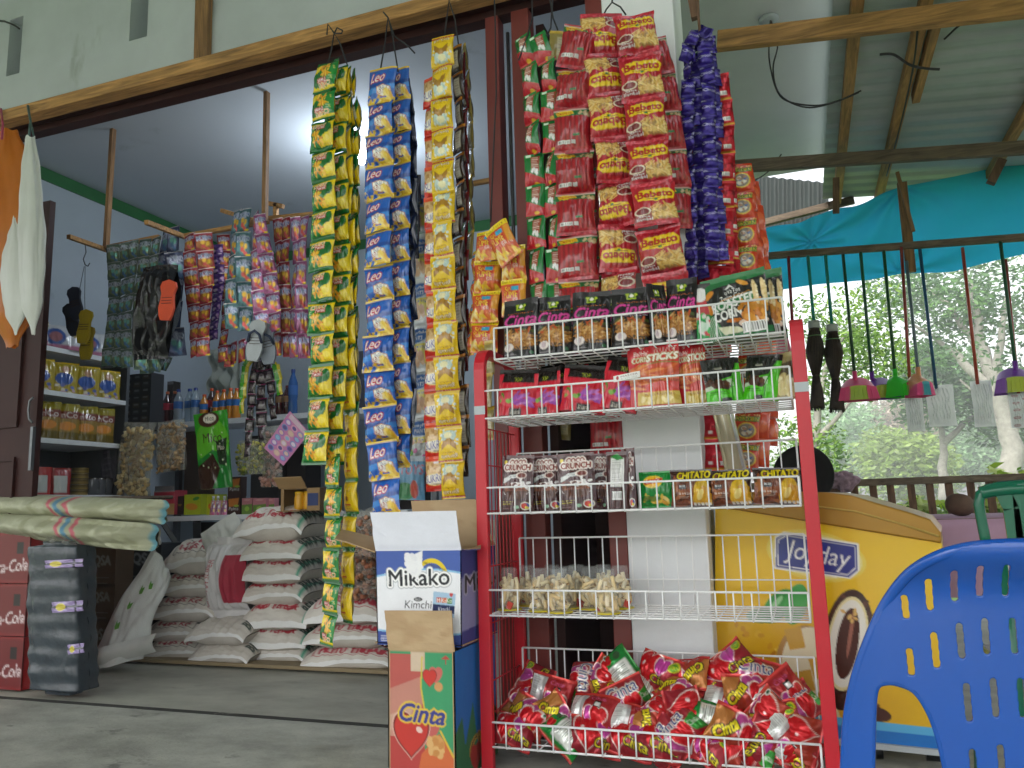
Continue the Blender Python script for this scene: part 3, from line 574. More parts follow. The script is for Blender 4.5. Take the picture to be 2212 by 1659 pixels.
def art_candy(v):
    B = ['a83a28', 'a8303a', 'a8282c', '1f8a3a', '9a2430'][v]
    c = Cv(52, 40, B, 1.4); c.rect(0, 0, 1, .09, 'c83a34' if v != 3 else '2a7a34'); c.rect(0, .91, 1, 1, 'b83434')
    if v == 0:
        c.poly([(0, .1), (.34, .1), (.1, .9), (0, .9)], 'b8763a'); c.poly([(.8, .09), (1, .09), (1, .5)], 'c8502c'); c.heart(.56, .36, .36, 'f4e2d8'); c.heart(.56, .36, .33, 'b8488c'); c.heart(.72, .58, .42, 'f4e2d8'); c.heart(.72, .58, .385, 'c8141e'); c.ell(.48, .26, .02, .05, 'f8e8f0', .6); c.ell(.66, .54, .022, .05, 'f8d8d8', .6)
        c.text('Cinta', .03, .36, .46, .62, 'e8d41c', .2, .05, -.9, '2a2420', .025); c.ell(.93, .22, .05, .07, 'e8e8e0'); c.ell(.93, .22, .03, .045, '1f5a34')
    elif v == 1:
        c.heart(.4, .62, .4, 'f4ded8'); c.heart(.4, .62, .37, 'b8488c'); c.heart(.58, .74, .36, 'f4ded8'); c.heart(.58, .74, .33, 'c8141e'); c.ell(.3, .5, .04, .06, 'f8e8f0', .5); c.text('Cinta', .1, .1, .8, .42, '2a3a8c', .1, .03, -.06, 'f0ece0', .03); c.poly([(.76, .5), (1, .4), (1, .9), (.8, .8)], '3a9a3a'); c.text('Cinta', .78, .54, .98, .68, 'e8f0e0')
    elif v == 2:
        c.rect(.04, .1, .32, .9, 'eceeec'); c.lines(.07, .16, .29, .85, 16, '9aa09a'); c.rect(.32, .1, .4, .9, 'b8b4b4'); c.heart(.6, .72, .3, 'f0d8d0'); c.heart(.6, .72, .27, 'c0409a'); c.heart(.74, .72, .3, 'f0d8d0'); c.heart(.74, .72, .27, 'c8141e'); c.rect(.62, .28, .76, .48, '2a2424'); c.rect(.64, .32, .74, .45, 'e8e4e0'); c.text('Cinta', .5, .14, .8, .25, 'c85a8a', .2)
    elif v == 3:
        c.rect(.3, .14, .86, .84, 'eef0ea')
        for k in range(9): c.rect(.36+.045*k, .22, .375+.045*k, .74, '8a968a')
        c.ell(.15, .3, .08, .1, '3a5a3a'); c.heart(.14, .65, .16, 'c8141e')
    else:
        c.heart(.34, .5, .5, 'f0dcd4'); c.heart(.34, .5, .465, 'c8141e'); c.heart(.64, .36, .28, 'f0dcd4'); c.heart(.64, .36, .25, 'c0409a'); c.ell(.2, .36, .03, .07, 'f8d8d8', .6); c.text('Cinta', .46, .58, .94, .8, 'e8d41c', .2, .03, .1, '2a2420', .025); c.ell(.87, .24, .1, .14, 'c8c41c'); c.ell(.87, .24, .075, .105, '5aa024'); c.text('500', .81, .2, .93, .29, 'e8e43a', 0, .04)
    return c
def art_sach(base, blob, txt='3050a8', t='Klin', yel=True):
    c = Cv(18, 20, base, .85); c.rect(0, 0, 1, .05, 'e0d8e0' if yel else 'b8b8c0'); c.ell(.5, .62, .4, .25, blob); c.bits(8, .2, .45, .8, .85, [blob, 'e8b83a' if yel else '7ac0b8', 'd85a5a' if yel else '5a80b0', 'd8d8e0'], .14, .1); c.text(t, .12, .2, .88, .4, txt, .1, .06, -.06, 'd0d8f0', .03)
    if yel: c.rect(.7, .9, 1, 1, 'd8c020')
    return c
def art_diaper():
    c = Cv(40, 44, 'c4ccd4', .95); c.rect(0, 0, 1, .1, 'd8dce0'); c.ell(.55, .28, .42, .16, '3a68b0'); c.text('MamyPoko', .2, .18, .92, .28, 'f0f0f4', .1, .03); c.text('PANTS', .35, .29, .8, .38, 'f0f0f4', 0, .03); c.rect(0, .45, 1, .85, 'd8cc5a'); c.text('Extra Kering', .1, .47, .9, .57, '3a58a0', 0, .03); c.bits(10, .3, .6, .8, .85, ['d8b090', 'c89a78', 'e0e4ea'], .14, .1); return c
def art_box(words, bg, fg='ffffff', extra=None, w=40, h=44, asp=.9):
    c = Cv(w, h, bg, asp)
    if extra: extra(c)
    for t, a in words: c.text(t, *a, fg, .1, .04)
    return c
# ================================================================= the setting
mb = MB(); mb.lohi((-160, -160, -.6), (160, 160, -.12)); struct('ground', mb, M.grass)
mb = MB(); mb.lohi((-9, -6, -.5), (4.6, 2.962, 0)); mb.lohi((-.33, 2.962, -.5), (4.6, 6.6, -.003)); struct('pavement', mb, M.conc)
mb = MB(); mb.lohi((-5, 2.985, -.4), (-.33, 6.3, .0015)); struct('shop_floor', mb, M.tile)
mb = MB(); mb.lohi((-5, 2.952, -.05), (-.33, 2.988, .0025)); struct('threshold_gap', mb, mat('dark_mortar', '2a2a26', .95, mott=.5, mscale=14, wear=(('8a8a80', 6, .58, (1, 1, 1), .9),)))
# ---- building
bl = thing('shop_building', 'white plastered shop front with a wide open shutter doorway and green trimmed room', 'building', (-2.7, 3.0, 0))
mb = MB()
xs = [(-7.5, -4.108), (-4.004, -3.203), (-3.081, -.34)]
for a, b in xs: mb.lohi((a, 3.0, 3.36), (b, 3.14, 3.72))
mb.lohi((-7.5, 3.0, 3.72), (-.34, 3.14, 5.2)); mb.lohi((-7.5, 2.994, 3.066), (-.34, 3.14, 3.36))
for a in (-4.108, -3.203): mb.lohi((a, 3.13, 3.36), (a+.125, 3.15, 3.72), mi=0)
mb.lohi((-7.5, 3.0, -.3), (-4.86, 3.14, 3.066))
wbuild(mb, 'front_wall', M.wall, bl)
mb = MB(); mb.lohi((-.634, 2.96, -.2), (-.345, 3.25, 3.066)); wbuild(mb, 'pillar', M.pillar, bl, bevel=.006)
mb = MB(); mb.lohi((-5, 3.14, 0), (-4.85, 6.25, 3.3)); wbuild(mb, 'side_wall', M.wall_in, bl)
mb = MB(); mb.lohi((-.66, 3.25, 0), (-.52, 6.25, 3.3)); wbuild(mb, 'side_wall', M.wall_in, bl)
mb = MB(); mb.lohi((-4.85, 6.1, 0), (-.66, 6.25, 3.3)); wbuild(mb, 'back_wall', M.wall_in, bl)
mb = MB(); mb.lohi((-5, 3.14, 3.3), (-.66, 6.25, 3.36)); wbuild(mb, 'ceiling', M.ceil, bl)
mb = MB(); mb.lohi((-4.85, 3.14, 3.21), (-4.835, 6.1, 3.298)); mb.lohi((-4.835, 6.085, 3.21), (-.66, 6.1, 3.298)); wbuild(mb, 'ceiling_trim', M.green, bl)
mb = MB(); mb.lohi((-.658, 2.9, 3.3), (.33, 6.12, 3.33)); mb.lohi((.318, 2.9, 3.27), (.336, 6.12, 3.3)); wbuild(mb, 'soffit', M.soffit, bl)
mb = MB(); mb.lohi((-4.86, 2.975, 3.02), (-.705, 3.06, 3.064)); mb.lohi((-4.86, 2.985, 2.967), (-.705, 3.05, 2.99)); mb.lohi((-4.86, 3.01, 2.99), (-.705, 3.04, 3.02)); wbuild(mb, 'door_header', M.brown, bl)
mb = MB(); mb.lohi((-.705, 2.97, 0), (-.636, 3.12, 3.064)); wbuild(mb, 'door_jamb', M.brown_red, bl, bevel=.004)
mb = MB(); mb.lohi((-1.155, 2.975, 0), (-1.095, 3.05, 2.966)); wbuild(mb, 'door_post', M.brown_red, bl, bevel=.004)
mb = MB(); mb.lohi((-1.035, 2.975, 0), (-.955, 3.05, 2.966)); wbuild(mb, 'door_post', M.brown_red, bl, bevel=.004)
mb = MB(); mb.tube([(-1.066, 3.02, .1), (-1.066, 3.02, 2.9)], .008); wbuild(mb, 'bolt_rod', M.metal, bl)
def leaf(x0, x1, y, z1, face=-1):
    mb = MB(); mb.lohi((x0, y, .02), (x1, y+.035, z1)); w = x1-x0
    for a, b in ((.15, .45), (.52, .94)):
        za, zb = z1*a, z1*b; q = .012
        for p in (((x0+w*.14, za), (x1-w*.14, za)), ((x0+w*.14, zb), (x1-w*.14, zb)), ((x0+w*.14, za), (x0+w*.14, zb)), ((x1-w*.14, za), (x1-w*.14, zb))):
            mb.bar((p[0][0], y-.006, p[0][1]), (p[1][0], y-.006, p[1][1]), .012, .022)
    return mb
d1 = wbuild(leaf(-4.8, -3.86, 3.13, 2.63), 'door_leaf', M.brown, bl); d1['label'] = 'dark brown panelled door leaf folded back at the left'
mb = MB(); mb.tube([at(*p, Y=3.11) for p in ((72, 858), (64, 866), (61, 885), (63, 905), (70, 913))], .006, n=6)
h = mb.build('handle', M.metal, None); h.parent = d1; h.location = -Vector(bl.location)
mb = MB(); mb.lohi(at(60, 1016, Y=3.11), at(78, 922, Y=3.128)); h = mb.build('latch', M.metal, None); h.parent = d1; h.location = -Vector(bl.location)
d2 = wbuild(leaf(-1.09, -.72, 3.62, 2.35), 'door_leaf', M.brown, bl)
mb = MB(); mb.lohi((-.95, 3.06, .02), (-.915, 3.60, 2.93)); wbuild(mb, 'door_leaf', M.brown, bl)
# ---- timber over the doorway, batten, beams
mb = MB(); mb.lohi((-7.2, 2.86, 2.992), (-.7, 2.94, 3.056)); tag(mb.build('timber_beam', M.wood, bevel=.004), 'long pale timber beam fixed above the shop doorway with snack strips tied to it', 'beam')
mb = MB(); mb.bar((-2.70, 2.985, 3.062), (-2.715, 2.985, 4.3), .09, .016, up=Vector((0, 1, 0))); mb.bar((-2.66, 2.975, 3.062), (-2.668, 2.975, 4.3), .03, .035, up=Vector((0, 1, 0)))
tag(mb.build('wall_batten', M.woodz, bevel=.003), 'rough upright timber batten nailed on the white wall above the doorway', 'batten')
# ---- lean-to roof
rz = lambda x: 3.16-.10*(x-.3)
rf = thing('awning_roof', 'corrugated metal lean-to roof on pale timber rafters beside the shop', 'roof', (.9, 4, 2.9))
def sheet(x0, x1, y0, y1):
    mb = MB(); n = int((y1-y0)/.0125); yy = np.linspace(y0, y1, n+1)
    pr = lambda y: .016*max(0, min(1, 2.2*abs(((y/.15) % 1)*2-1)-.9))
    P = []; F = []
    for y in yy: P += [(x0, y, rz(x0)+pr(y)), (x1, y, rz(x1)+pr(y))]
    for i in range(n): F.append((2*i, 2*i+2, 2*i+3, 2*i+1))
    mb.add(P, F); return mb
wbuild(sheet(.30, 2.2, -2.8, 6.45), 'roof_sheet', M.tin, rf); wbuild(sheet(2.1, 4.4, -2.8, 6.45), 'roof_sheet', M.tin, rf)
mb = MB(); mb.lohi((-8, -3.4, 3.86), (.3, 2.99, 3.89)); wbuild(mb, 'unseen_front_roof', M.tin, rf)  # unseen roof over the front, added and sized to shade the wall
for x in (-7.5, -4.5, -1.5): mb = MB(); mb.lohi((x-.03, -3.4, 3.79), (x+.03, 2.99, 3.858)); wbuild(mb, 'rafter', M.woody, rf)  # rafters under the added front roof, also out of view
for x, w in ((.40, .055), (.69, .055), (1.36, .055), (2.2, .055), (3.2, .055)):
    mb = MB(); mb.lohi((x-w/2, -2.8, rz(x)-.06), (x+w/2, 6.42, rz(x)-.004)); wbuild(mb, 'purlin', M.woody, rf, bevel=.003)
mb = MB(); mb.lohi((.735, 3.9, rz(.73)-.075), (.775, 4.75, rz(.73)-.015)); wbuild(mb, 'purlin', M.woody, rf, bevel=.003)
bz = lambda x: 3.03-.10*(x-.3)*1.15
for i, y in enumerate((3.76, 5.27)):
    mb = MB(); mb.bar((-.235 if i == 0 else -.5, y, bz(-.2)), (4.4, y, bz(4.4)), .045, .095 if i == 0 else .08); wbuild(mb, 'rafter', M.wood if i == 0 else M.wood_old, rf, bevel=.003)
mb = MB(); mb.bar((4.3, 5.27, 0), (4.3, 5.27, 2.5), .07, .07); mb.bar((4.3, 3.76, 0), (4.3, 3.76, 2.5), .07, .07); wbuild(mb, 'roof_post', M.wood_old, rf)
# posts that carry the broom rail
Yb = 5.72
mb = MB(); mb.bar(at(1948, 395, Y=Yb+.02), at(1968, 588, Y=Yb+.02), .06, .035, up=Vector((0, 1, 0))); wbuild(mb, 'hanger_post', M.woodz, rf)
mb = MB(); mb.bar(at(1938, 372, Y=Yb-.06), at(1973, 500, Y=Yb-.06), .022, .022, up=Vector((0, 1, 0))); wbuild(mb, 'brace', M.woodz, rf)
mb = MB(); mb.bar(at(1806, 385, Y=5.35), at(1806, 460, Y=5.35), .04, .03, up=Vector((0, 1, 0))); wbuild(mb, 'hanger_post', M.wood_oldz, rf)
mb = MB(); mb.bar(at(2165, 346, Y=5.5), at(2140, 396, Y=5.5), .05, .05, up=Vector((0, 1, 0))); wbuild(mb, 'hanger_post', M.wood_oldz, rf)
mb = MB(); mb.bar(at(1590, 558, Y=Yb), at(2330, 504, Y=Yb), .04, .045); tag(mb.build('broom_rail', M.wood_old, bevel=.003), 'weathered timber rail hung under the roof with brooms and mops hooked along it', 'rail')
# tarpaulin with folds
tl = [(1560, 520), (1640, 500), (1720, 478), (1800, 458), (1875, 432), (1950, 402), (2060, 380), (2212, 348), (2420, 300)]
bt = [(1560, 640), (1640, 630), (1720, 621), (1800, 611), (1875, 604), (1950, 592), (2060, 588), (2212, 548), (2420, 500)]
def tf(u, v):
    k = u*(len(tl)-1); i = min(int(k), len(tl)-2); f = k-i
    a = [tl[i][j]*(1-f)+tl[i+1][j]*f for j in (0, 1)]; b = [bt[i][j]*(1-f)+bt[i+1][j]*f for j in (0, 1)]
    p = at(a[0]*(1-v)+b[0]*v, a[1]*(1-v)+b[1]*v, Y=6.0)
    w = .05*noise.noise((u*7, v*2, 1))+.02*math.sin(u*30+v*9)*(1-v)+.03*math.sin((u-.18)*26-v*5)*math.exp(-((u-.2)/.2)**2)
    for cx_, cy_ in ((.62, 1.0), (.62, 0), (.06, 0), (.3, .35)):
        dx, dy = (u-cx_)*3, v-cy_; r_ = math.hypot(dx, dy)+.05; w += .022*math.sin(9*math.atan2(dy, dx))*math.exp(-r_*1.6)
    return p+Vector((0, w, 0))
mb = MB(); mb.grid(tf, 150, 50); tag(mb.build('tarpaulin', M.tarp), 'bright turquoise tarpaulin sheet hung along the roof edge against the rain', 'tarpaulin')
# dark zinc wall of the neighbour
mb = MB(); P = []; F = []
A0, A1, B0, B1 = at(1560, 372, Y=7.2), at(1790, 395, Y=6.7), at(1560, 640, Y=7.2), at(1790, 462, Y=6.7)
n = 90
for i in range(n+1):
    t = i/n; w = .014*math.sin(t*2*math.pi*13); P += [A0.lerp(A1, t)+Vector((0, w, 0)), B0.lerp(B1, t)+Vector((0, w, 0))]
for i in range(n): F.append((2*i, 2*i+1, 2*i+3, 2*i+2))
mb.add(P, F, smooth=True); tag(mb.build('zinc_sheet_wall', M.tin_old), 'dark corrugated zinc sheeting standing beyond the roof beside the tarpaulin', 'wall')
mb = MB(); mb.bar(at(1560, 505, Y=6.5), at(1790, 445, Y=6.4), .05, .05); mb.bar(at(1790, 445, Y=6.4), at(1845, 432, Y=6.4), .03, .06); tag(mb.build('dark_timber_edge', M.wood_old), 'dark sloping timber along the bottom of the zinc sheeting', 'timber')
# wires
def wire(label, pts, Y, r=.004, name='electric_cable'):
    P = [at(p[0], p[1], Y=p[2] if len(p) > 2 else Y) for p in pts]
    Q = []
    for i in range(len(P)-1):
        p0, p1, p2, p3 = P[max(i-1, 0)], P[i], P[i+1], P[min(i+2, len(P)-1)]
        for k in range(6):
            t = k/6; Q.append(.5*((2*p1)+(p2-p0)*t+(2*p0-5*p1+4*p2-p3)*t*t+(3*p1-p0-3*p2+p3)*t**3))
    Q.append(P[-1]); mb = MB(); mb.tube(Q, r, n=5); return tag(mb.build(name, M.cable), label, 'cable')
wire('thin loose wire dangling from the socket in the white soffit to the rafter', [(1664, 45, 3.95), (1662, 85, 3.85), (1662, 130, 3.75), (1676, 190, 3.72), (1700, 218, 3.72), (1760, 228, 3.72), (1810, 218, 3.72), (1860, 196, 3.73)], 3.7)
wire('second thin wire dangling from the soffit socket beside its twin', [(1665, 45, 3.95), (1680, 95, 3.85), (1670, 150, 3.75), (1685, 205, 3.715), (1740, 232, 3.715), (1800, 222, 3.715), (1855, 200, 3.72)], 3.7)
wire('black cable draped across the near rafter between the purlins', [(1900, 118), (1930, 118), (1965, 140), (2000, 148), (2030, 150)], 3.72, .006)
wire('black cable running from the purlin to the upper right', [(2040, 85), (2080, 50), (2130, 30), (2212, 15), (2300, 5)], 3.9, .005)
wire('black cable sagging below the end of the white soffit', [(1590, 385, 5.9), (1625, 365, 5.9), (1670, 362, 6.05), (1780, 358, 6.08)], 5.9, .006)
wire('black cable looping from the rafter up to the corner of the soffit', [(1610, 400, 5.25), (1660, 370, 5.5), (1705, 310, 5.9), (1740, 284, 6.0), (1780, 292, 6.1)], 5.9, .005)
wire('black wire stretched along the roof purlin', [(1985, -5, 3.8), (1975, 130, 4.2), (1945, 270, 5), (1915, 380, 5.8)], 4, .005)
mb = MB(); mb.lathe([(.001, 3.296), (.05, 3.296), (.05, 3.285), (.03, 3.28), (.001, 3.28)], 16, (.01, 4.0, 0)); tag(mb.build('ceiling_socket', M.wall), 'round white socket plate on the soffit with two wires hanging', 'socket')
mb = MB(); mb.tube([at(*p, Y=2.95) for p in ((-20, 44), (10, 46), (30, 54), (42, 62))], .006); tag(mb.build('electric_cable', M.cable), 'black cable entering the left vent slot of the wall', 'cable')
# lamp in the shop
lc = at(781, 330, Z=3.2)
lamp = thing('ceiling_lamp', 'lit white bulb glowing under the shop ceiling behind the snack strips', 'lamp', (lc.x, lc.y, 3.3))
mb = MB(); mb.lathe([(.001, 0), (.045, 0), (.045, -.03), (.02, -.045), (.001, -.045)], 16); mb.build('lamp_holder', M.shelfw, lamp)
mb = MB(); mb.lathe([(.018, -.045), (.026, -.06), (.028, -.15), (.02, -.175), (.001, -.18)], 16); mb.build('bulb', M.lamp, lamp)
pl = bpy.data.lights.new('bulb_light', 'POINT'); pl.energy = 11; pl.color = (.86, .93, 1); pl.shadow_soft_size = .18
po = bpy.data.objects.new('bulb_light', pl); COL.objects.link(po); po.location = (lc.x, lc.y, 3.02)
# fence behind the veranda
F0, F1 = at(1690, 1050, Y=6.45), at(2330, 1030, Y=6.25); zt = .962
fe = thing('timber_fence', 'low weathered timber fence with upright slats at the back of the veranda', 'fence', (F0.x, F0.y, 0))
dF = (F1-F0); dF.z = 0; Ld = dF.length; dF.normalize()
pF = lambda t, z: Vector((F0.x+dF.x*t, F0.y+dF.y*t, z))
mb = MB(); mb.bar(pF(-.5, zt), pF(Ld+1, zt-.005), .07, .05); wbuild(mb, 'top_rail', M.wood_old, fe, bevel=.004)
for k in range(3): mb = MB(); mb.bar(pF(-.5, .65-.068*k), pF(Ld+1, .65-.068*k), .025, .062); wbuild(mb, 'board', M.wood_old, fe, bevel=.003)
k = 0; t = .02
while t < Ld+.9:
    mb = MB(); mb.bar(pF(t, .3), pF(t-.012, zt-.026), .05, .022, up=Vector((dF.y, -dF.x, 0))*-1); wbuild(mb, 'slat', M.wood_oldz, fe, bevel=.003); t += .123+.01*math.sin(k*2.3); k += 1
# ---------------------------------------------------------------- trees
def leafmesh(name, centres, radii, n, size, cols, seed, flat=.75, droop=0.):
    r = np.random.RandomState(seed); C = np.array(centres, float); Rr = np.array(radii, float)
    k = r.choice(len(C), n, p=Rr**2/np.sum(Rr**2)); d = r.normal(size=(n, 3)); d /= np.linalg.norm(d, axis=1)[:, None]
    rad = Rr[k]*r.uniform(.25, 1, n)**.5; p = C[k]+d*rad[:, None]*np.array([1, 1, flat]); p[:, 2] -= droop*r.uniform(0, 1, n)**2
    a = r.normal(size=(n, 3)); a[:, 2] = a[:, 2]*.5-droop; a /= np.linalg.norm(a, axis=1)[:, None]; b = np.cross(a, r.normal(size=(n, 3))); b /= np.linalg.norm(b, axis=1)[:, None]
    s = (size*r.uniform(.6, 1.4, n))[:, None]; w = s*.38
    V = np.stack([p-a*s*.5, p+b*w*.5, p+a*s*.5, p-b*w*.5], 1).reshape(-1, 3).astype(np.float32)
    me = bpy.data.meshes.new(name); me.vertices.add(4*n); me.vertices.foreach_set('co', V.ravel()); me.loops.add(4*n)
    me.loops.foreach_set('vertex_index', np.arange(4*n, dtype=np.int32)); me.polygons.add(n); me.polygons.foreach_set('loop_start', np.arange(0, 4*n, 4, dtype=np.int32))
    tone = r.choice(len(cols), len(C)); cc = np.array([lin(c) for c in cols])[(tone[k]+r.randint(0, 2, n)) % len(cols)]*r.uniform(.75, 1.25, (n, 1))
    c4 = np.ones((4*n, 4), np.float32); c4[:, :3] = np.repeat(cc, 4, 0); at_ = me.attributes.new('Col', 'FLOAT_COLOR', 'POINT'); at_.data.foreach_set('color', c4.ravel())
    me.materials.append(M.leaf); me.update(); return me
def tree(label, base, H, clumps, branches, n, size, cols, seed, rt=.18, droop=0., group='trees beyond the veranda', name='broadleaf_tree'):
    """base world xyz; clumps: (px,py,depthY,radius m); branches: list of pixel polylines at depth"""
    t = thing(name, label, 'tree', base, 0, group)
    mb = MB()
    for br in branches:
        Y0 = br[0]; r0 = br[1]; P = [at(x, y, Y=Y0+dy) for x, y, dy in br[2]]
        Q = resample(P, max(6, len(P)*3)); Q = [q+Vector((noise.noise((q.x*2, q.z*2, seed)), 0, 0))*r0*.5 for q in Q]
        mb.tube(Q, [r0*(1-.8*i/(len(Q)-1)) for i in range(len(Q))], n=7)
    wbuild(mb, 'trunk', M.bark, t)
    cs = [at(c[0], c[1], Y=c[2])-Vector(base) for c in clumps]
    link('crown', leafmesh('crown', cs, [c[3] for c in clumps], n, size, cols, seed, droop=droop), t)
    return t
G1 = ['4c6f24', '5e8230', '3f6128', '6f9438', '86a648']; G2 = ['49703a', '3c6236', '587f46', '6a9152']; G3 = ['6f9464', '84a676', '648858', '94b684']  # the last set, for far trees, is paled to stand for haze
# trees (placed where they stand beyond the veranda)
KF = 1.0
def clump(seed, x0, y0, x1, y1, n, Y0, Y1, r0, r1):
    q = random.Random(seed); Y0, Y1, r0, r1 = Y0*KF, Y1*KF, r0*KF, r1*KF; return [(q.uniform(x0, x1), q.uniform(y0, y1), q.uniform(Y0, Y1), q.uniform(r0, r1)) for _ in range(n)]
tree('slender feathery tree right behind the two dark bristle brooms', at(1752, 1030, Y=13)*1 - Vector((0, 0, at(1752, 1030, Y=13).z+.12)), 7,
     clump(1, 1800, 640, 1930, 810, 26, 12, 14, .3, .55)+clump(2, 1725, 640, 1790, 1010, 22, 12, 14, .18, .36)+clump(12, 1690, 870, 1750, 1000, 9, 12, 14, .2, .35)+clump(3, 1745, 960, 1815, 1040, 8, 12, 14, .2, .35),
     [(13, .09, [(1748, 1090, 0), (1755, 960, 0), (1768, 870, 0), (1790, 770, 0), (1850, 700, 0)]), (13, .05, [(1758, 950, 0), (1800, 912, 0), (1842, 865, .2), (1870, 820, .2)]), (13, .045, [(1768, 870, 0), (1755, 760, 0), (1760, 690, 0)]), (13, .03, [(1790, 770, 0), (1830, 800, 0), (1880, 790, 0)])],
     5200, .095, G1, 5, droop=.3, name='feathery_tree')
KF = 1.7
tree('tall spreading tree with pale fanned branches at the right edge', Vector((at(2185, 1030, Y=34).x, 34, -.12)), 10,
     clump(4, 1900, 590, 2090, 700, 20, 19, 22, .5, .9)+clump(5, 1960, 620, 2150, 760, 12, 18, 22, .35, .7)+clump(6, 2090, 560, 2260, 720, 16, 19, 22, .5, .9)+clump(7, 2140, 740, 2260, 830, 6, 19, 22, .4, .6)+clump(8, 2010, 690, 2140, 780, 7, 19, 22, .25, .45),
     [(34, 0.459, [(2195, 1090, 0), (2186, 1000, 0), (2182, 930, 0), (2160, 860, 0), (2135, 800, 0), (2110, 690, 0), (2090, 600, 0)]), (34, 0.238, [(2160, 860, 0), (2090, 790, 0), (2020, 730, .5), (1970, 700, .5)]), (34, 0.204, [(2140, 810, 0), (2090, 720, .3), (2050, 660, .3), (2000, 620, .5)]), (34, 0.204, [(2150, 830, 0), (2160, 720, -.3), (2180, 620, -.3)]), (34, 0.170, [(2184, 950, 0), (2215, 870, 0), (2235, 760, 0)]), (34, 0.153, [(2182, 935, 0), (2140, 900, 0), (2110, 850, .3), (2070, 820, .3)])],
     6500, .26, G2, 6, name='spreading_tree')
KF = 1.9
tree('round bushy tree behind the wrapped mops', Vector((at(2040, 1030, Y=45).x, 45, -.12)), 6,
     clump(9, 1980, 790, 2075, 900, 15, 23, 25, .6, 1.0)+clump(10, 2100, 830, 2230, 930, 11, 23, 25, .6, 1.0)+clump(11, 1930, 800, 1985, 860, 4, 23, 25, .4, .6), [(45, .3, [(2040, 1090, 0), (2035, 950, 0), (2030, 850, 0)]), (45, .19, [(2036, 960, 0), (2100, 900, 0), (2170, 880, 0)])], 10000, .36, G2, 8)
KF = 1.0
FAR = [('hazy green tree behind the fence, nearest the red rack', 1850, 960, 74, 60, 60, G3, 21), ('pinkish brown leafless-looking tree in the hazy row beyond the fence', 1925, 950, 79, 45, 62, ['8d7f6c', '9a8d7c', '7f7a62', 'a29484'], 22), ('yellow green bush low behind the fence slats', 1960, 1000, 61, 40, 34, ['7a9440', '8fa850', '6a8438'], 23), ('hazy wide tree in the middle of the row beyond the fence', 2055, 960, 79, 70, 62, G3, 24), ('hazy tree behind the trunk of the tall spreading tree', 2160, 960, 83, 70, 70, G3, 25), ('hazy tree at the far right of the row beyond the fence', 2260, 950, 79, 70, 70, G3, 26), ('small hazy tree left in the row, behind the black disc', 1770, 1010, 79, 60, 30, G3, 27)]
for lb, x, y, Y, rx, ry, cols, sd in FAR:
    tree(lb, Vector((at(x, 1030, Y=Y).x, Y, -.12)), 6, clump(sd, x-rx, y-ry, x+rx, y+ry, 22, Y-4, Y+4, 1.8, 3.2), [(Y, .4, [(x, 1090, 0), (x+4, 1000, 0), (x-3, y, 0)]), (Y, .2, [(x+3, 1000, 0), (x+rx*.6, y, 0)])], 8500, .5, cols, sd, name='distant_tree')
# leafy creepers seen through the slats
pc = ['8fae3a', '6d9630', 'a8bc58', '557d2c', 'c2cf8a']
for i, (x, Y, lb) in enumerate(((1875, 6.9, 'broad leaved creeper low behind the fence near the cloth'), (1940, 7.0, 'pale green creeper behind the middle fence slats'), (2010, 6.9, 'broad leaved creeper behind the fence left of the brown fruit'), (2090, 7.0, 'bright creeper behind the fence over the brown fruit'), (2150, 6.9, 'yellow green plant rising above the fence rail at the right'))):
    b = at(x, 1100, Y=Y); t = thing('leafy_creeper', lb, 'plant', (b.x, Y, -.12), 0, 'plants behind the fence'); q = random.Random(i)
    mb = MB()
    for k in range(4): mb.tube([(q.uniform(-.2, .2), 0, 0), (q.uniform(-.2, .2), 0, .4), (q.uniform(-.25, .25), 0, .82)], .008, n=5)
    mb.build('stem', M.bark, t)
    cs = [(q.uniform(-.26, .26), q.uniform(-.15, .15), q.uniform(.62, .92 if i != 4 else 1.16)) for _ in range(16)]
    link('foliage', leafmesh('foliage', cs, [.09]*16, 220, .11, pc, 40+i), t)
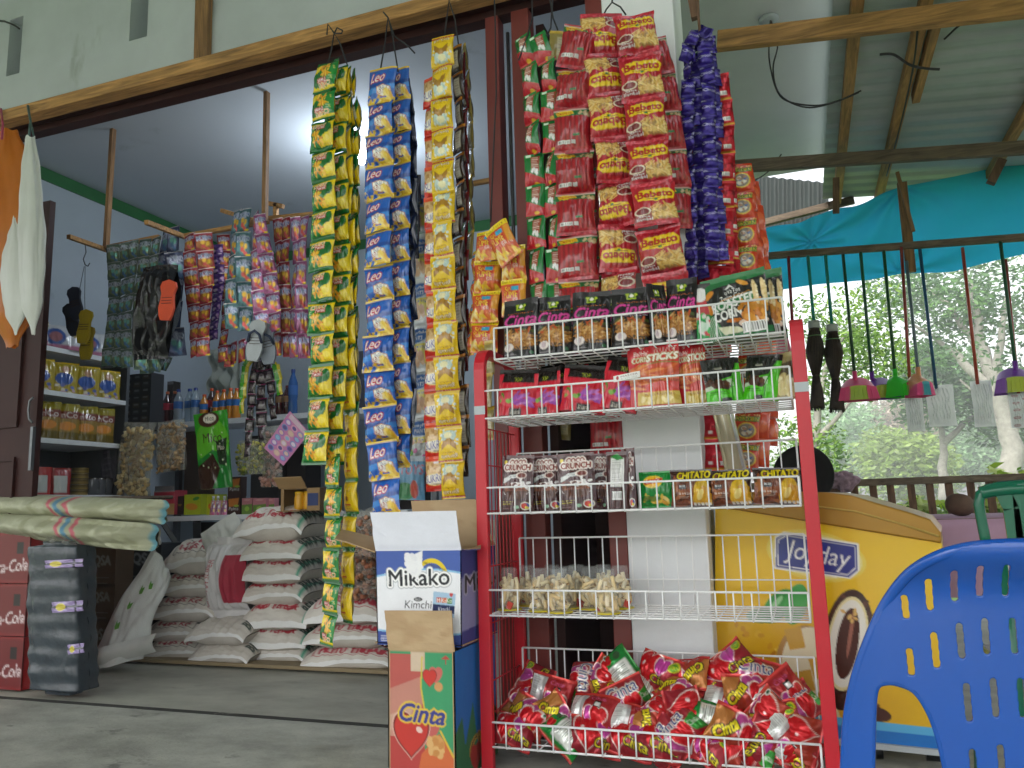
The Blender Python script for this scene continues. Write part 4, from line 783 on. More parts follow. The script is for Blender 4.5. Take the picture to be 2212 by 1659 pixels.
# ---------------------------------------------------------------- brooms, dustpans and wrapped mops on the rail
def stick(p0, p1, col, Y): mb = MB(); mb.tube([at(*p0, Y=Y), at(*p1, Y=Y)], .0105, col, n=8); return mb
def broom(p0, p1, p2, label):
    Y = Yb-.06; a, b, c = at(*p0, Y=Y), at(*p1, Y=Y), at(*p2, Y=Y); t = thing('bristle_broom', label, 'broom', a, 0, 'brooms and pans on the rail')
    wbuild(stick(p0, p1, '1d8a7c', Y), 'handle', M.plain, t)
    mb = MB(); mb.tube([b, b+(c-b)*.08], [.04, .038], 'b8bcb4', n=12); wbuild(mb, 'collar', M.plain, t)
    d = c-b; prof = [.034, .032, .05, .058, .05, .034, .022, .026, .036, .044, .05]
    mb = MB(); mb.tube([b+d*(.06+.9*i/10)+Vector((.006*math.sin(i), 0, 0)) for i in range(11)], prof, '4a4038', n=14)
    q = random.Random(label)
    for k in range(110):
        an = q.uniform(0, 6.28); r0, r1 = .028, .052*q.uniform(.6, 1); o0 = Vector((math.cos(an)*r0, math.sin(an)*r0, 0)); o1 = Vector((math.cos(an)*r1, math.sin(an)*r1, 0)); s = q.uniform(.02, .5)
        mb.tube([b+d*(.62)+o0*.8, b+d*(1-.02*q.random())+o1], [.0022, .0012], q.choice(['342a24', '46392f', '2a2420']), n=3, cap=False)
        an = q.uniform(0, 6.28); mb.tube([b+d*.1+Vector((math.cos(an)*.034, math.sin(an)*.034, 0)), b+d*.33+Vector((math.cos(an)*.059, math.sin(an)*.059, 0)), b+d*.6+Vector((math.cos(an)*.024, math.sin(an)*.024, 0))], .0022, q.choice(['4a3c30', '2e2620']), n=3, cap=False)
    wbuild(mb, 'bristles', mat('dark_bristle', None, .9, mott=.3, mscale=30), t)
    mb = MB(); mb.tube([b+d*.17+Vector((math.cos(k*.63)*.046, math.sin(k*.63)*.046, 0)) for k in range(10)], .003, '6a9a5a', n=4, closed=True); wbuild(mb, 'binding', M.plain, t)
broom((1745, 552), (1758, 694), (1766, 888), 'dark bristle broom with a teal handle, nearer the red rack'); broom((1783, 551), (1797, 702), (1809, 892), 'dark bristle broom with a teal handle, right beside the pink dustpan')
def dustpan(p0, p1, x0, x1, yt, yb, hc, ca, cb, label, dy=0., yaw=0., cc=None):
    Y = Yb-.06+dy; a, b = at(*p0, Y=Yb-.06), at(*p1, Y=Y); t = thing('long_handled_dustpan', label, 'dustpan', a, 0, 'brooms and pans on the rail')
    mb = MB(); mb.tube([a, b], .0105, hc, n=8); wbuild(mb, 'handle', M.plain, t)
    w = (at(x1, yb, Y=Y)-at(x0, yb, Y=Y)).length; h = at(x0, yt, Y=Y).z-at(x0, yb, Y=Y).z; c0 = at((x0+x1)/2, yb, Y=Y); R = Matrix.Rotation(yaw, 3, 'Z')
    T = lambda x, y, z: c0+R@Vector((x, y, z)); mb = MB(); N = 25
    arch = lambda s: h*(.5+.48*math.sqrt(max(0, 1-s*s)))
    P = []; C = []
    for i in range(N):          # front lip, front wall top, hood top, back wall
        s = -1+2*i/(N-1); cc_ = lin(cb if abs(s) < .42 else ca); hood = lin(cc or ca); sag = .012*math.cos(s*1.5)
        zt_ = arch(s); zf = h*(.46+.1*math.cos(s*1.57)); wx = w/2
        P += [T(s*wx, -.07-sag, 0), T(s*wx*.86, -.065-sag, zf), T(s*wx*.84, -.066-sag, zf+.006), T(s*wx*.80, .01, zt_), T(s*wx*.80, .05, zt_*.88), T(s*wx*.95, .06, .0)]
        C += [cc_, cc_, hood, hood, hood, lin(ca)]
    F = []
    for i in range(N-1):
        for k in range(5): j = i*6+k; F.append((j, j+6, j+7, j+1))
    F += [(0, 1, 2, 3, 4, 5), tuple(reversed([(N-1)*6+k for k in range(6)]))]
    mb.add(P, F, C, False); wbuild(mb, 'pan', M.plain, t)
    mb = MB(); mb.tube([T(0, -.02, h*.6), b-Vector((0, 0, .0)), b+Vector((0, 0, .05))], .016, cc or ca, n=8); wbuild(mb, 'socket', M.plain, t)
    mb = MB()
    for k in range(-3, 4): mb.bar(T(k*w*.11, -.084, h*.03), T(k*w*.1, -.08, h*.46), .003, .003, cb if abs(k) < 2 else ca)
    wbuild(mb, 'rib', M.plain, t)
    return t
dustpan((1859, 545), (1884, 818), 1868, 1942, 814, 862, '1f5a34', '6a2a9c', 'a8b81c', 'purple and lime dustpan behind the pink one', .1, .1)
dustpan((1821, 550), (1847, 818), 1810, 1900, 814, 866, '22502c', 'e8447c', 'a8c024', 'pink and lime long handled dustpan')
dustpan((1909, 542), (1934, 814), 1920, 1966, 808, 858, '22562c', '35d22c', 'e8447c', 'bright green and pink dustpan turned sideways', 0, .9)
dustpan((1958, 564), (1984, 810), 1962, 2010, 805, 857, '6a7c84', 'ee4a8a', '35a8b8', 'pink and teal dustpan with a peach hood', -.06, .5, 'e8a070')
dustpan((2161, 522), (2194, 797), 2146, 2240, 793, 850, '2a5a3c', '7a35a8', 'b8c81c', 'purple and lime dustpan at the right edge of the picture', 0, -.1)
def mop(p0, p1, x0, x1, yt, yb, hc, label, pr=None):
    Y = Yb-.02; a, b = at(*p0, Y=Y), at(*p1, Y=Y); t = thing('wrapped_mop', label, 'mop', a, 0, 'brooms and pans on the rail')
    wbuild(stick(p0, p1, hc, Y), 'handle', M.plain, t); c0 = at((x0+x1)/2+4, yb, Y=Y); w = (at(x1, yb, Y=Y)-at(x0, yb, Y=Y)).length; h = at(x0, yt, Y=Y).z-at(x0, yb, Y=Y).z
    A = Cv(30, 44, 'fafbfa', .6); q0 = random.Random(label)
    for k in range(6): A.line([(.2+.11*k+.03*math.sin(j*1.3+k), .1+.08*j) for j in range(10)], .008, q0.choice(['c8ccc8', 'bcc0bc', 'd4d8d4']))
    if pr:
        for k in range(9): A.ell(.3+.5*(k % 2), .12+.1*k, .16, .03, 'b04a50'); A.ell(.3+.5*(k % 2), .12+.1*k, .12, .02, 'e6dcdc')
    link('wrapper', pack('wrapper', w, h, .07, A, M.wrap, 'e2e4e2', 'pillow', .06, 'bottom', len(label), .2, .04), t, c0-t.location)
mop((1947, 534), (1968, 868), 1957, 1996, 850, 932, 'a8483c', 'narrow wrapped mop with a red handle below the pink and teal dustpan')
mop((1987, 538), (2023, 845), 2003, 2064, 832, 921, '1c5478', 'wide wrapped mop with a blue handle')
mop((2079, 535), (2112, 832), 2102, 2148, 822, 922, 'b04a34', 'wrapped mop with a red handle between the blue mop and the purple pan')
mop((2172, 560), (2200, 850), 2182, 2226, 846, 924, '9a4034', 'wrapped mop with red printed rings below the purple dustpan', True)
t = thing('long_handled_dustpan', 'red handled pan hanging behind the end of the red rack', 'dustpan', at(1703, 554, Y=Yb-.06), 0, 'brooms and pans on the rail'); wbuild(stick((1703, 554), (1714, 735), '8a2a30', Yb-.06), 'handle', M.plain, t)
mb = MB(); b = at(1680, 735, Y=Yb-.1); mb.prism([(b.x-.06, b.z-.16), (b.x+.1, b.z-.18), (b.x+.06, b.z+.05), (b.x-.02, b.z+.04)], Yb-.12, Yb-.06, 'd86a84'); wbuild(mb, 'pan', M.plain, t)
# ---------------------------------------------------------------- red snack rack
RX0, RX1, RY0, RY1, RZ = -1.071, .002, 2.565, 2.935, 1.405
rk = thing('wire_snack_rack', 'red metal snack rack with five white wire baskets', 'rack', ((RX0+RX1)/2, RY0, 0))
for x in (RX0+.02, RX1+.01):
    pts = [(x, RY0+.013, 0), (x, RY0+.013, RZ-.07)]+[(x, RY0+.013+.07*(1-math.cos(a)), RZ-.07+.07*math.sin(a)) for a in (.3, .6, .9, 1.2, 1.5708)]
    pts += [(x, RY1-.07-.013+.07*math.sin(a), RZ-.07+.07*math.cos(a)) for a in (0, .35, .7, 1.05, 1.35)]+[(x, RY1-.013, RZ-.08), (x, RY1-.013, 0)]
    mb = MB(); P = []; F = []; N = len(pts)
    for i, p in enumerate(pts):
        a = Vector(pts[max(i-1, 0)]); b = Vector(pts[min(i+1, N-1)]); tg = (b-a).normalized(); nr = Vector((0, tg.z, -tg.y))
        for sx, sn in ((-.0205, -.013), (.0205, -.013), (.0205, .013), (-.0205, .013)): P.append(Vector(p)+Vector((sx, 0, 0))+nr*sn)
    for i in range(N-1):
        for k in range(4): F.append((i*4+k, i*4+(k+1) % 4, i*4+4+(k+1) % 4, i*4+4+k))
    mb.add(P, F+[(3, 2, 1, 0), tuple((N-1)*4+k for k in range(4))]); wbuild(mb, 'side_frame', M.redp, rk, bevel=.003, fixn=True)
    mb = MB(); q = 9
    for k in range(1, q): y = RY0+.025+(RY1-RY0-.05)*k/q; mb.tube([(x, y, .09), (x, y, 1.13)], .0022, n=5)
    for z in (.09, .27, .46, .65, .84, 1.0, 1.13): mb.tube([(x, RY0+.02, z), (x, RY1-.02, z)], .0026, n=5)
    wbuild(mb, 'side_grille', M.redp, rk)
    for z in (1.175, ): mb = MB(); mb.lohi((x-.02, RY0-.002, z), (x+.021, RY0+.001, z+.03)); wbuild(mb, 'sticker', M.wall, rk)
mb = MB(); mb.bar((RX0, RY1-.013, .05), (RX1, RY1-.013, .05), .02, .02); wbuild(mb, 'cross_bar', M.redp, rk)
SH = [(1.366, 1.478, 1.50, .0), (1.160, 1.257, 1.30, 0), (.832, .920, 1.055, 0), (.494, .577, .735, 0), (.076, .153, .335, 0)]
BX0, BX1 = -1.036, -.018
def basket(zb, zf, zr, first):
    w, w2 = .0037, .0026; y0, y1 = RY0+.004, RY1-.035; x0, x1 = (BX0, BX1) if not first else (BX0+.045, BX1-.005)
    mb = MB()
    mb.tube([(x0, y0, zf), (x1, y0, zf)], w); mb.tube([(x0, y0, zb), (x1, y0, zb)], w); mb.tube([(x0, y1, zr), (x1, y1, zr)], w); mb.tube([(x0, y1, zb), (x1, y1, zb)], w)
    for x in (x0, x1): mb.tube([(x, y0, zb), (x, y1, zb)], w); mb.tube([(x, y0, zf), (x, y0, zb)], w); mb.tube([(x, y1, zr), (x, y1, zb)], w)
    if zr-zb > .18: mb.tube([(x0, y1, zb+.09), (x1, y1, zb+.09)], w2)
    n = 19
    for k in range(1, n):
        x = x0+(x1-x0)*k/n; mb.tube([(x, y0-.003, zf), (x, y0-.003, zb-.002)], w2); mb.tube([(x, y0, zb-.003), (x, y1, zb-.003)], w2); mb.tube([(x, y1+.003, zb), (x, y1+.003, zr)], w2)
    for k in range(1, 6): y = y0+(y1-y0)*k/6; mb.tube([(x0, y, zb), (x1, y, zb)], w2)
    return mb
for i, (zb, zf, zr, _) in enumerate(SH): wbuild(basket(zb, zf, zr, i == 0), 'wire_basket', M.wire, rk)
a = at(1325, 818, Y=RY0-.006); b = at(1382, 806, Y=RY0-.006)
A = Cv(60, 14, 'f0f0ee', 6); A.text('MASTER', .28, .2, .92, .5, '8a5a60', 0, .02); A.text('Rak Snack - Grosir', .3, .62, .9, .84, '9a9a9a'); A.ell(.16, .45, .05, .3, 'b84a54')
me = panel('price_holder', [a+Vector((0, 0, .008)), b+Vector((0, 0, .008)), b-Vector((0, 0, .012)), a-Vector((0, 0, .012))], A, M.card, thick=.006, backcol='e0e0e0'); link('price_holder', me, rk, -rk.location)
# ================================================================= hanging snack strips
def variants(name, size, T, art, m, back, n=4, **k):
    A = art.out(); Bk = back.out() if isinstance(back, Cv) else back
    return [pack(name, size[0], size[1], T, A, m, Bk, seed=3+7*i, **{**{'crumple': .08+.035*i}, **k}) for i in range(n)]
SZ = (.12, .115)
chiki = variants('crisp_packet', SZ, .045, art_chiki(), M.film, art_chikiback()); chikib = variants('crisp_packet', (.1, .12), .04, art_chikiback(), M.film, 'd8b808'); chikid = variants('crisp_packet', (.1, .12), .04, art_chikidark(), M.film, 'd8b808')
leo = variants('crisp_packet', SZ, .045, art_leo(), M.film, '0c1c48'); leob = variants('crisp_packet', (.09, .12), .04, art_leoback(), M.film, '0c1430', 2)
gar = variants('peanut_packet', (.1, .118), .04, art_garuda(), M.film, 'c8a010'); suk = variants('peanut_packet', (.1, .125), .035, art_sukro(), M.film, '9a1c10', 2)
drk = variants('coffee_packet', (.08, .11), .03, art_darkback(), M.film, '1c100a', 2); mar = variants('coffee_packet', (.08, .11), .03, art_darkback('6a1a1e', 'b8b090', '8a2a20'), M.film, '4a1014', 2); gld = variants('coffee_packet', (.08, .11), .03, art_darkback('8a7a3c', 'b8ae82', 'c8a83a'), M.film, '6a5a2c', 2)
beb = variants('fries_packet', (.145, .155), .05, art_beb(), M.film, art_bebback()); bebb = variants('fries_packet', (.135, .155), .05, art_bebback(), M.film, '9a1420')
twi = variants('noodle_packet', (.09, .115), .04, art_twist(), M.film, '8a1c28', 2); yum = variants('jelly_packet', (.105, .115), .04, art_yum(), M.film, 'c8941c')
pur = variants('chocolate_bar', (.05, .12), .022, art_purple(), M.foil, '241668', 2, seal=.14); rdf = variants('nut_packet', (.085, .11), .03, art_redfoil(), M.foil, '8a0f20', 2); ora = variants('popcorn_packet', (.09, .11), .035, art_orange(), M.film, 'a83010', 2); orp = variants('popcorn_packet', (.07, .1), .035, art_orangeplain(), M.film, 'a83010', 2)
dia = variants('diaper_pack', (.13, .16), .04, art_diaper(), M.film, 'b0b8c0', 2)
GC, GL, GG, GB = 'crisp strips tied at the left', 'potato snack strips', 'peanut and coffee strips', 'fries strips at the doorway'
y0 = 2.82
strip('frontmost green and yellow crisp strip, left side of its bundle', 'snack strip', GC, chiki, SZ, [(707, 135), (700, 210), (697, 450), (694, 700), (689, 850), (683, 1000)], y0, 13, .135, -.12, flips=[1, 1]+[0]*11)
strip('green and yellow crisp strip tucked just right of the frontmost one', 'snack strip', GC, chiki, SZ, [(730, 145), (724, 240), (727, 450), (728, 700), (722, 880), (718, 1005)], y0+.06, 13, .125, -.12)
strip('lower green and yellow crisp strip hanging upside down in front of rice sacks', 'snack strip', GC, chiki, SZ, [(722, 985), (716, 1090), (717, 1200), (712, 1300), (703, 1395)], y0+.035, 6, .095, -.3, flips=[1])
strip('crisp strip showing its plain yellow backs, lowest at the right of its bundle', 'snack strip', GC, chikib, (.1, .12), [(748, 150), (752, 450), (754, 700), (757, 950), (758, 1080), (752, 1200), (752, 1340)], y0+.10, 17, .088, -.5)
strip('half hidden green crisp strip at the right edge of its bundle', 'snack strip', GC, chikid, (.1, .12), [(762, 155), (770, 300), (769, 400), (768, 470)], y0+.13, 5, .075, -.8)
strip('green crisp strip at the back of its bundle, edge on', 'snack strip', GC, chikid, (.1, .12), [(742, 160), (758, 330), (762, 520), (764, 700), (764, 880), (760, 1010)], y0+.12, 13, .085, -.5)
strip('front blue potato snack strip with white lettering', 'snack strip', GL, leo, SZ, [(830, 148), (822, 210), (817, 400), (817, 700), (820, 900), (830, 1020), (836, 1112)], y0, 13, .14, -.05)
strip('second blue potato snack strip, mostly behind the front one', 'snack strip', GL, leo, SZ, [(858, 150), (862, 300), (858, 600), (863, 850), (860, 1010)], y0+.06, 12, .115, -.1)
strip('dark navy backs of a potato snack strip', 'snack strip', GL, leob, (.09, .12), [(874, 180), (886, 330), (882, 600), (886, 850), (874, 1000)], y0+.09, 11, .09, -.5)
strip('second dark navy strip of backs, furthest right of the potato snacks', 'snack strip', GL, leob, (.09, .12), [(866, 170), (876, 330), (872, 600), (876, 850), (866, 1000)], y0+.14, 11, .1, -.25)
strip('yellow peanut strip in front, printed with a brown bird', 'snack strip', GG, gar, (.1, .118), [(955, 76), (955, 250), (957, 450), (962, 700), (970, 900), (978, 1078)], y0, 14, .102, -.05, flips=[0]*5+[1]*9)
strip('red and tan peanut strip half hidden behind the yellow one', 'snack strip', GG, suk, (.1, .125), [(938, 165), (940, 400), (942, 700), (940, 900), (943, 1060)], y0+.06, 13, .1, -.05)
strip('dark coffee sachet strip with white labels behind the yellow peanut strip', 'snack strip', GG, drk, (.08, .11), [(985, 100), (992, 300), (992, 600), (1000, 850), (1000, 1030)], y0+.08, 15, .07, -.5)
strip('maroon coffee sachet strip', 'snack strip', GG, mar, (.08, .11), [(1000, 120), (1005, 330), (1003, 600), (1003, 800)], y0+.12, 11, .06, -.7)
strip('dull gold sachet strip at the right of the peanut bundle', 'snack strip', GG, gld, (.08, .11), [(1003, 100), (1016, 250), (1018, 400), (1016, 560)], y0+.14, 8, .055, -.8)
strip('orange and yellow jelly strip left of the red rack', 'snack strip', None, yum, (.105, .115), [(1056, 500), (1053, 560), (1050, 640), (1044, 760)], 2.86, 4, .115, 0)
strip('shorter orange jelly strip under the tipped packet', 'snack strip', None, yum, (.105, .115), [(1105, 530), (1108, 600), (1110, 680)], 2.84, 2, .105, .1)
strip('jelly strip seen edge on with green corners', 'snack strip', None, yum, (.105, .115), [(1030, 540), (1024, 650), (1020, 770)], 2.9, 4, .08, -.9)
strip('single red and white jelly packet tipped over the top of its strip', 'snack packet', None, yum, (.105, .115), [(1070, 487), (1108, 560)], 2.80, 1, .11, 0)
strip('yellow packet strip hanging inside the left end of the rack', 'snack strip', None, gld, (.08, .11), [(1056, 735), (1054, 840), (1058, 950)], 2.75, 3, .05, -.3)
strip('twisted green and red noodle strip nearest the brown door', 'snack strip', 'green noodle strips', twi, (.09, .115), [(1128, 75), (1140, 120), (1147, 200), (1152, 350), (1158, 500), (1165, 680)], 2.86, 9, .085, -.3, jy=.5)
strip('twisted green and red noodle strip beside the red fries strip', 'snack strip', 'green noodle strips', twi, (.09, .115), [(1158, 75), (1180, 130), (1188, 200), (1192, 350), (1198, 500), (1205, 680)], 2.84, 9, .08, -.3, jy=.5)
strip('yellow packet bunched at the top between green and red strips', 'snack packet', None, gld, (.08, .11), [(1212, 68), (1208, 130)], 2.86, 1, .09, .4)
strip('red fries strip with backs outward and green bands, left of the fries bunch', 'snack strip', GB, bebb, (.135, .155), [(1262, 55), (1240, 160), (1236, 250), (1242, 430), (1248, 610), (1250, 700)], 2.80, 7, .15, .05)
strip('dark backed red fries strip deep in the fries bunch', 'snack strip', GB, bebb, (.135, .155), [(1285, 120), (1282, 300), (1290, 450), (1295, 690)], 2.93, 6, .1, -.4)
strip('red fries strip twisted and upside down in the middle of the bunch', 'snack strip', GB, beb, (.145, .155), [(1300, 30), (1300, 120), (1320, 250), (1330, 400), (1338, 560), (1342, 690)], 2.82, 7, .155, .1, flips=[1], jy=.45)
strip('slim red fries strip squeezed behind the twisted one', 'snack strip', GB, beb, (.145, .155), [(1345, 60), (1335, 150), (1325, 330), (1320, 500), (1325, 690)], 2.90, 6, .12, -.5, flips=[1])
strip('longest red fries strip with full lettering, front right of the bunch', 'snack strip', GB, beb, (.145, .155), [(1368, 28), (1383, 130), (1393, 250), (1406, 370), (1420, 500), (1440, 640), (1446, 690)], 2.78, 7, .16, .1)
strip('red fries strip with its backs out at the right of the bunch', 'snack strip', GB, bebb, (.135, .155), [(1400, 80), (1425, 180), (1442, 290), (1455, 400), (1462, 490)], 2.9, 5, .14, .4)
strip('red fries packet hanging low between the second and third baskets', 'snack strip', GB, bebb, (.135, .155), [(1305, 780), (1308, 880), (1312, 985)], 2.98, 2, .13, 0)
strip('yellow packet dangling in the dark doorway behind the rack', 'snack strip', None, gld, (.08, .11), [(1222, 880), (1216, 945)], 3.1, 1, .06, .2)
GP = 'strips hung right of the white pillar'
for i, (xs_, lb) in enumerate((([(1488, 95), (1484, 200), (1490, 400), (1492, 600)], 'purple foil chocolate strip nearest the pillar'), ([(1502, 75), (1508, 200), (1512, 400), (1516, 600)], 'second purple chocolate strip from the pillar'), ([(1520, 70), (1530, 200), (1534, 400), (1540, 560)], 'third purple chocolate strip, pale wrappers showing'), ([(1530, 80), (1545, 220), (1550, 420), (1556, 560)], 'purple chocolate strip touching the red nut strip'))):
    strip(lb, 'chocolate strip', GP, pur, (.05, .12), xs_, 2.95+.04*(i % 2), 13, .058, .3*i-.4, jy=.5, name='chocolate_strip', part='chocolate_bar')
strip('purple chocolates bunched in a knot at the top', 'chocolate strip', GP, pur, (.05, .12), [(1532, 75), (1514, 58), (1494, 72), (1484, 130)], 2.93, 3, .055, .2, jy=.5, name='chocolate_strip', part='chocolate_bar')
strip('red foil nut strip reaching below the second basket', 'snack strip', GP, rdf, (.085, .11), [(1548, 160), (1560, 300), (1556, 500), (1548, 700), (1550, 900), (1554, 1015)], 3.02, 14, .1, .1)
strip('slim red nut strip behind the purple chocolates', 'snack strip', GP, rdf, (.085, .11), [(1502, 200), (1504, 400), (1508, 640)], 3.05, 8, .06, -.5)
strip('red nut strip bending right of the purple chocolates', 'snack strip', GP, rdf, (.085, .11), [(1560, 165), (1572, 300), (1578, 450), (1588, 620)], 3.05, 8, .06, .6)
strip('orange popcorn strip with round pictures', 'snack strip', GP, ora, (.09, .11), [(1596, 360), (1608, 480), (1620, 640), (1618, 850), (1612, 1020)], 3.12, 11, .09, 0)
strip('plain orange popcorn strip seen from its side', 'snack strip', GP, orp, (.07, .1), [(1605, 352), (1622, 450), (1640, 600), (1648, 780), (1648, 1005)], 3.18, 12, .068, .6)
strip('orange popcorn strip hanging furthest right', 'snack strip', GP, orp, (.07, .1), [(1628, 390), (1648, 520), (1664, 700), (1668, 960)], 3.24, 10, .06, .9)
strip('pale blue and yellow diaper pack strip behind the potato snacks', 'diaper strip', None, dia, (.13, .16), [(902, 415), (900, 560), (903, 720), (908, 850), (912, 1000)], 3.4, 6, .16, -.1)
strip('dark sachet strip above the diaper packs', 'snack strip', None, leob, (.09, .12), [(888, 380), (890, 470), (888, 560)], 3.3, 3, .1, 0)
# strings that tie the bundles
def string(label, polylines, Y, r=.0035):
    mb = MB()
    for pl_ in polylines: mb.tube([at(p[0], p[1], Y=Y+(p[2] if len(p) > 2 else 0)) for p in pl_], r, n=5)
    return tag(mb.build('hanging_string', M.string), label, 'string', 'strings over the beam')
string('dark string tied in a bow over the beam above the green crisp strips', [[(707, 145), (715, 110), (722, 72), (735, 95), (750, 140)], [(722, 72), (708, 52), (706, 75)], [(722, 72), (728, 60), (740, 66), (738, 72), (722, 72)]], 2.83)
string('dark string knotted above the blue potato strips with a loose end', [[(822, 150), (832, 90), (838, 38), (848, 80), (860, 155)], [(838, 38), (828, 26)], [(838, 38), (852, 78), (882, 100), (896, 115)]], 2.83)
string('dark string above the yellow peanut strip', [[(960, 80), (965, 40), (970, 0), (982, 40), (990, 95)], [(970, 0), (968, -30)]], 2.83)
string('long loose grey string hanging down past the brown post', [[(1068, -10), (1070, 60), (1072, 200), (1066, 330), (1060, 480)]], 2.84)
string('grey strings over the green noodle strips', [[(1120, 130), (1135, 90), (1150, 40), (1148, -20)], [(1195, -20), (1190, 60), (1165, 110)], [(1185, -20), (1195, 40), (1205, 65)]], 2.84)
string('dark string hooked above the red fries strips', [[(1300, 40), (1310, 20), (1322, 5), (1340, 15), (1352, 32)], [(1322, 5), (1324, -25)]], 2.84)
mb = MB(); mb.bar(at(1488, -40, Y=2.97), at(1502, 40, Y=2.97), .03, .03, up=Vector((0, 1, 0))); mb.tube([at(1506, -20, Y=2.93), at(1509, 40, Y=2.93), at(1512, 70, Y=2.93)], .006); tag(mb.build('hanging_hook', M.wood_oldz), 'old timber peg and cord holding the purple chocolate strips', 'peg')
# ================================================================= goods in the red rack
def stand(name, label, cat, group, meshes, size, x0, x1, ytop, shelf, dy, yaw=0., lean=.06, roll=0., idx=None):
    Y = RY0+.03+dy; zb = SH[shelf][0]+.004; c = at((x0+x1)/2, ytop, Y=Y); w = (at(x1, ytop, Y=Y)-at(x0, ytop, Y=Y)).length; h = c.z-zb
    q_ = random.Random(label); roll += q_.uniform(-.045, .045); yaw += q_.uniform(-.08, .08); o = link(name, meshes[(idx if idx is not None else int(x0)) % len(meshes)], None, (c.x, Y, zb), Matrix.Rotation(yaw, 3, 'Z')@Matrix.Rotation(roll, 3, 'Y')@Matrix.Rotation(-lean, 3, 'X'), (w/size[0], .5+.5*w/size[0], h/size[1]))
    return tag(o, label, cat, group)
cin = [pack('black_snack_pouch', .135, .205, .05, art_cinta().out(), M.matte, '1a1518', 'stand', .1, 'bottom', s, .15) for s in (1, 5, 8)]
G1_ = 'black pouches on the top basket'
for x0, x1, y, dy, yaw, lb in ((1082, 1160, 645, .03, -.05, 'black stick snack pouch at the left end of the top basket'), (1158, 1232, 638, .03, .05, 'black stick snack pouch second from the left in the top basket'), (1230, 1313, 628, .03, -.05, 'black stick snack pouch third from the left in the top basket'), (1316, 1402, 621, .03, .05, 'black stick snack pouch fourth from the left in the top basket'), (1398, 1448, 612, .04, .7, 'narrow black pouch turned sideways beside the fourth one'), (1432, 1500, 600, .05, -.15, 'black stick snack pouch next to the red and green pack'), (1195, 1270, 640, .16, .1, 'black pouch standing in the back row of the top basket'), (1280, 1350, 632, .17, 0, 'black pouch in the back row behind the gap')):
    stand('black_snack_pouch', lb, 'snack pouch', G1_, cin, (.135, .205), x0, x1, y, 0, dy, yaw)
crn = [pack('corn_snack_pouch', .23, .215, .06, art_corn().out(), M.matte, '22251f', 'stand', .08, 'bottom', 2, .14)]
stand('corn_snack_pouch', 'big black and green roasted corn pouch leaning on the top basket rail', 'snack pouch', 'corn pouches', crn, (.23, .215), 1520, 1662, 588, 0, .03, -.1, .05, -.06)
stand('corn_snack_pouch', 'second roasted corn pouch, tucked behind the first at the basket end', 'snack pouch', 'corn pouches', crn, (.23, .215), 1556, 1688, 584, 0, .10, 0, .05, 0)
A = Cv(36, 50, 'c23a40', .6); A.rect(0, .55, 1, 1, '1f9a4a'); A.bits(20, .1, .5, .9, .9, ['e8e8e0', '2ac05a', 'd8505a'], .1, .05); A.rect(0, 0, 1, .3, '20201c'); A.ell(.4, .2, .3, .12, 'e8e8e8'); A.ell(.45, .75, .2, .08, 'd0e8d8')
stand('snack_pouch', 'red and green pouch squeezed between black pouches and roasted corn', 'snack pouch', None, [pack('snack_pouch', .1, .2, .04, A.out(), M.matte, '1c8a3a', 'stand', .08, 'bottom', 3)], (.1, .2), 1490, 1545, 612, 0, .05, .1)
rp = [pack('red_snack_pouch', .165, .155, .06, art_redpouch().out(), M.matte, '2a1416', 'stand', .08, 'bottom', s, .12) for s in (2, 6)]
for x0, x1, y, dy, yaw, rl, lb in ((1070, 1152, 795, .03, .1, .04, 'red and black snack pouch at the left end of the second basket'), (1140, 1208, 792, .05, -.25, 0, 'red and black snack pouch second in the second basket'), (1206, 1300, 785, .03, .1, .12, 'red and black snack pouch tipped to the right'), (1282, 1368, 768, .04, -.15, .2, 'red and black snack pouch leaning on the red corn sticks'), (1170, 1250, 782, .16, .1, 0, 'red and black pouch in the back row of the second basket'), (1250, 1330, 770, .18, 0, .05, 'red and black pouch in the back row against the corn sticks')):
    stand('red_snack_pouch', lb, 'snack pouch', 'red and black pouches', rp, (.165, .155), x0, x1, y, 1, dy, yaw, .14, rl)
st = [pack('corn_stick_bag', .165, .235, .05, art_sticks().out(), M.film, '9a1a20', 'stand', .05, 'bottom', 4, .13)]
stand('corn_stick_bag', 'tall red corn sticks bag in front with the price holder over it', 'snack bag', 'corn sticks bags', st, (.165, .235), 1353, 1463, 735, 1, .02, 0, .03)
stand('corn_stick_bag', 'narrower red corn sticks bag to the right of the front one', 'snack bag', 'corn sticks bags', st, (.165, .235), 1462, 1526, 735, 1, .06, .15, .03)
stand('corn_stick_bag', 'red corn sticks bag hidden behind the left edge of the front one', 'snack bag', 'corn sticks bags', st, (.165, .235), 1340, 1440, 752, 1, .12, -.1, .03)
gp = [pack('green_snack_pouch', .14, .16, .05, art_greenp().out(), M.matte, '16200f', 'stand', .06, 'bottom', 3, .12)]
stand('green_snack_pouch', 'lime green and black pouch beside the corn sticks', 'snack pouch', 'green pouches', gp, (.14, .16), 1520, 1606, 772, 1, .04, .35, .12, -.1)
stand('green_snack_pouch', 'lime green and black pouch next to the gold one', 'snack pouch', 'green pouches', gp, (.14, .16), 1596, 1676, 765, 1, .03, -.3, .12, .1)
stand('gold_snack_pouch', 'dull gold snack pouch at the right end of the second basket', 'snack pouch', None, [pack('gold_snack_pouch', .1, .16, .05, art_goldp().out(), M.film, '5a5030', 'stand', .06, 'bottom', 8, .14)], (.1, .16), 1650, 1716, 762, 1, .03, -.3, .1)
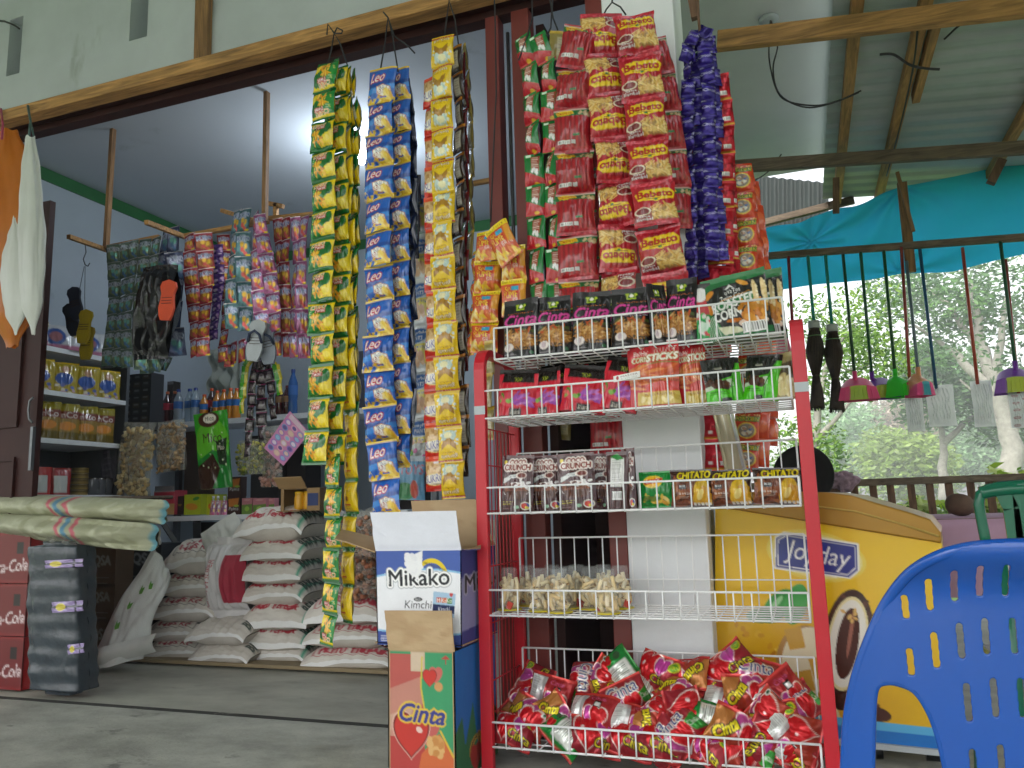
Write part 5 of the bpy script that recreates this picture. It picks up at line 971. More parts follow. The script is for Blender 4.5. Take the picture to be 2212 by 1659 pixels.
co = [pack('cereal_pouch', .12, .185, .05, art_coco().out(), M.film, art_cocoback(), 'stand', .06, 'bottom', s, .17) for s in (1, 4, 9)]; cob = [pack('cereal_pouch', .08, .185, .05, art_cocoback().out(), M.film, '44181c', 'stand', .06, 'bottom', 2, .1)]
for x0, x1, y, dy, yaw, lb in ((1080, 1150, 983, .03, -.05, 'brown chocolate cereal pouch at the left end of the third basket'), (1145, 1212, 984, .08, .05, 'brown chocolate cereal pouch second from the left'), (1206, 1286, 978, .02, .1, 'brown chocolate cereal pouch standing in front with a shiny left side'), (1268, 1322, 980, .09, .4, 'brown cereal pouch half hidden behind the front one'), (1340, 1374, 968, .06, -.4, 'thin brown cereal pouch at the right of its row')):
    stand('cereal_pouch', lb, 'cereal pouch', 'cereal pouches in the third basket', co, (.12, .185), x0, x1, y, 2, dy, yaw, .04)
stand('cereal_pouch', 'brown cereal pouch turned to show its white back panel', 'cereal pouch', 'cereal pouches in the third basket', cob, (.08, .185), 1306, 1354, 975, 2, .04, .1, .04)
stand('green_crisp_bag', 'round green crisp bag with a yellow badge beside the cereal pouches', 'crisp bag', None, [pack('green_crisp_bag', .15, .14, .07, art_lays().out(), M.film, '0a6a2a', 'pillow', .06, 'bottom', 3, .1)], (.15, .14), 1376, 1466, 1018, 2, .07, -.1, .05)
ch = [pack('brown_crisp_bag', .17, .15, .07, art_chit().out(), M.film, '3a1f16', 'pillow', .06, 'bottom', s, .12) for s in (2, 6)]
for x0, x1, y, dy, yaw, lb in ((1446, 1535, 1014, .03, .1, 'brown crisp bag with yellow lettering, next to the green bag'), (1524, 1622, 1014, .05, -.05, 'middle one of the brown crisp bags with yellow lettering'), (1622, 1724, 1010, .03, .05, 'brown crisp bag touching the right post of the rack')):
    stand('brown_crisp_bag', lb, 'crisp bag', 'brown crisp bags', ch, (.17, .15), x0, x1, y, 2, dy, yaw, .05)
# cups of macaroni crackers
def cup_meshes(seed):
    q = random.Random(seed); mb = MB()
    mb.lathe([(.001, .145), (.026, .145), (.027, .143), (.0285, .13), (.029, .128), (.037, .012), (.039, .008), (.039, .002)], 20); cup = mb.mesh('cup', M.clear)
    mb = MB(); k = 0
    while k < 34:
        z = .018+.085*(k/34); L = q.uniform(.017, .024); a = q.uniform(0, 6.28); tl = q.uniform(.1, 1.4); d = Vector((math.cos(a)*math.sin(tl), math.sin(a)*math.sin(tl), math.cos(tl))); b_ = q.uniform(0, 6.28); r = .032*math.sqrt(q.random()); c = Vector((r*math.cos(b_), r*math.sin(b_), z))
        pts = [c-d*L, c+d.orthogonal()*.002, c+d*L]
        for p in pts:
            p.z = min(max(p.z, .012), .122); rr = math.hypot(p.x, p.y); mx = .0345-.075*(p.z-.01)
            if rr > mx: p.x *= mx/rr; p.y *= mx/rr
        mb.tube(pts, .0072, q.choice(['f2deb4', 'ead2a0', 'f4e4c4', 'e4c894']), n=8, cap=False); dd = (pts[2]-pts[0]).normalized()
        for e, sg in ((pts[0], -1), (pts[2], 1)): mb.tube([e-dd*sg*.004, e-dd*sg*.0035], .0066, 'a5824e', n=8)
        k += 1
    mac = mb.mesh('crackers', M.plain)
    mb = MB(); mb.lathe([(.001, .002), (.043, .002), (.045, .004), (.043, .006), (.001, .006)], 20, col='e0d02a'); mb.box((.012, -.034, .02), (.02, .004, .025), 'c8402a', rot=Matrix.Rotation(.4, 3, 'Y')); base = mb.mesh('label_base', M.plain)
    return cup, mac, base
CM = [cup_meshes(s) for s in (1, 2, 3)]
for i, (x, dy, lb) in enumerate(((1101, .07, 'clear cup of pale tube crackers at the left end of the fourth basket'), (1168, .05, 'clear cup of crackers second from the left in the front row'), (1209, .02, 'clear cup of crackers standing furthest forward'), (1312, .02, 'clear cup of crackers in front, right of the gap'), (1141, .19, 'clear cracker cup behind the two left front ones'), (1195, .2, 'clear cracker cup in the back row behind the foremost cup'), (1226, .13, 'clear cracker cup just right behind the foremost cup'), (1248, .21, 'clear cracker cup in the back row over the gap'), (1277, .12, 'clear cracker cup left behind the right front cup'), (1306, .21, 'clear cracker cup in the back row behind the right front cup'), (1342, .16, 'clear cracker cup at the right end of the group'))):
    Y = RY0+.05+dy; p = at(x, 1300, Y=Y); t = thing('cracker_cup', lb, 'cup', (p.x, Y, SH[3][0]+.003), i*1.3, 'cracker cups in the fourth basket')
    for nm, me in zip(('cup', 'crackers', 'label_base'), CM[i % 3]): link(nm, me, t)
# candy bags in the bottom basket
CA = [[pack('candy_bag', .135, .098, .07, art_candy(v).out(), M.foil, art_candy(2 if v != 2 else 0), 'pillow', .07, 'mid', s+v, .085) for s in (1, 9)] for v in range(5)]
CL = [(1103, 1480, 4, -1.2), (1106, 1528, 0, -.7), (1142, 1548, 0, .3), (1094, 1590, 4, .3), (1191, 1497, 2, .2), (1203, 1548, 0, 1.0), (1279, 1540, 2, .05), (1256, 1472, 1, 1.45), (1304, 1468, 0, -1.0), (1353, 1506, 1, -.4), (1366, 1560, 2, .4), (1288, 1612, 4, .2), (1366, 1613, 4, .05), (1222, 1608, 3, .9), (1432, 1606, 1, -1.0), (1424, 1452, 4, .2), (1486, 1457, 0, 3.0), (1541, 1485, 4, -.7), (1577, 1440, 4, -.8), (1463, 1500, 0, .5), (1531, 1553, 3, .3), (1616, 1500, 0, .05), (1654, 1545, 0, -.9), (1683, 1500, 2, -.6), (1730, 1524, 1, -.5), (1465, 1586, 1, -.9), (1620, 1624, 1, .15), (1590, 1582, 0, .5), (1736, 1606, 0, -1.4), (1629, 1462, 1, .3), (1697, 1598, 2, .8), (1678, 1558, 4, -.3), (1414, 1548, 0, -.8), (1530, 1610, 4, .4), (1345, 1455, 3, .9), (1390, 1490, 3, .5), (1520, 1620, 2, .1), (1320, 1520, 0, 1.9), (1570, 1525, 2, .4), (1480, 1545, 4, 1.4), (1560, 1640, 0, .2), (1420, 1640, 4, .1), (1650, 1600, 4, 2.2), (1720, 1640, 2, .5)]
q = random.Random(5); CB = []; names = ['pink heart', 'blue lettered', 'white backed', 'green backed', 'red heart']
def where(x): return 'left end' if x < 1150 else 'left part' if x < 1270 else 'middle' if x < 1480 else 'right part' if x < 1640 else 'right end'
for i, (x, y, v, ro) in enumerate(CL):
    dy = .05 if y > 1575 else .10 if y > 1535 else .17 if y > 1492 else .24
    p = at(x, y, Y=RY0+.01+dy); p.z = max(p.z, .115); p.x = min(max(p.x, BX0+.06), BX1-.06)
    R = Matrix.Rotation(q.uniform(-.45, .45), 3, 'Z')@Matrix.Rotation(-q.uniform(.0, .75), 3, 'X')@Matrix.Rotation(ro, 3, 'Y')
    s = q.uniform(1.1, 1.3); o = link('candy_bag', CA[v][i % 2], None, p, R, (s, s, s))
    row = {.05: 'front row', .10: 'second row', .17: 'third row', .24: 'top row'}[dy]
    tilt = 'lying level' if abs(math.sin(ro)) < .35 else ('standing on end' if abs(math.sin(ro)) > .9 else ('tipped rightwards' if math.sin(ro) > 0 else 'tipped leftwards'))
    CB.append((x, o, '%s candy bag %s, %s, %s' % (names[v], tilt, row, where(x))))
CB.sort(key=lambda e: e[0]); OR = ['first', 'second', 'third', 'fourth', 'fifth']
for x, o, lb in CB:
    same = [e for e in CB if e[2] == lb]; k = [e[1] for e in same].index(o)
    tag(o, lb+(' of bottom basket' if len(same) == 1 else ' of bottom basket, %s from left' % OR[k]), 'candy bag', 'candy bags in the bottom basket')
# ================================================================= big things on the ground
def proj(p):
    c = ROT.T@(np.array(p)-np.array([0, 0, EYE])); return CX+FPX*c[0]/-c[2], CY-FPX*c[1]/-c[2]
def onpl(x, y, p0, n):
    d = ROT@_dir(x, y); o = np.array([0, 0, EYE]); t = (np.array(p0)-o)@np.array(n)/(d@np.array(n)); return Vector(o+d*t)
def pbox(name, label, cat, x0, x1, yt, yb, Y, depth, art, side='a58a68', group=None, m=None, yaw=0., top=None):
    """box with a printed front; corners from the photo on plane y=Y"""
    a, b = at(x0, yb, Y=Y), at(x1, yb, Y=Y); h = at((x0+x1)/2, yt, Y=Y).z-at((x0+x1)/2, yb, Y=Y).z; w = (b-a).length; A = art.out() if isinstance(art, Cv) else art
    nv, nu = A.shape[:2]; u, v = np.meshgrid(np.linspace(-w/2, w/2, nu), np.linspace(h, 0, nv)); front = np.stack([u, u*0, v], 2)
    sc, tc_ = lin(side), lin(top or side); g = lambda q, c: (np.array(q, float).reshape(2, 2, 3), np.array([c]*4).reshape(2, 2, 3), False)
    W2 = w/2; D = depth
    parts = [(front, A, False), g([(W2, 0, h), (W2, D, h), (W2, 0, 0), (W2, D, 0)], sc), g([(-W2, D, h), (-W2, 0, h), (-W2, D, 0), (-W2, 0, 0)], sc), g([(-W2, D, h), (W2, D, h), (-W2, 0, h), (W2, 0, h)], tc_), g([(W2, D, h), (-W2, D, h), (W2, D, 0), (-W2, D, 0)], sc), g([(-W2, 0, 0), (W2, 0, 0), (-W2, D, 0), (W2, D, 0)], sc)]
    me = gridmesh(name, parts, m or M.card); c = (a+b)/2
    for p in me.polygons: p.use_smooth = False
    return tag(link(name, me, None, (c.x, Y, c.z), (0, 0, yaw)), label, cat, group)
# ---- heart printed carton
CXa, CXb, CY0, CY1, CZ = -1.325, -1.088, 2.40, 2.76, .402
t = thing('heart_carton', 'tall open carton printed with red hearts, green and red panels', 'carton', ((CXa+CXb)/2, CY0, 0))
A = Cv(80, 130, '3f9a68', .6); A.rect(0, 0, 1, .012, 'b49670'); A.rect(0, 0, .04, 1, 'b49670'); A.rect(.96, 0, 1, 1, 'b49670')
A.poly([(.04, .03), (.52, .03), (.5, .28), (.56, .5), (.6, .66), (.04, .66)], 'bc5a52'); A.poly([(.04, .3), (.5, .2), (.53, .4), (.3, .55), (.04, .62)], 'c89a86', .7); A.poly([(.04, .5), (.4, .42), (.2, .68), (.04, .68)], 'd0b49c', .6); A.rect(.04, .66, .55, 1, 'b8413c'); A.poly([(.42, 1), (.5, .78), (.76, .62), (.96, .76), (.96, 1)], 'd06a3a'); A.poly([(.04, .9), (.14, 1), (.04, 1)], 'd8c040'); A.rect(.35, .01, .56, .16, 'cdb79a'); A.rect(.36, .02, .54, .15, 'd4bfa6')
A.line([(.52, .05), (.5, .28), (.56, .48)], .006, 'd8c43c'); A.line([(.78, .6), (.96, .78)], .008, 'd8b83c')
A.heart(.72, .19, .07, 'cf6a62'); A.heart(.63, .215, .075, '8a2a24'); A.heart(.63, .215, .068, 'cc3a30'); A.ell(.76, .27, .06, .035, 'd09a62'); A.poly([(.8, .06), (.93, .06), (.87, .03)], 'b84a40'); A.rect(.86, .06, .875, .1, 'b84a40')
A.heart(.58, .6, .14, 'c8625c'); A.heart(.35, .66, .2, 'e2b8a8'); A.heart(.35, .66, .19, '7e2620'); A.heart(.35, .66, .172, 'c8382e'); A.ell(.47, .6, .05, .022, 'eac8bc', .5); A.ell(.72, .71, .12, .08, 'd29a58'); A.bits(10, .62, .66, .82, .78, ['ddb070', 'c88a48'], .05, .03)
A.text('Cinta', .18, .41, .84, .545, '3a3c8a', .3, .05, .04, 'e0c040', .014); A.text('Cinta', .185, .412, .845, .547, '3a3c8a', .3, .04, .04)
A.text('ISI : 80 BKS', .3, .905, .72, .945, '3a3a34', 0, .02); A.text('PRODUKSI : PT. CINTA', .12, .965, .9, .995, '3a3a34')
B = Cv(50, 90, '1668b4', .8); B.poly([(0, 1), (0, .62), (.16, .52), (.22, .75), (.4, .45), (.5, .8), (.75, .5), (1, .62), (1, 1)], '2a6a44'); B.text('Cinta', .3, .68, .9, .8, '2a2a30', .2, .02, -.4, 'b8902c', .01); B.heart(.45, .9, .12, '9a2a24')
co_ = lambda x, y, z: Vector((x, y, z))-t.location
link('printed_side', panel('printed_side', [co_(CXa, CY0, CZ), co_(CXb, CY0, CZ), co_(CXb, CY0, 0), co_(CXa, CY0, 0)], A, M.card, .0, .004), t)
link('printed_side', panel('printed_side', [co_(CXb, CY0, CZ), co_(CXb, CY1, CZ), co_(CXb, CY1, 0), co_(CXb, CY0, 0)], B, M.card, .0, .004), t)
KR = Cv(4, 4, 'b0936c')
for c4 in ([(CXa, CY1, CZ), (CXa, CY0, CZ), (CXa, CY0, 0), (CXa, CY1, 0)], [(CXb, CY1, CZ), (CXa, CY1, CZ), (CXa, CY1, 0), (CXb, CY1, 0)]): link('plain_side', panel('plain_side', [co_(*p) for p in c4], KR, M.card, 0, .004), t)
K2 = Cv(20, 20, 'bca07a'); K2.bits(30, 0, 0, 1, 1, ['b89a74', 'c2a680'], .2, .1)
link('flap', panel('flap', [co_(-1.333, 2.392, .527), co_(-1.092, 2.392, .53), co_(CXb, CY0, CZ), co_(CXa, CY0, CZ)], K2, M.card, .003, .004), t)
# ---- blue and white carton standing on it
MX0, MX1, MY0, MY1, MZ0, MZ1 = -1.402, -1.080, 2.452, 2.76, .408, .716
t = thing('snack_carton', 'white and blue open snack carton with big black lettering and a torn patch', 'carton', ((MX0+MX1)/2, MY0, MZ0))
A = Cv(130, 124, 'f2f3f8', 1.05); wv = lambda y, s: [(x/20, y+s*math.sin(x/20*3.1-.3)) for x in range(21)]
A.poly([(0, 0), (1, 0)]+[(x, y) for x, y in reversed(wv(.27, -.06))], '8fc4e8'); A.poly([(0, 0), (1, 0)]+[(x, y) for x, y in reversed(wv(.25, -.06))], '4a64b0'); A.poly([(0, 1), (1, 1)]+[(x, y) for x, y in reversed(wv(.84, .03))], '8fc4e8'); A.poly([(0, 1), (1, 1)]+[(x, y) for x, y in reversed(wv(.86, .03))], '3c52a0')
for k in range(40):
    an = 3.3+k*.068; A.ell(.66+.17*math.cos(an), .3+.19*math.sin(an), .02, .025, 'e8cc28')
A.text('Sensasi Jutaan Kejutan', .52, .14, .82, .18, '4a4420', 0, .0, .3)
A.text('Mikako', .16, .2, .86, .37, '26282e', 0, .05, -.03, 'a8acb4', .03); A.text('Mikako', .16, .2, .86, .37, '26282e', 0, .05, -.03, 'fafafa', .02); A.text('Snack', .11, .24, .17, .36, 'e8e8e8', 0, 0, 0); A.poly([(.38, .2), (.42, .06), (.56, .0), (.55, .16), (.5, .3), (.42, .26)], 'f4f4f6'); A.bits(14, .38, .04, .55, .24, ['f4f4f6', 'eeeef2'], .03, .05)
A.ell(.5, .515, .05, .022, '22262e'); A.text('RASA', .47, .505, .53, .528, 'f0f0f0'); A.text('Kimchi', .34, .53, .66, .61, '2a2c34', .15, .01); A.poly([(.68, .43), (.93, .455), (.91, .7), (.66, .68)], 'a8c8e2'); A.poly([(.67, .56), (.92, .58), (.91, .66), (.665, .64)], '1c2c5c'); A.rect(.71, .49, .77, .545, 'c8503c'); A.rect(.775, .495, .83, .55, 'd8642c'); A.rect(.835, .5, .89, .555, '4a8a3c'); A.text('MiKaKo', .72, .5, .885, .545, 'f6f2ea', 0, .04); A.text('Kimchi', .73, .59, .86, .635, 'e0e4ee', .15); A.heart(.88, .47, .025, 'd04848')
A.lines(.05, .9, .2, .97, 3, 'd8dcec'); A.text('PT.', .05, .925, .1, .945, 'e8ecf4')
B = Cv(60, 70, '3a3e84', .95); B.poly([(0, .3), (1, .2), (1, .8), (0, .84)], '8c8cb8'); B.text('Mikako', .1, .26, 1.3, .44, '1e1e28', 0, .05, -.03, 'b8b8cc', .015)
co_ = lambda p: Vector(p)-t.location
link('printed_side', panel('printed_side', [co_(p) for p in ((MX0, MY0, MZ1), (MX1, MY0, MZ1), (MX1-.004, MY0, MZ0), (MX0+.008, MY0, MZ0))], A, M.card, 0, .004), t)
link('printed_side', panel('printed_side', [co_(p) for p in ((MX1, MY0, MZ1), (MX1, MY1, MZ1), (MX1, MY1, MZ0), (MX1-.004, MY0, MZ0))], B, M.card, 0, .004), t)
for c4 in ([(MX0, MY1, MZ1), (MX0, MY0, MZ1), (MX0+.008, MY0, MZ0), (MX0, MY1, MZ0)], [(MX1, MY1, MZ1), (MX0, MY1, MZ1), (MX0, MY1, MZ0), (MX1, MY1, MZ0)], [(MX0, MY0, MZ0+.004), (MX1, MY0, MZ0+.004), (MX1, MY1, MZ0+.004), (MX0, MY1, MZ0+.004)]): link('plain_side', panel('plain_side', [co_(p) for p in c4], KR, M.card, 0, .004), t)
WF = Cv(20, 12, 'e2e4ee'); WF.rect(0, .86, 1, .9, 'd2d4e0')
link('flap', panel('flap', [co_(at(800, 1107, Y=2.475)), co_(at(984, 1103, Y=2.475)), co_((MX1-.002, MY0, MZ1)), co_((MX0, MY0, MZ1))], WF, M.card, .004, .004, 'c8b090'), t)
link('flap', panel('flap', [co_(at(738, 1143, Y=2.72)), co_(Vector((MX0, MY1, MZ1))), co_(Vector((MX0, MY0, MZ1))), co_(at(723, 1163, Y=2.47))], KR, M.card, .002, .004), t)
link('flap', panel('flap', [co_(at(888, 1082, Y=2.78)), co_(at(1026, 1078, Y=2.78)), co_((MX1, MY1, MZ1)), co_((MX0, MY1, MZ1))], K2, M.card, .002, .004), t)
PF = Cv(30, 30, '4c4e90'); PF.text('Mikako', .1, .3, .9, .6, '24242c', 0, .05, .5, 'c8c8dc', .02); PF.rect(.0, 0, .3, .2, 'c8c8d8')
link('flap', panel('flap', [co_((MX1, MY1, MZ1)), co_(at(1040, 1155, Y=2.74)), co_(at(1036, 1188, Y=2.5)), co_((MX1, MY0, MZ1))][::1], PF, M.card, .002, .004), t)
# ---- ice cream freezer
f0, f1 = Vector((.014, 3.022, .05)), Vector((.365, 2.971, .05)); fe_ = (f1-f0).normalized(); fn = Vector((-fe_.y, fe_.x, 0)); fp = lambda x, y: onpl(x, y, f0, fn)
P00, P10 = fp(1545, 1571), fp(2058, 1624); P00.z = P10.z = .05
t = thing('chest_freezer', 'yellow ice cream chest freezer with a curved bronze lid behind the red rack', 'freezer', P00)
TL, TR = fp(1545, 1094), fp(2034, 1173.5)
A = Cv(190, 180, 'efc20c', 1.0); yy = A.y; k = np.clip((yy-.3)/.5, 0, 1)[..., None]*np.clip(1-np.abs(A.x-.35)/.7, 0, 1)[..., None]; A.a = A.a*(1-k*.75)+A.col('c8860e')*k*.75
A.ell(.47, .16, .22, .12, 'f2e894', 0, .5); A.ell(.47, .16, .205, .105, 'f4f0c8', 0, .5)
A.poly([(.29, .1), (.33, .07), (.66, .07), (.66, .2), (.62, .245), (.285, .25)], 'f4f4f4'); A.poly([(.296, .105), (.335, .078), (.653, .078), (.653, .197), (.615, .238), (.292, .242)], '23308c'); A.poly([(.303, .11), (.338, .085), (.646, .085), (.646, .193), (.61, .23), (.3, .234)], 'f4f4f4'); A.poly([(.307, .112), (.341, .09), (.641, .09), (.641, .19), (.607, .226), (.304, .23)], '23308c')
A.text('Joyday', .33, .105, .625, .22, 'f6f6f6', .3, .015, .02)
A.ell(.3, .42, .1, .05, '2f9a3e', -.9); A.ell(.38, .4, .05, .1, '3aa848', .3); A.ell(.24, .47, .09, .035, '1f8430', -.2); A.ell(.29, .41, .05, .012, '9ad69a', -.9)
A.ell(.3, .62, .02, .006, 'f2d060'); A.bits(24, .1, .52, .34, .78, ['d89a18', 'e8b830', 'c47c10'], .018, .012)
A.ell(.415, .655, .125, .165, 'b98a50', .25); A.ell(.43, .655, .115, .16, 'efe2c2', .25)
for (a_, b_) in ((-.06, -.1), (.045, .02), (-.02, .09)): A.poly([(.43+a_-.045, .655+b_-.03), (.43+a_+.03, .655+b_-.055), (.43+a_+.05, .655+b_+.04), (.43+a_-.02, .655+b_+.06)], 'd6a43a')
A.poly([(.5, .8), (.54, .79), (.57, .94), (.53, .96), (.51, .93)], 'e8d6a4')
for rx, ry, c_ in ((.105, .26, '3a1a12'), (.085, .225, 'f0e2a8'), (.075, .21, 'f6f2e6'), (.045, .17, '4a1f14')): A.ell(.6, .55, rx, ry, c_, .16)
A.poly([(.5, .7), (.62, .73), (.66, .86), (.55, .86), (.49, .8)], '35170f'); A.bits(50, .5, .32, .72, .85, ['4a2418', '2a120c', '5a2e1e'], .012, .012); A.ell(.6, .55, .085, .225, 'f0e2a8', .16); A.ell(.6, .55, .075, .21, 'f6f2e6', .16); A.ell(.6, .55, .045, .17, '4a1f14', .16); A.ell(.615, .5, .008, .12, 'a86a58', .16); A.bits(6, .58, .39, .64, .46, ['e8c070'], .012, .008); A.ell(.7, .86, .07, .035, '4a2016', .1)
A.rect(0, .895, 1, 1, '5ab4e4'); A.poly([(0, .94), (.5, .93), (1, .935), (1, 1), (0, 1)], '1676cc')
loc = lambda p: Vector(p)-P00
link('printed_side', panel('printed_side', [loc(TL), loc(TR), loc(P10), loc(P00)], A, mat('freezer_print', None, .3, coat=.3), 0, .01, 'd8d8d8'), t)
D = .62
def fprism(name, poly, d0, d1, m, bevel=0, col='808080'):
    mb = MB(); n = len(poly); vs = [loc(p)+fn*d0 for p in poly]+[loc(p)+fn*d1 for p in poly]
    mb.add(vs, [tuple(reversed(range(n))), tuple(range(n, 2*n))]+[(i, (i+1) % n, (i+1) % n+n, i+n) for i in range(n)], col); return mb.build(name, m, t, bevel=bevel, fixn=True)
fprism('cabinet', [P00, P10, TR, TL], .012, D, mat('freezer_yellow', 'd8ba1c', .4))
tp = [(1545, 1094), (2034, 1173.5), (2033, 1150), (2010, 1122), (1969, 1108), (1907, 1090), (1840, 1070), (1786, 1063), (1700, 1061), (1545, 1064)]
fprism('lid', [fp(*p) for p in tp], -.012, D+.01, mat('bronze_lid', 'a67a22', .35, .25, coat=.2), .006)
mb = MB(); ln = [fp(*p)-fn*.013 for p in ((1600, 1086), (1750, 1092), (1850, 1105), (1950, 1132), (2028, 1158))]; mb.tube([loc(p) for p in ln], .004); mb.build('lid_ridge', M.lamp if False else mat('lid_ridge', 'b89a4a', .3, .2), t)
mb = MB(); mb.bar(loc(fp(1545, 1574)), loc(fp(2058, 1627)), .03, .018); mb.build('base_trim', M.wall, t)
for s, d in ((.08, .06), (.92, .06), (.08, D-.06), (.92, D-.06), (.7, .02)):
    p = P00.lerp(P10, s)+fn*d; mb = MB(); mb.tube([loc((p.x-.02, p.y, .026)), loc((p.x+.02, p.y, .026))], .026, n=14); mb.box(loc((p.x, p.y, .04)), (.03, .05, .025)); mb.build('caster', M.black, t)
# ---- black round dish
p = at(1736, 1026, Y=3.75); mb = MB(); mb.lathe([(.001, -.05), (.06, -.048), (.10, -.036), (.125, -.012), (.131, 0), (.126, .004), (.1, -.02), (.001, -.036)], 40); o = mb.build('black_dish', mat('black_felt', '141517', .9, mott=.3, mscale=20))
o.location = p; o.rotation_euler = (RAD(94), RAD(8), RAD(14)); tag(o, 'round black dish shaped hat propped on edge behind the red rack post', 'hat')
mb = MB(); mb.lohi((p.x-.1, p.y-.02, .62), (p.x+.1, p.y+.12, p.z-.11)); mb.lohi((p.x-.08, p.y, 0), (p.x+.08, p.y+.1, .62)); tag(mb.build('timber_block', M.wood_old), 'timber post block behind the freezer holding the black hat', 'block')
mb = MB(); mb.lohi(at(1780, 1066, Y=6.2), at(1822, 1040, Y=6.3)); tag(mb.build('timber_box', M.wood_oldz, bevel=.004), 'small brown timber box at the left end of the fence', 'box')
cl = at(1815, 1035, Y=6.2); mb = MB()
def cf(u, v):
    a = u*6.283; b = v*3.14159; r = .085*(1+.45*noise.noise((math.cos(a)*2.4, math.sin(a)*2.4, v*5))+.2*noise.noise((math.cos(a)*6, math.sin(a)*6, v*11))); dr = -.11*max(0, v-.4)*(1 if math.cos(a) > -.2 else .2)
    return Vector((cl.x+r*1.2*math.sin(b)*math.cos(a), cl.y+r*.8*math.sin(b)*math.sin(a), cl.z+r*.55*math.cos(b)+dr))
mb.grid(cf, 60, 40, flip=True); tag(mb.build('crumpled_cloth', mat('mauve_cloth', '9a7f8a', .9, mott=.5, mscale=30)), 'crumpled mauve cloth lying on the timber box by the fence', 'cloth')
# ---- table with pink cloth, fruit
t = thing('dining_table', 'long table behind the green chair covered by a pink cloth', 'table', (1.3, 3.9, 0))
mb = MB(); mb.lohi((.36, 3.88, .725), (2.7, 4.6, .752)); wbuild(mb, 'tabletop', M.wood_old, t)
for x in (.45, 2.6):
    for y in (3.95, 4.5): mb = MB(); mb.lohi((x-.03, y-.03, 0), (x+.03, y+.03, .725)); wbuild(mb, 'leg', M.wood_oldz, t)
mb = MB()
def tcf(u, v):
    x = .35+2.36*u
    if v < .5: return Vector((x, 4.6-.73*v*2, .758))
    k = (v-.5)*2; return Vector((x, 3.865-.012*k+.02*k*math.sin(u*21+math.sin(u*9)*2), .757-.33*k))
mb.grid(tcf, 120, 24); tag(mb.build('tablecloth', M.cloth), 'plain dusty pink tablecloth hanging over the table front', 'tablecloth')
p = at(2074, 1100, Y=4.05); mb = MB(); mb.lathe([(.001, -.05)]+[(.058*math.sin(a)*(1+.04*math.sin(a*3)), -.05*math.cos(a)) for a in np.linspace(.2, 2.95, 14)]+[(.001, .046)], 24, sx=1.05); o = mb.build('brown_fruit', mat('fruit_skin', '5d4638', .8, mott=.35, mscale=14, bump=.3)); o.location = (p.x, p.y, .808); o.rotation_euler = (0, .2, 0); tag(o, 'round brown fruit lying on the pink tablecloth', 'fruit')
# ---- green chair (seen from behind)
GY = 2.25; t = thing('green_chair', 'dark green slatted plastic chair in front of the pink table', 'chair', (at(2330, 1100, Y=GY).x, GY, 0)); V = lambda cx_, cy_: at(1836+cx_*.1953, 972+cy_*.1953, Y=GY)
mb = MB(); xm = V(2560, 0).x
def gbar(pts, r, fl=.5):
    for mir in (0, 1):
        P = [V(*p) for p in pts]
        if mir: P = [Vector((2*xm-q.x, q.y, q.z)) for q in P]
        mb.tube(resample(P, 14), r, n=8)
gbar([(1510, 1050), (1470, 850), (1430, 640), (1420, 540), (1450, 470), (1540, 425), (1700, 400), (1900, 385), (2200, 375), (2560, 372)], .0125)
gbar([(1440, 480), (1560, 452), (1740, 432), (1950, 425)], .016); wbuild(mb, 'back_frame', M.gchair, t)
for pts in ([(1690, 470), (1780, 650), (1840, 1050)], [(1880, 460), (1900, 700), (1935, 1050)], [(2120, 450), (2120, 1050)]):
    for mir in (0, 1):
        mb = MB(); P = [V(*p) for p in pts]
        if mir: P = [Vector((2*xm-q.x, q.y, q.z)) for q in P]
        for a, b in zip(P[:-1], P[1:]): mb.bar(a, b, .034, .008, up=Vector((0, 1, 0)))
        wbuild(mb, 'slat', M.gchair, t)
zs = .43; xl, xr = V(1510, 0).x, 2*xm-V(1510, 0).x
mb = MB(); mb.lohi((xl, GY, zs-.015), (xr, GY+.42, zs)); wbuild(mb, 'seat', M.gchair, t, bevel=.01)
for x, y, dx, dy in ((xl, GY, -.03, -.06), (xr, GY, .03, -.06), (xl, GY+.42, -.03, .03), (xr, GY+.42, .03, .03)): mb = MB(); mb.tube([(x, y, zs+(.28 if dy < 0 else 0)), (x, y, zs), (x+dx, y+dy, 0)], [.018, .02, .015], n=8); wbuild(mb, 'leg', M.gchair, t)
# ---- blue chair (close, seen from behind)
BY = 1.05; bc = at(2235, 1400, Y=BY); t = thing('blue_chair', 'glossy blue plastic chair with slotted back, close at the right edge', 'chair', (bc.x, BY, 0))
OUT = [(1828, 1760), (1832, 1659), (1838, 1560), (1856, 1465), (1884, 1380), (1916, 1305), (1960, 1238), (2010, 1198), (2070, 1177), (2150, 1168), (2250, 1166)]
HOLE = [(1888, 1775), (1890, 1659), (1892, 1540), (1898, 1500), (1915, 1487), (1945, 1487), (1985, 1505), (2018, 1556), (2040, 1620), (2055, 1690), (2060, 1775)]
SL = [(1959, 1287, 1340), (1972, 1407, 1467), (2009, 1249, 1320), (2025, 1370, 1449), (2061, 1229, 1299), (2079, 1349, 1426), (2097, 1482, 1568), (2113, 1632, 1712), (2114, 1217, 1288), (2133, 1338, 1416), (2155, 1471, 1557), (2174, 1620, 1700), (2169, 1215, 1287), (2193, 1337, 1415), (2214, 1471, 1557)]
def inpoly(x, y, pts):
    r = False; n = len(pts)
    for i in range(n):
        (xa, ya), (xb, yb) = pts[i], pts[(i+1) % n]
        if (ya > y) != (yb > y) and x < (xb-xa)*(y-ya)/(yb-ya)+xa: r = not r
    return r
FULL = OUT+[(2250, 1760)]
def bsurf(x, y):
    p = at(x, y, Y=BY); d = abs(p.x-bc.x)/.30; tt = (.79-p.z)
    return Vector((p.x, BY+.095*min(d, 1.3)**2.6+tt*.10-.03*math.exp(-(tt/.03)**2), p.z))
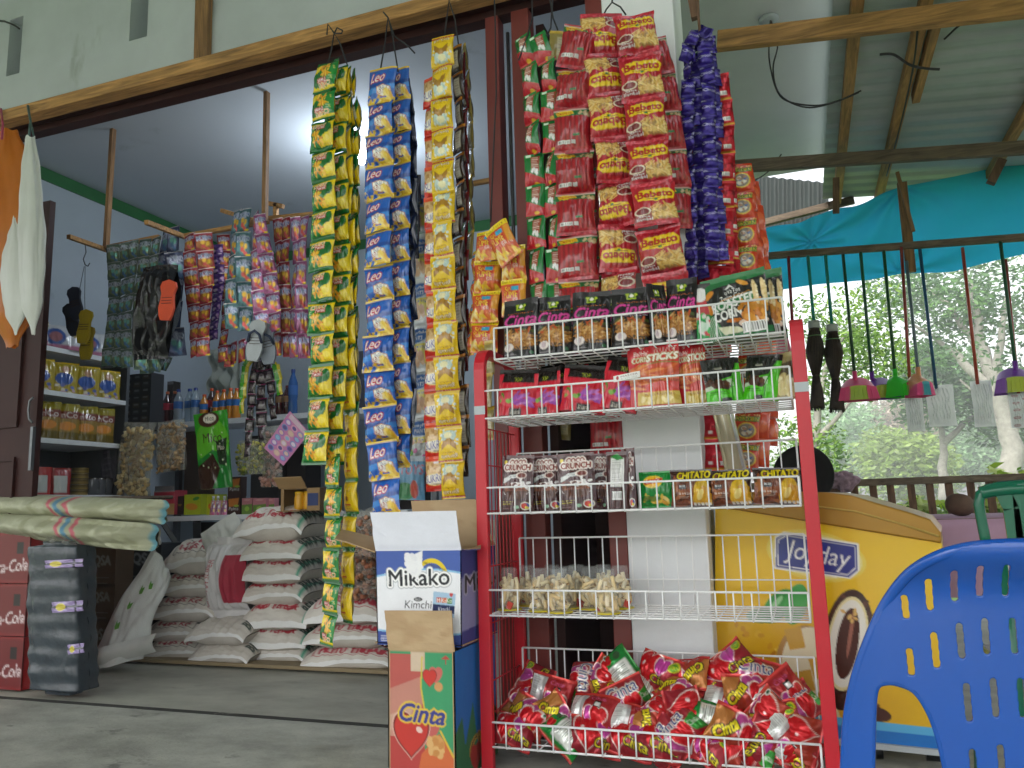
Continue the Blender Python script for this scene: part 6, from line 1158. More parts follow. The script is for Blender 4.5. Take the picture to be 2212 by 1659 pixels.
mb = MB(); st_ = 2.6; X0, Y0_ = 1826, 1164; nx, ny = int((2252-X0)/st_), int((1765-Y0_)/st_); idx = {}; fs = []; vs = []
def insl(x, y):
    for sx, ya, yb in SL:
        xc = sx+.11*(y-(ya+yb)/2); w = 7.8
        if ya-2 < y < yb+2 and abs(x-xc) < w:
            e = min(y-ya, yb-y)
            if e > 5 or abs(x-xc)/w < math.sqrt(max(0, 1-((5-e)/7)**2)): return True
    return False
def gv(i, j):
    if (i, j) not in idx: idx[(i, j)] = len(vs); vs.append((X0+i*st_, Y0_+j*st_))
    return idx[(i, j)]
for j in range(ny):
    for i in range(nx):
        x, y = X0+(i+.5)*st_, Y0_+(j+.5)*st_
        if inpoly(x, y, FULL) and not inpoly(x, y, HOLE) and not insl(x, y): fs.append((gv(i, j), gv(i+1, j), gv(i+1, j+1), gv(i, j+1)))
# pull the stair-stepped border onto a smooth line, then mirror to the hidden half
from collections import Counter
ec = Counter(); nb = {}
for f in fs:
    for a, b in zip(f, f[1:]+f[:1]): ec[(min(a, b), max(a, b))] += 1
for (a, b), c in ec.items():
    if c == 1: nb.setdefault(a, []).append(b); nb.setdefault(b, []).append(a)
cx_ = 2250
for it in range(5):
    old = list(vs)
    for a, l in nb.items():
        if len(l) == 2 and abs(old[a][0]-vs[a][0]) < 9 and old[a][0] < cx_-3: vs[a] = tuple(.5*old[a][k]+.25*(old[l[0]][k]+old[l[1]][k]) for k in (0, 1))
P = [bsurf(*p) for p in vs]; PM = [Vector((2*bc.x-p.x+2*(bsurf(2250, 1400).x-bc.x), p.y, p.z)) for p in P]
mb.add(P, [f[::-1] for f in fs], smooth=True); mb.add(PM, fs, smooth=True)
bk = wbuild(mb, 'backrest', M.blue, t); sm = bk.modifiers.new('shell', 'SOLIDIFY'); sm.thickness = .0045; sm.offset = 0
mb = MB(); mx = 2*bsurf(2250, 1400).x
rim = [bsurf(x, y) for x, y in OUT]; rim = rim+[Vector((mx-p.x, p.y, p.z)) for p in reversed(rim)]
def smooth(P, n):
    Q = []
    for i in range(len(P)-1):
        p0, p1, p2, p3 = P[max(i-1, 0)], P[i], P[i+1], P[min(i+2, len(P)-1)]
        for k in range(n): s = k/n; Q.append(.5*((2*p1)+(p2-p0)*s+(2*p0-5*p1+4*p2-p3)*s*s+(3*p1-p0-3*p2+p3)*s**3))
    return Q+[P[-1]]
mb.tube([p+Vector((0, .004, -.003)) for p in smooth(rim, 6)], .0065, n=10)
for mir in (0, 1):
    h_ = [bsurf(x, y) for x, y in HOLE]
    if mir: h_ = [Vector((mx-p.x, p.y, p.z)) for p in h_]
    mb.tube([p+Vector((0, .002, 0)) for p in smooth(h_, 6)], .0045, n=8)
wbuild(mb, 'rim', M.blue, t)
cxw = mx/2; sk = lambda x, y: x+.62*(y-BY)
mb = MB(); mb.prism([(sk(cxw-.16, BY+.12), BY+.12), (sk(cxw+.2, BY+.12), BY+.12), (sk(cxw+.22, BY+.52), BY+.52), (sk(cxw-.19, BY+.52), BY+.52)], .385, .405, axis='z'); wbuild(mb, 'seat', M.blue, t, bevel=.008, fixn=True)
for s in (-1, 1):
    a = bsurf(1860, 1659); ax = a.x if s < 0 else mx-a.x
    mb = MB(); mb.tube([(ax, a.y+.01, .46), (ax+s*.015, a.y-.02, .2), (ax+s*.03, a.y-.05, 0)], [.026, .022, .018], n=10); wbuild(mb, 'leg', M.blue, t)
    fx = sk(cxw+s*.19, BY+.5); mb = MB(); mb.tube([(fx, BY+.5, .40), (fx, BY+.52, .3), (fx+s*.01, BY+.56, 0)], [.022, .022, .018], n=10); wbuild(mb, 'leg', M.blue, t)
# ================================================================= inside the shop and in front of it, left side
# ---- rice sacks
def sackart(words, frame=None, col='b03040', side=None, trim='4fa58a', bg='cfc9c0'):
    c = Cv(56, 120, bg, .7); c.bits(60, 0, 0, 1, 1, ['d6d1c8', 'c8c1b6', 'd2ccc4'], .2, .02, .6)
    if trim: c.rect(.92, .3, .955, 1, trim)
    if frame: x0, y0, x1, y1 = frame; c.rect(x0, y0, x1, y1, col); c.rect(x0+.012, y0+.01, x1-.012, y1-.01, bg)
    for t_, a_, sh, cc in words: c.text(t_, *a_, cc, sh, .05)
    if side: c.text(side, .97, .45, 1.3, .52, '3a4a44', 0, .04)
    c.text('BERAS', .66, .47, 1.14, .56, '35463f', 0, .04, -1.57); c.rect(0, .9, 1, 1, 'e6e6e4'); c.rect(0, 0, 1, .03, 'e2e2e0'); return c
sA = variants('rice_sack', (.42, .66), .19, sackart([('NETTO 15 Kg', (.3, .56, .85, .62), 0, 'b03040'), ('Mutu Terbaik', (.14, .66, .8, .76), .2, 'a82c3c')]), M.sack, 'cac4ba', 3, kind='sack', org='mid', seal=.0, crumple=.05, pinch=.04)
sB = variants('rice_sack', (.46, .66), .18, sackart([('INI JAYA', (.25, .57, .85, .65), 0, 'b03848'), ('MUTU TERBAIK', (.18, .68, .9, .77), 0, 'b03848')], (.12, .52, .95, .81), 'b03848', trim=None), M.sack, 'cac4ba', 2, kind='sack', org='mid', seal=0, crumple=.06, pinch=.04)
sC = variants('rice_sack', (.42, .66), .18, sackart([('15 KG', (.3, .58, .7, .65), 0, 'a03848'), ('14.85 KG', (.25, .68, .75, .75), 0, 'a03848')], (.16, .53, .84, .8), '4a4a4c', trim=None), M.sack, 'cac4bc', 2, kind='sack', org='mid', seal=0, crumple=.06, pinch=.04)
sD = variants('rice_sack', (.42, .66), .18, sackart([], None, trim=None), M.sack, 'cac4bc', 2, kind='sack', org='mid', seal=0, crumple=.06, pinch=.04)
FL = Matrix.Rotation(-math.pi/2, 3, 'X')
def sackrow(x0, x1, yt, yb, Y, ms, i, label, group, yaw=0., L=.62, wnat=.42):
    a, b = at(x0, (yt+yb)/2, Y=Y), at(x1, (yt+yb)/2, Y=Y); zt, zb = at((x0+x1)/2, yt, Y=Y).z, at((x0+x1)/2, yb, Y=Y).z; w = (b-a).length; c = (a+b)/2
    o = link('rice_sack', ms[i % len(ms)], None, (c.x, Y+L/2, max((zt+zb)/2, .065)), Matrix.Rotation(yaw, 3, 'Z')@FL, (w/wnat, L/.66, 1)); h = zt-zb
    o.scale = (w/wnat*1.05, h/.16*.98, L/.66); return tag(o, label, 'sack', group)
YS = [1102, 1165, 1208, 1258, 1306, 1358, 1404, 1450]; OR7 = ['top', 'second from top', 'third from top', 'middle', 'third from bottom', 'second from bottom', 'bottom']
q = random.Random(3)
for i in range(7):
    dx = q.uniform(-5, 5); sackrow(515+dx-(6 if i == 0 else 0), 652+dx, YS[i]-4, YS[i+1]+5, 3.93+q.uniform(-.03, .03), sA, i, 'plump white rice sack, %s of the tall middle stack' % ('fourth' if i == 3 else OR7[i]), 'rice sacks', q.uniform(-.05, .05))
for (a, b, c, d), lb in (((655, 812, 1285, 1352), 'white rice sack with red framed print, top of the right stack'), ((652, 818, 1346, 1404), 'white rice sack with red framed print, middle of the right stack'), ((648, 836, 1396, 1456), 'white rice sack with red framed print, lying on the floor at right')): sackrow(a, b, c, d, 3.85, sB, a, lb, 'rice sacks', .06, .62, .46)
for (a, b, c, d, Y), lb in (((345, 462, 1168, 1245, 3.95), 'rice sack with a dark hexagon print, top of the left stack'), ((330, 445, 1236, 1294, 3.95), 'rice sack second from the top in the left stack'), ((312, 442, 1288, 1347, 3.93), 'rice sack in the middle of the left stack'), ((300, 415, 1340, 1392, 3.93), 'rice sack second from the floor in the left stack'), ((298, 420, 1386, 1437, 3.9), 'rice sack on the floor at the bottom of the left stack')): sackrow(a, b, c, d, Y, sC, int(c), lb, 'rice sacks', .1)
for (a, b, c, d), lb in (((402, 530, 1340, 1398), 'rice sack lying upper between the left and middle stacks'), ((408, 538, 1390, 1442), 'rice sack lying on the floor between the left and middle stacks')): sackrow(a, b, c, d, 3.84, sD, int(c), lb, 'rice sacks', -.05)
A = Cv(60, 90, 'd4d2d2', .6); A.rect(.62, .22, 1, .8, 'a82f44'); A.text('BERAS IR 64 SUPER', -.42, .58, .78, .66, 'b0303c', 0, .05, -1.35)
a = at(488, 1335, Y=3.98); tag(link('rice_sack', pack('rice_sack', .30, .58, .2, A, M.sack, 'd0cece', 'pillow', .1, 'bottom', 4, .12, .12), None, a, (0, 0, 0), (1, 1, (at(488, 1160, Y=3.98).z-a.z)/.58)), 'upright tied sack with a red block and red vertical writing', 'sack', 'rice sacks')
a = at(492, 1180, Y=4.0); tag(link('plastic_bag', pack('plastic_bag', .26, .16, .05, Cv(24, 20, 'c6cad6'), M.pale, 'c0c4d0', 'pillow', .1, 'bottom', 7, .4, -.1), None, a, (0, -.5, .1)), 'crumpled white plastic bag standing on the tied upright sack', 'bag')
# empty sack leaning on the left stack
q4 = [(338, 1172), (372, 1246), (304, 1424), (188, 1448)]
mb = MB(); T4 = [at(*q4[0], Y=3.84), at(*q4[1], Y=3.80), at(*q4[2], Y=3.66), at(*q4[3], Y=3.62)]
def ef(u, v):
    p = (T4[0]*(1-u)+T4[1]*u)*(1-v)+(T4[3]*(1-u)+T4[2]*u)*v
    return p+Vector((.012*math.sin(v*9), -.05*math.sin(math.pi*u)*(.4+v)-.02*abs(noise.noise((u*5, v*4, 3)))-.03*max(0, math.sin(u*7+v*3)), .012*noise.noise((u*4, v*4, 9))))
mb.grid(ef, 30, 50, 'd6dad6'); b_ = len(mb.v)
mb.grid(lambda u, v: ef(u, v)+Vector((0, .012, 0)), 30, 50, 'ccd0cc', flip=True)
for (u, v) in ((.35, .28), (.3, .42), (.25, .6), (.5, .2)):
    k = [Vector(ef(u+dx, v+dy))+Vector((0, -.004, 0)) for dx, dy in ((0, 0), (.05, .02), (.09, 0), (.12, .05), (.06, .07), (.02, .05))]; mb.add(k, [(5, 4, 3, 2, 1, 0)], '5f9a3c')
mb.tube([ef(0, 0), ef(0, 0)+Vector((.03, -.02, .05))], [.03, .008], 'd6dad6', n=8)
mb.grid(lambda u, v: at(188+u*150, 1446-v*40-u*38, Y=3.6-.02*math.sin(u*6))+Vector((0, -.03*math.sin(v*3.1), 0)), 20, 8, 'd0d4ce')
tag(mb.build('empty_sack', M.sack), 'empty white sack with green print leaning on the left rice stack', 'sack')
mb = MB(); mb.box((-2.95, 4.25, .022), (2.0, .85, .018)); tag(mb.build('cardboard_mat', M.card), 'flat cardboard sheet on the floor under the rice sacks', 'mat')
for v_ in bpy.data.objects['cardboard_mat'].data.attributes['Col'].data: v_.color = (*lin('8a7a5c'), 1)
# ---- drink crates, wrapped bundle, folded woven sacks, water cartons
A = Cv(70, 40, '6a1012', 1.9); A.rect(0, 0, 1, .06, '7a1214'); A.rect(0, .94, 1, 1, '7a1214'); A.rect(.0, .06, .03, .94, 'c43030'); A.rect(.86, .2, .93, .42, '180808'); A.rect(.4, .2, .6, .34, '280a0a'); A.text('Coca-Cola', .52, .55, .98, .78, 'e8dada', .35, .01, -.1)
for k in range(3):
    z0 = .012+.262*k; t = thing('drink_crate', 'red bottle crate with white script, %s of three at the left edge' % ['bottom', 'middle', 'top'][k], 'crate', (-4.1, 3.07, z0), 0, 'red drink crates')
    h_ = .258; link('crate_front', panel('crate_front', [(-.32, 0, h_), (.325, 0, h_), (.325, 0, 0), (-.32, 0, 0)], A, M.crate if False else M.plain, 0, .01, '8a1416'), t)
    mb = MB(); mb.box((-.315, .2, h_/2), (.01, .39, h_), 'a01818'); mb.box((.32, .2, h_/2), (.01, .39, h_), '9a1616'); mb.box((0, .395, h_/2), (.64, .01, h_), '8a1416'); mb.box((0, .2, .01), (.62, .38, .02), '7a1214')
    for i in range(-2, 3): mb.box((i*.11, .2, h_*.4), (.006, .38, h_*.7), '8a1416')
    mb.build('crate_body', M.crate, t)
    for i in range(5):
        for j in range(2): mb = MB(); mb.lathe([(.03, .02), (.032, .12), (.03, .15), (.013, .2), (.013, .24), (.001, .242)], 10, (-.23+.115*i, .1+.18*j, 0)); mb.build('bottle', M.black, t)
b0, b1, b2, b3 = at(62, 1165, Y=3.02), at(192, 1160, Y=3.02), at(188, 1482, Y=3.02), at(92, 1515, Y=3.02)
t = thing('wrapped_bundle', 'tall dark bundle wrapped in clear shiny plastic beside the red crates', 'bundle', (b3.x+.15, 3.02, 0))
def bf(u, v):
    a = u*2*math.pi; w = .168*(1-.02*v); x = math.copysign(abs(math.cos(a))**.35, math.cos(a))*w; y = math.copysign(abs(math.sin(a))**.35, math.sin(a))*.075
    z = .018+(b0.z-.03)*v; n_ = .006*noise.noise((x*9, y*9, z*14))+.006*noise.noise((x*30, y*30, z*9)); cap = 1 if .03 < v < .97 else .55
    band = .0022*math.sin(v*2*math.pi*9)
    return Vector((-3.545+.07*(1-v)+(x+n_+band*.6*math.copysign(1, x))*cap, 3.06+(y+n_+band*math.copysign(1, y))*cap, z))
mb = MB(); mb.grid(bf, 90, 90, flip=True); wbuild(mb, 'wrapped_cloth', M.bundle, t)
for (x0, x1, ya, yb_) in ((97, 178, 1208, 1226), (112, 178, 1298, 1322), (146, 180, 1390, 1412)):
    A = Cv(40, 14, '9a88b8', 3.5); A.rect(0, .4, 1, .6, '2c2834'); A.ell(.3, .5, .16, .34, 'c8b83c'); A.rect(.74, 0, .8, 1, '3a3444')
    P4 = [at(x0, ya+3, Y=2.975), at(x1, ya-1, Y=2.975), at(x1, yb_-2, Y=2.975), at(x0, yb_+2, Y=2.975)]
    link('label', panel('label', [p-t.location for p in P4], A, M.film, .004, .004, '6a5a88'), t)
mb = MB(); mb.grid(lambda u, v: at(100+u*60, 1158+14*v+6*math.sin(u*9), Y=3.0)+Vector((.01*math.sin(v*8), .03*math.sin(u*14), 0)), 24, 8); wbuild(mb, 'knotted_top', M.bagclear, t)
def rollart(s):
    c = Cv(150, 24, 'a6a88e', 8); c.bits(60, 0, 0, 1, 1, ['aeb096', '9c9e82'], .1, .1)
    for x, cc in ((.56+s, 'b8606a'), (.60+s, '5a88a0'), (.645+s, 'b8606a')): c.poly([(x-.05, 0), (x-.028, 0), (x+.03, .55), (x+.028, 1), (x+.004, 1), (x+.006, .55)], cc)
    c.rect(.982, 0, 1, 1, '6aa0ae'); return c
t = thing('folded_woven_sacks', 'cream woven plastic sacks with red and blue stripes folded over the crates', 'sacks', (-3.6, 3.04, .76))
link('woven_sack', pack('woven_sack', 1.28, .12, .30, rollart(-.06), M.sack, '9c9c80', 'pillow', .0, 'bottom', 2, .06, .0), t, (-.06, .16, .095), (0, .06, 0))
link('woven_sack', pack('woven_sack', 1.22, .135, .36, rollart(.03), M.sack, '9c9c80', 'pillow', .0, 'bottom', 6, .06, .0), t, (-.06, .14, -.02), (0, .085, 0))
def wat(bg, fg): c = Cv(40, 44, bg, .9); c.text('AQSA', .2, .22, .85, .5, fg, 0, .04); c.lines(.1, .7, .9, .95, 4, fg, .15); c.rect(0, 0, 1, .03, '3a3028'); return c
for k, (ya, yb_) in enumerate(((1182, 1268), (1262, 1342), (1338, 1432))):
    n_ = ['top', 'middle', 'bottom'][k]
    pbox('water_carton', 'brown water carton, %s of the stack beside the wrapped bundle' % n_, 'carton', 172-k*3, 247-k*2, ya, yb_, 4.05, .3, wat('6a5238', 'a8a89a'), '5c4832', 'water cartons')
    pbox('water_carton', 'dark grey water carton, %s of the stack behind the leaning empty sack' % n_, 'carton', 248, 345, ya-6, yb_-2, 4.2, .3, wat('2a3036', '8a949a'), '242a30', 'water cartons')
# ---- polythene bags at the far left
t = thing('hanging_bags', 'orange and white polythene bags hanging at the left edge of the doorway', 'bag', at(30, 262, Y=2.82))
def bag(nm, top, bot, wpx, Y, m, sd, dep, col='c0c0c0', prof=(.12, .55, .85, 1, .95, .7, .15)):
    a, b = at(*top, Y=Y), at(*bot, Y=Y); w = (at(top[0]+wpx/2, top[1], Y=Y)-at(top[0]-wpx/2, top[1], Y=Y)).length/2
    def fn(u, v):
        k = v*(len(prof)-1); i = min(int(k), len(prof)-2); f = k-i; f = f*f*(3-2*f); r = prof[i]*(1-f)+prof[i+1]*f; an = u*6.2832
        fold = 1+.10*math.sin(an*5+sd+v*3)*(1-.6*v)+.12*noise.noise((math.cos(an)*1.6+sd, math.sin(an)*1.6, v*3))+.05*noise.noise((math.cos(an)*5, math.sin(an)*5+sd, v*8))
        c = a.lerp(b, v); return Vector((c.x+w*r*fold*math.cos(an), c.y+dep*r*fold*math.sin(an), c.z+.02*noise.noise((u*6, sd, v*4))))-t.location
    mb = MB(); mb.grid(fn, 72, 60, col, flip=True); return mb.build(nm, m, t)
bag('orange_bag', (18, 284), (26, 750), 104, 2.87, M.orangebag, 3, .08, prof=(.35, .8, .9, .95, 1, .85, .2)); bag('white_bag', (64, 298), (72, 722), 46, 2.78, M.pale, 5, .04, prof=(.35, .7, .85, 1, .95, .8, .15)); bag('white_bag', (30, 470), (34, 722), 58, 2.775, M.pale, 8, .025, prof=(.1, .45, .8, .95, .9, .7, .1))
mb = MB(); mb.tube([at(4, 300, Y=2.8), at(6, 268, Y=2.83), at(2, 235, Y=2.85)], .006, 'a83a5a'); mb.tube([at(62, 300, Y=2.79), at(66, 262, Y=2.83), at(60, 228, Y=2.85)], .006, '3a5a56'); mb.tube([at(66, 262, Y=2.83), at(74, 300, Y=2.8)], .005, '3a5a56'); wbuild(mb, 'tie', M.plain, t)
# ---- shelves along the left wall with goods
t = thing('wall_shelves', 'white board shelving along the left wall of the shop', 'shelf', (-4.6, 3.8, 0)); ZS = (1.925, 1.65, 1.352, 1.007)
for z in ZS: mb = MB(); mb.lohi((-4.84, 3.25, z-.03), (-4.35, 4.2, z)); wbuild(mb, 'shelf_board', M.shelfw, t)
mb = MB(); mb.lohi((-4.84, 4.2, .0), (-4.35, 4.225, 2.0)); wbuild(mb, 'side_panel', M.metal, t)
mb = MB(); mb.lohi((-4.846, 3.2, .0), (-4.838, 4.2, 1.9)); wbuild(mb, 'back_panel', mat('dark_back', '39424a', .9), t)
mb = MB(); mb.lohi((-4.84, 3.25, .3), (-4.4, 4.2, .95)); wbuild(mb, 'cabinet', mat('dark_cabinet', '2a2c2e', .8), t)
def facing(name, label, cat, group, art, y, z, w, h, T=.05, kind='stand', m=None, x=-4.40, seed=1, bk='706030'):
    o = link(name, pack(name, w, h, T, art, m or M.film, bk, kind, .06, 'bottom', seed, .1), None, (x, y, z), (0, 0, RAD(62))); return tag(o, label, cat, group)
dA = Cv(30, 40, 'b09a1c', .75); dA.ell(.5, .55, .3, .2, '2a56a8'); dA.ell(.55, .25, .14, .12, 'c89a78'); dA.rect(0, 0, 1, .08, 'd0b010'); dA.bits(10, .1, .7, .9, 1, ['c8a8b8', '5a6ab0', 'e0d8c0'], .1, .05)
oA = Cv(30, 44, '94762a', .7); oA.rect(0, 0, 1, .22, '9a8e1c'); oA.rect(.0, .22, 1, .42, '7a3020'); oA.text('unCo', .1, .24, .9, .4, 'e8dcd0', 0, .04); oA.ell(.5, .62, .34, .12, 'd88a2a'); oA.rect(0, .78, 1, 1, '6a5a1a')
PW = ['nearest the door', 'second from the door', 'third from the door', 'fourth from the door', 'fifth from the door', 'at the far end', 'furthest in']
for i in range(5): facing('diaper_pack', 'yellow and blue baby pack on the second shelf, '+PW[i], 'pack', 'yellow baby packs', dA, 3.40+.17*i, ZS[1], .17, .20, .07, seed=i)
for i in range(6): facing('oil_pouch', 'yellow topped cooking oil pouch on the third shelf, '+PW[i], 'pouch', 'oil pouches', oA, 3.36+.14*i, ZS[2], .15, .235, .07, seed=10+i)
wA = Cv(34, 24, 'c8ccd0', 1.6); wA.ell(.35, .5, .22, .34, '3a5aa0'); wA.ell(.35, .5, .14, .2, 'a06a70'); wA.rect(0, .82, 1, 1, 'b06a88'); wA.rect(.75, .1, 1, .5, 'b09a5a')
for i in range(3): facing('washing_powder', 'pale pack with a blue disc on the top shelf, '+PW[i], 'pack', 'powder packs', wA, 3.45+.26*i, ZS[0], .26, .16, .08, 'stand', seed=20+i, bk='a0a4a8')
for i, c_ in enumerate(('b83030', '9a2a2a')): A = Cv(20, 26, c_, .7); A.rect(.2, .3, .8, .9, 'c8ccc8'); facing('red_pouch', 'red and silver pouch on the bottom shelf, '+PW[i], 'pouch', 'red pouches low', A, 3.62+.14*i, ZS[3], .12, .17, .05, seed=30+i)
mb = MB()
for k in range(5): mb.lathe([(.001, .036*k), (.05, .036*k), (.052, .036*k+.004, 'b0985a'), (.05, .036*k+.028), (.052, .036*k+.032, 'b0985a'), (.001, .035*k+.034)], 18, (-4.45, 3.95, ZS[3]), '6a5a3a')
tag(mb.build('tin_stack', mat('tin_gold', None, .35, .6)), 'stack of flat golden tins on the bottom shelf', 'tins')
for i in range(3): mb = MB(); mb.lathe([(.001, 0), (.045, 0), (.048, .08), (.04, .1), (.042, .115, '3a2a20'), (.001, .118, '3a2a20')], 16, (-4.44, 4.06+.055*i-.02, ZS[3]), '50545a'); tag(mb.build('glass_jar', M.film), 'small dark jar with a brown lid on the bottom shelf, '+PW[i], 'jar', 'jars on the bottom shelf')
# cigarette style rack and paper notice
A = Cv(50, 60, '23282c', .9)
for r_ in range(8):
    for c_ in range(3): A.rect(.06+.31*c_, .04+.12*r_, .30+.31*c_, .12+.12*r_, ['3a4046', '2c3034', '484038'][(r_+c_) % 3]); A.rect(.1+.31*c_, .055+.12*r_, .26+.31*c_, .075+.12*r_, '8a9096')
pbox('packet_rack', 'dark rack holding rows of small packets at the end of the left shelves', 'rack', 262, 322, 808, 930, 4.35, .12, A, '20242a')
A = Cv(24, 50, '4c4a56', .45); A.lines(.15, .1, .85, .9, 10, '6a6470')
tag(link('paper_notice', panel('paper_notice', [at(220, 915, Y=4.2), at(252, 908, Y=4.2), at(250, 1062, Y=4.2), at(218, 1067, Y=4.2)], A, M.card, .01, .002)), 'grey printed sheet hanging at the end of the left shelves', 'notice')
# ---- counter with small goods
c0, c1 = at(280, 1118, Y=4.45), at(700, 1112, Y=4.45); zc = c0.z
t = thing('shop_counter', 'long white counter board on slanting metal legs behind the rice sacks', 'counter', ((c0.x+c1.x)/2, 4.45, 0))
mb = MB(); mb.lohi((c0.x, 4.45, zc-.035), (c1.x+.6, 4.95, zc)); wbuild(mb, 'board', M.shelfw, t, bevel=.003)
for x in (c0.x+.25, c1.x): mb = MB(); mb.bar((x, 4.5, zc-.04), (x+.3, 4.9, .02), .05, .03); mb.bar((x+.3, 4.5, zc-.04), (x, 4.9, .02), .05, .03); wbuild(mb, 'leg', M.metal, t)
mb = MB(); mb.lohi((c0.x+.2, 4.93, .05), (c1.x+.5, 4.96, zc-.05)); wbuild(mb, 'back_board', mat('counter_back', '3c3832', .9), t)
def simple(bg, words=(), fg='ffffff', blobs=None, asp=.7, w=30, h=40):
    c = Cv(w, h, bg, asp)
    for b in blobs or (): getattr(c, b[0])(*b[1:])
    for t_, a_ in words: c.text(t_, *a_, fg, .1, .04)
    return c
KY = 4.5; G_ = 'small goods on the counter'
pbox('snack_box', 'small orange box at the left end of the counter', 'box', 304, 324, 1076, 1113, KY, .1, simple('d8641c', (('DINO', (.15, .6, .85, .75)),)), 'b8541c', G_)
pbox('snack_box', 'tall red wafer box with a grey open lid on the counter', 'box', 331, 376, 1060, 1112, KY, .12, simple('c8384a', (('Fullo', (.1, .35, .45, .8)),), 'f0e0e0', [('rect', .5, .55, 1, 1, 'c89a5a'), ('rect', 0, 0, 1, .06, '9a9a9a')]), 'a03040', G_)
pbox('snack_box', 'grey standing lid card behind the red wafer box', 'card', 334, 374, 1050, 1064, KY+.1, .01, simple('8a8c8e'), '7a7a7a', G_)
pbox('snack_box', 'dark brown pack between the red box and the mango box', 'pack', 376, 395, 1072, 1112, KY+.03, .08, simple('2c1812', (('Top', (.2, .4, .8, .55)),), 'b89a2a'), '20120e', G_)
pbox('drink_box', 'yellow green box with an orange mango on the counter', 'box', 397, 433, 1068, 1112, KY, .1, simple('b4c01c', (), 'ffffff', [('ell', .45, .6, .36, .16, 'd8901c', .2), ('ell', .7, .22, .2, .08, '3a8a2a', -.4)]), '98a41a', G_)
pbox('drink_box', 'second yellow green mango box, behind the squeeze pouches', 'box', 446, 468, 1068, 1112, KY+.06, .1, simple('b4b81c', (), 'ffffff', [('ell', .5, .6, .36, .16, 'd8701c', .2)]), '98a41a', G_)
for i, x in enumerate((460, 470, 484)):
    a = at(x, 1113, Y=KY-.02); t2 = thing('squeeze_pouch', 'pink and white spouted jelly pouch, %s of three on the counter' % ['left', 'middle', 'right'][i], 'pouch', a, 0, 'jelly pouches')
    link('pouch', pack('pouch', .05, .10, .03, simple(['d88a9a', 'd0a0b0', 'c07a9a'][i], (('ANVO', (.3, .2, .7, .8)),), '8a5a7a', [('bits', 8, .1, .1, .9, .9, ['e8c06a', 'e8e0e4', 'c85a8a'], .2, .1)]), M.film, 'c0a0b0', 'stand', .05, 'bottom', i), t2)
    mb = MB(); mb.lathe([(.006, .095), (.006, .11), (.009, .11), (.009, .13), (.001, .13)], 10, col='dcdfe2'); mb.build('spout_cap', M.plain, t2)
for i, (x0, x1, ya, yb_) in enumerate(((492, 520, 1030, 1072), (490, 518, 1072, 1114))): pbox('noodle_pack', '%s of two dark brown and orange packs stacked on the counter' % ['upper', 'lower'][i], 'pack', x0, x1, ya, yb_, KY-.02, .06, simple('3a1c14', (('Palms', (.15, .55, .85, .72)),), 'd8d8d8', [('poly', [(.1, .15), (.9, .1), (.8, .5), (.15, .55)], 'c87a2a'), ('ell', .7, .5, .2, .06, '9ab83a')]), '2a140e', G_)
for i, (x0, x1) in enumerate(((522, 544), (546, 574), (572, 592))): pbox('drink_pouch', 'pink and green pouch with a melon picture, %s of three' % ['left', 'middle', 'right'][i], 'pouch', x0, x1, 1076, 1113, KY-.02+.03*(i == 2), .05, simple('c88088', (), 'ffffff', [('poly', [(0, .4), (1, .35), (1, 1), (0, 1)], '6a8a3a'), ('ell', .5, .62, .22, .14, '9ac04a'), ('ell', .5, .12, .3, .06, 'd8a0a0')]), 'b07078', 'melon pouches')
# bottle shelf behind
zb = at(480, 905, Y=4.9).z; x0 = at(322, 905, Y=4.9).x; x1 = at(900, 890, Y=4.9).x
t = thing('bottle_shelf', 'white shelf board behind the counter carrying rows of drink bottles', 'shelf', ((x0+x1)/2, 4.9, zb)); mb = MB(); mb.lohi((x0, 4.9, zb-.04), (x1, 5.25, zb)); wbuild(mb, 'board', M.shelfw, t)
mb = MB(); mb.lohi((x0, 5.2, 0), (x0+.04, 5.24, zb-.04)); mb.lohi((x1-.04, 5.2, 0), (x1, 5.24, zb-.04)); wbuild(mb, 'bracket', M.metal, t)
def bottle(px, h, r, cap, liq, lab, label, group, dy=0., emit=False):
    p = at(px, 905, Y=4.95+dy); t = thing('drink_bottle', label, 'bottle', (p.x, 4.95+dy, zb), 0, group)
    mb = MB(); mb.lathe([(.001, 0), (r*.9, 0), (r, .02*h), (r*.92, .3*h), (r, .4*h), (r, .62*h), (r*.95, .7*h), (r*.4, .88*h), (r*.38, .93*h)], 16, col=liq); mb.build('bottle_body', BM[liq], t)
    mb = MB(); mb.lathe([(r*1.01, .42*h), (r*1.015, .43*h), (r*1.015, .62*h), (r*1.01, .63*h)], 16, col=lab); mb.build('bottle_label', M.film, t)
    mb = MB(); mb.lathe([(r*.42, .92*h), (r*.43, .93*h), (r*.43, .995*h), (r*.38, h), (.001, h)], 14, col=cap); mb.build('bottle_cap', M.plain, t)
BM = {'4a1420': mat('cola_bottle', '3a0c14', .1, coat=.5), 'b8c4cc': clearfilm('water_bottle', 'd8e4ec', .08, .35, .1, 20), 'd8902a': mat('orange_drink', 'd08420', .12, coat=.5), '2a5a9a': mat('blue_drink', '2c5a94', .12, coat=.5)}
for i, x in enumerate((326, 342, 360, 376)): bottle(x, .26, .033, 'b85a2a', '4a1420', 'a02838', 'red drink bottle with an orange cap, %s in its row' % ['first', 'second', 'third', 'fourth'][i], 'red drink bottles', .02*(i % 2))
for i, x in enumerate((384, 408, 421)): bottle(x, .27, .036, '1c3a8a', 'b8c4cc', '3a68a8', 'clear water bottle with a blue cap, %s of three' % ['left', 'middle', 'right'][i], 'water bottles', .02*(i % 2))
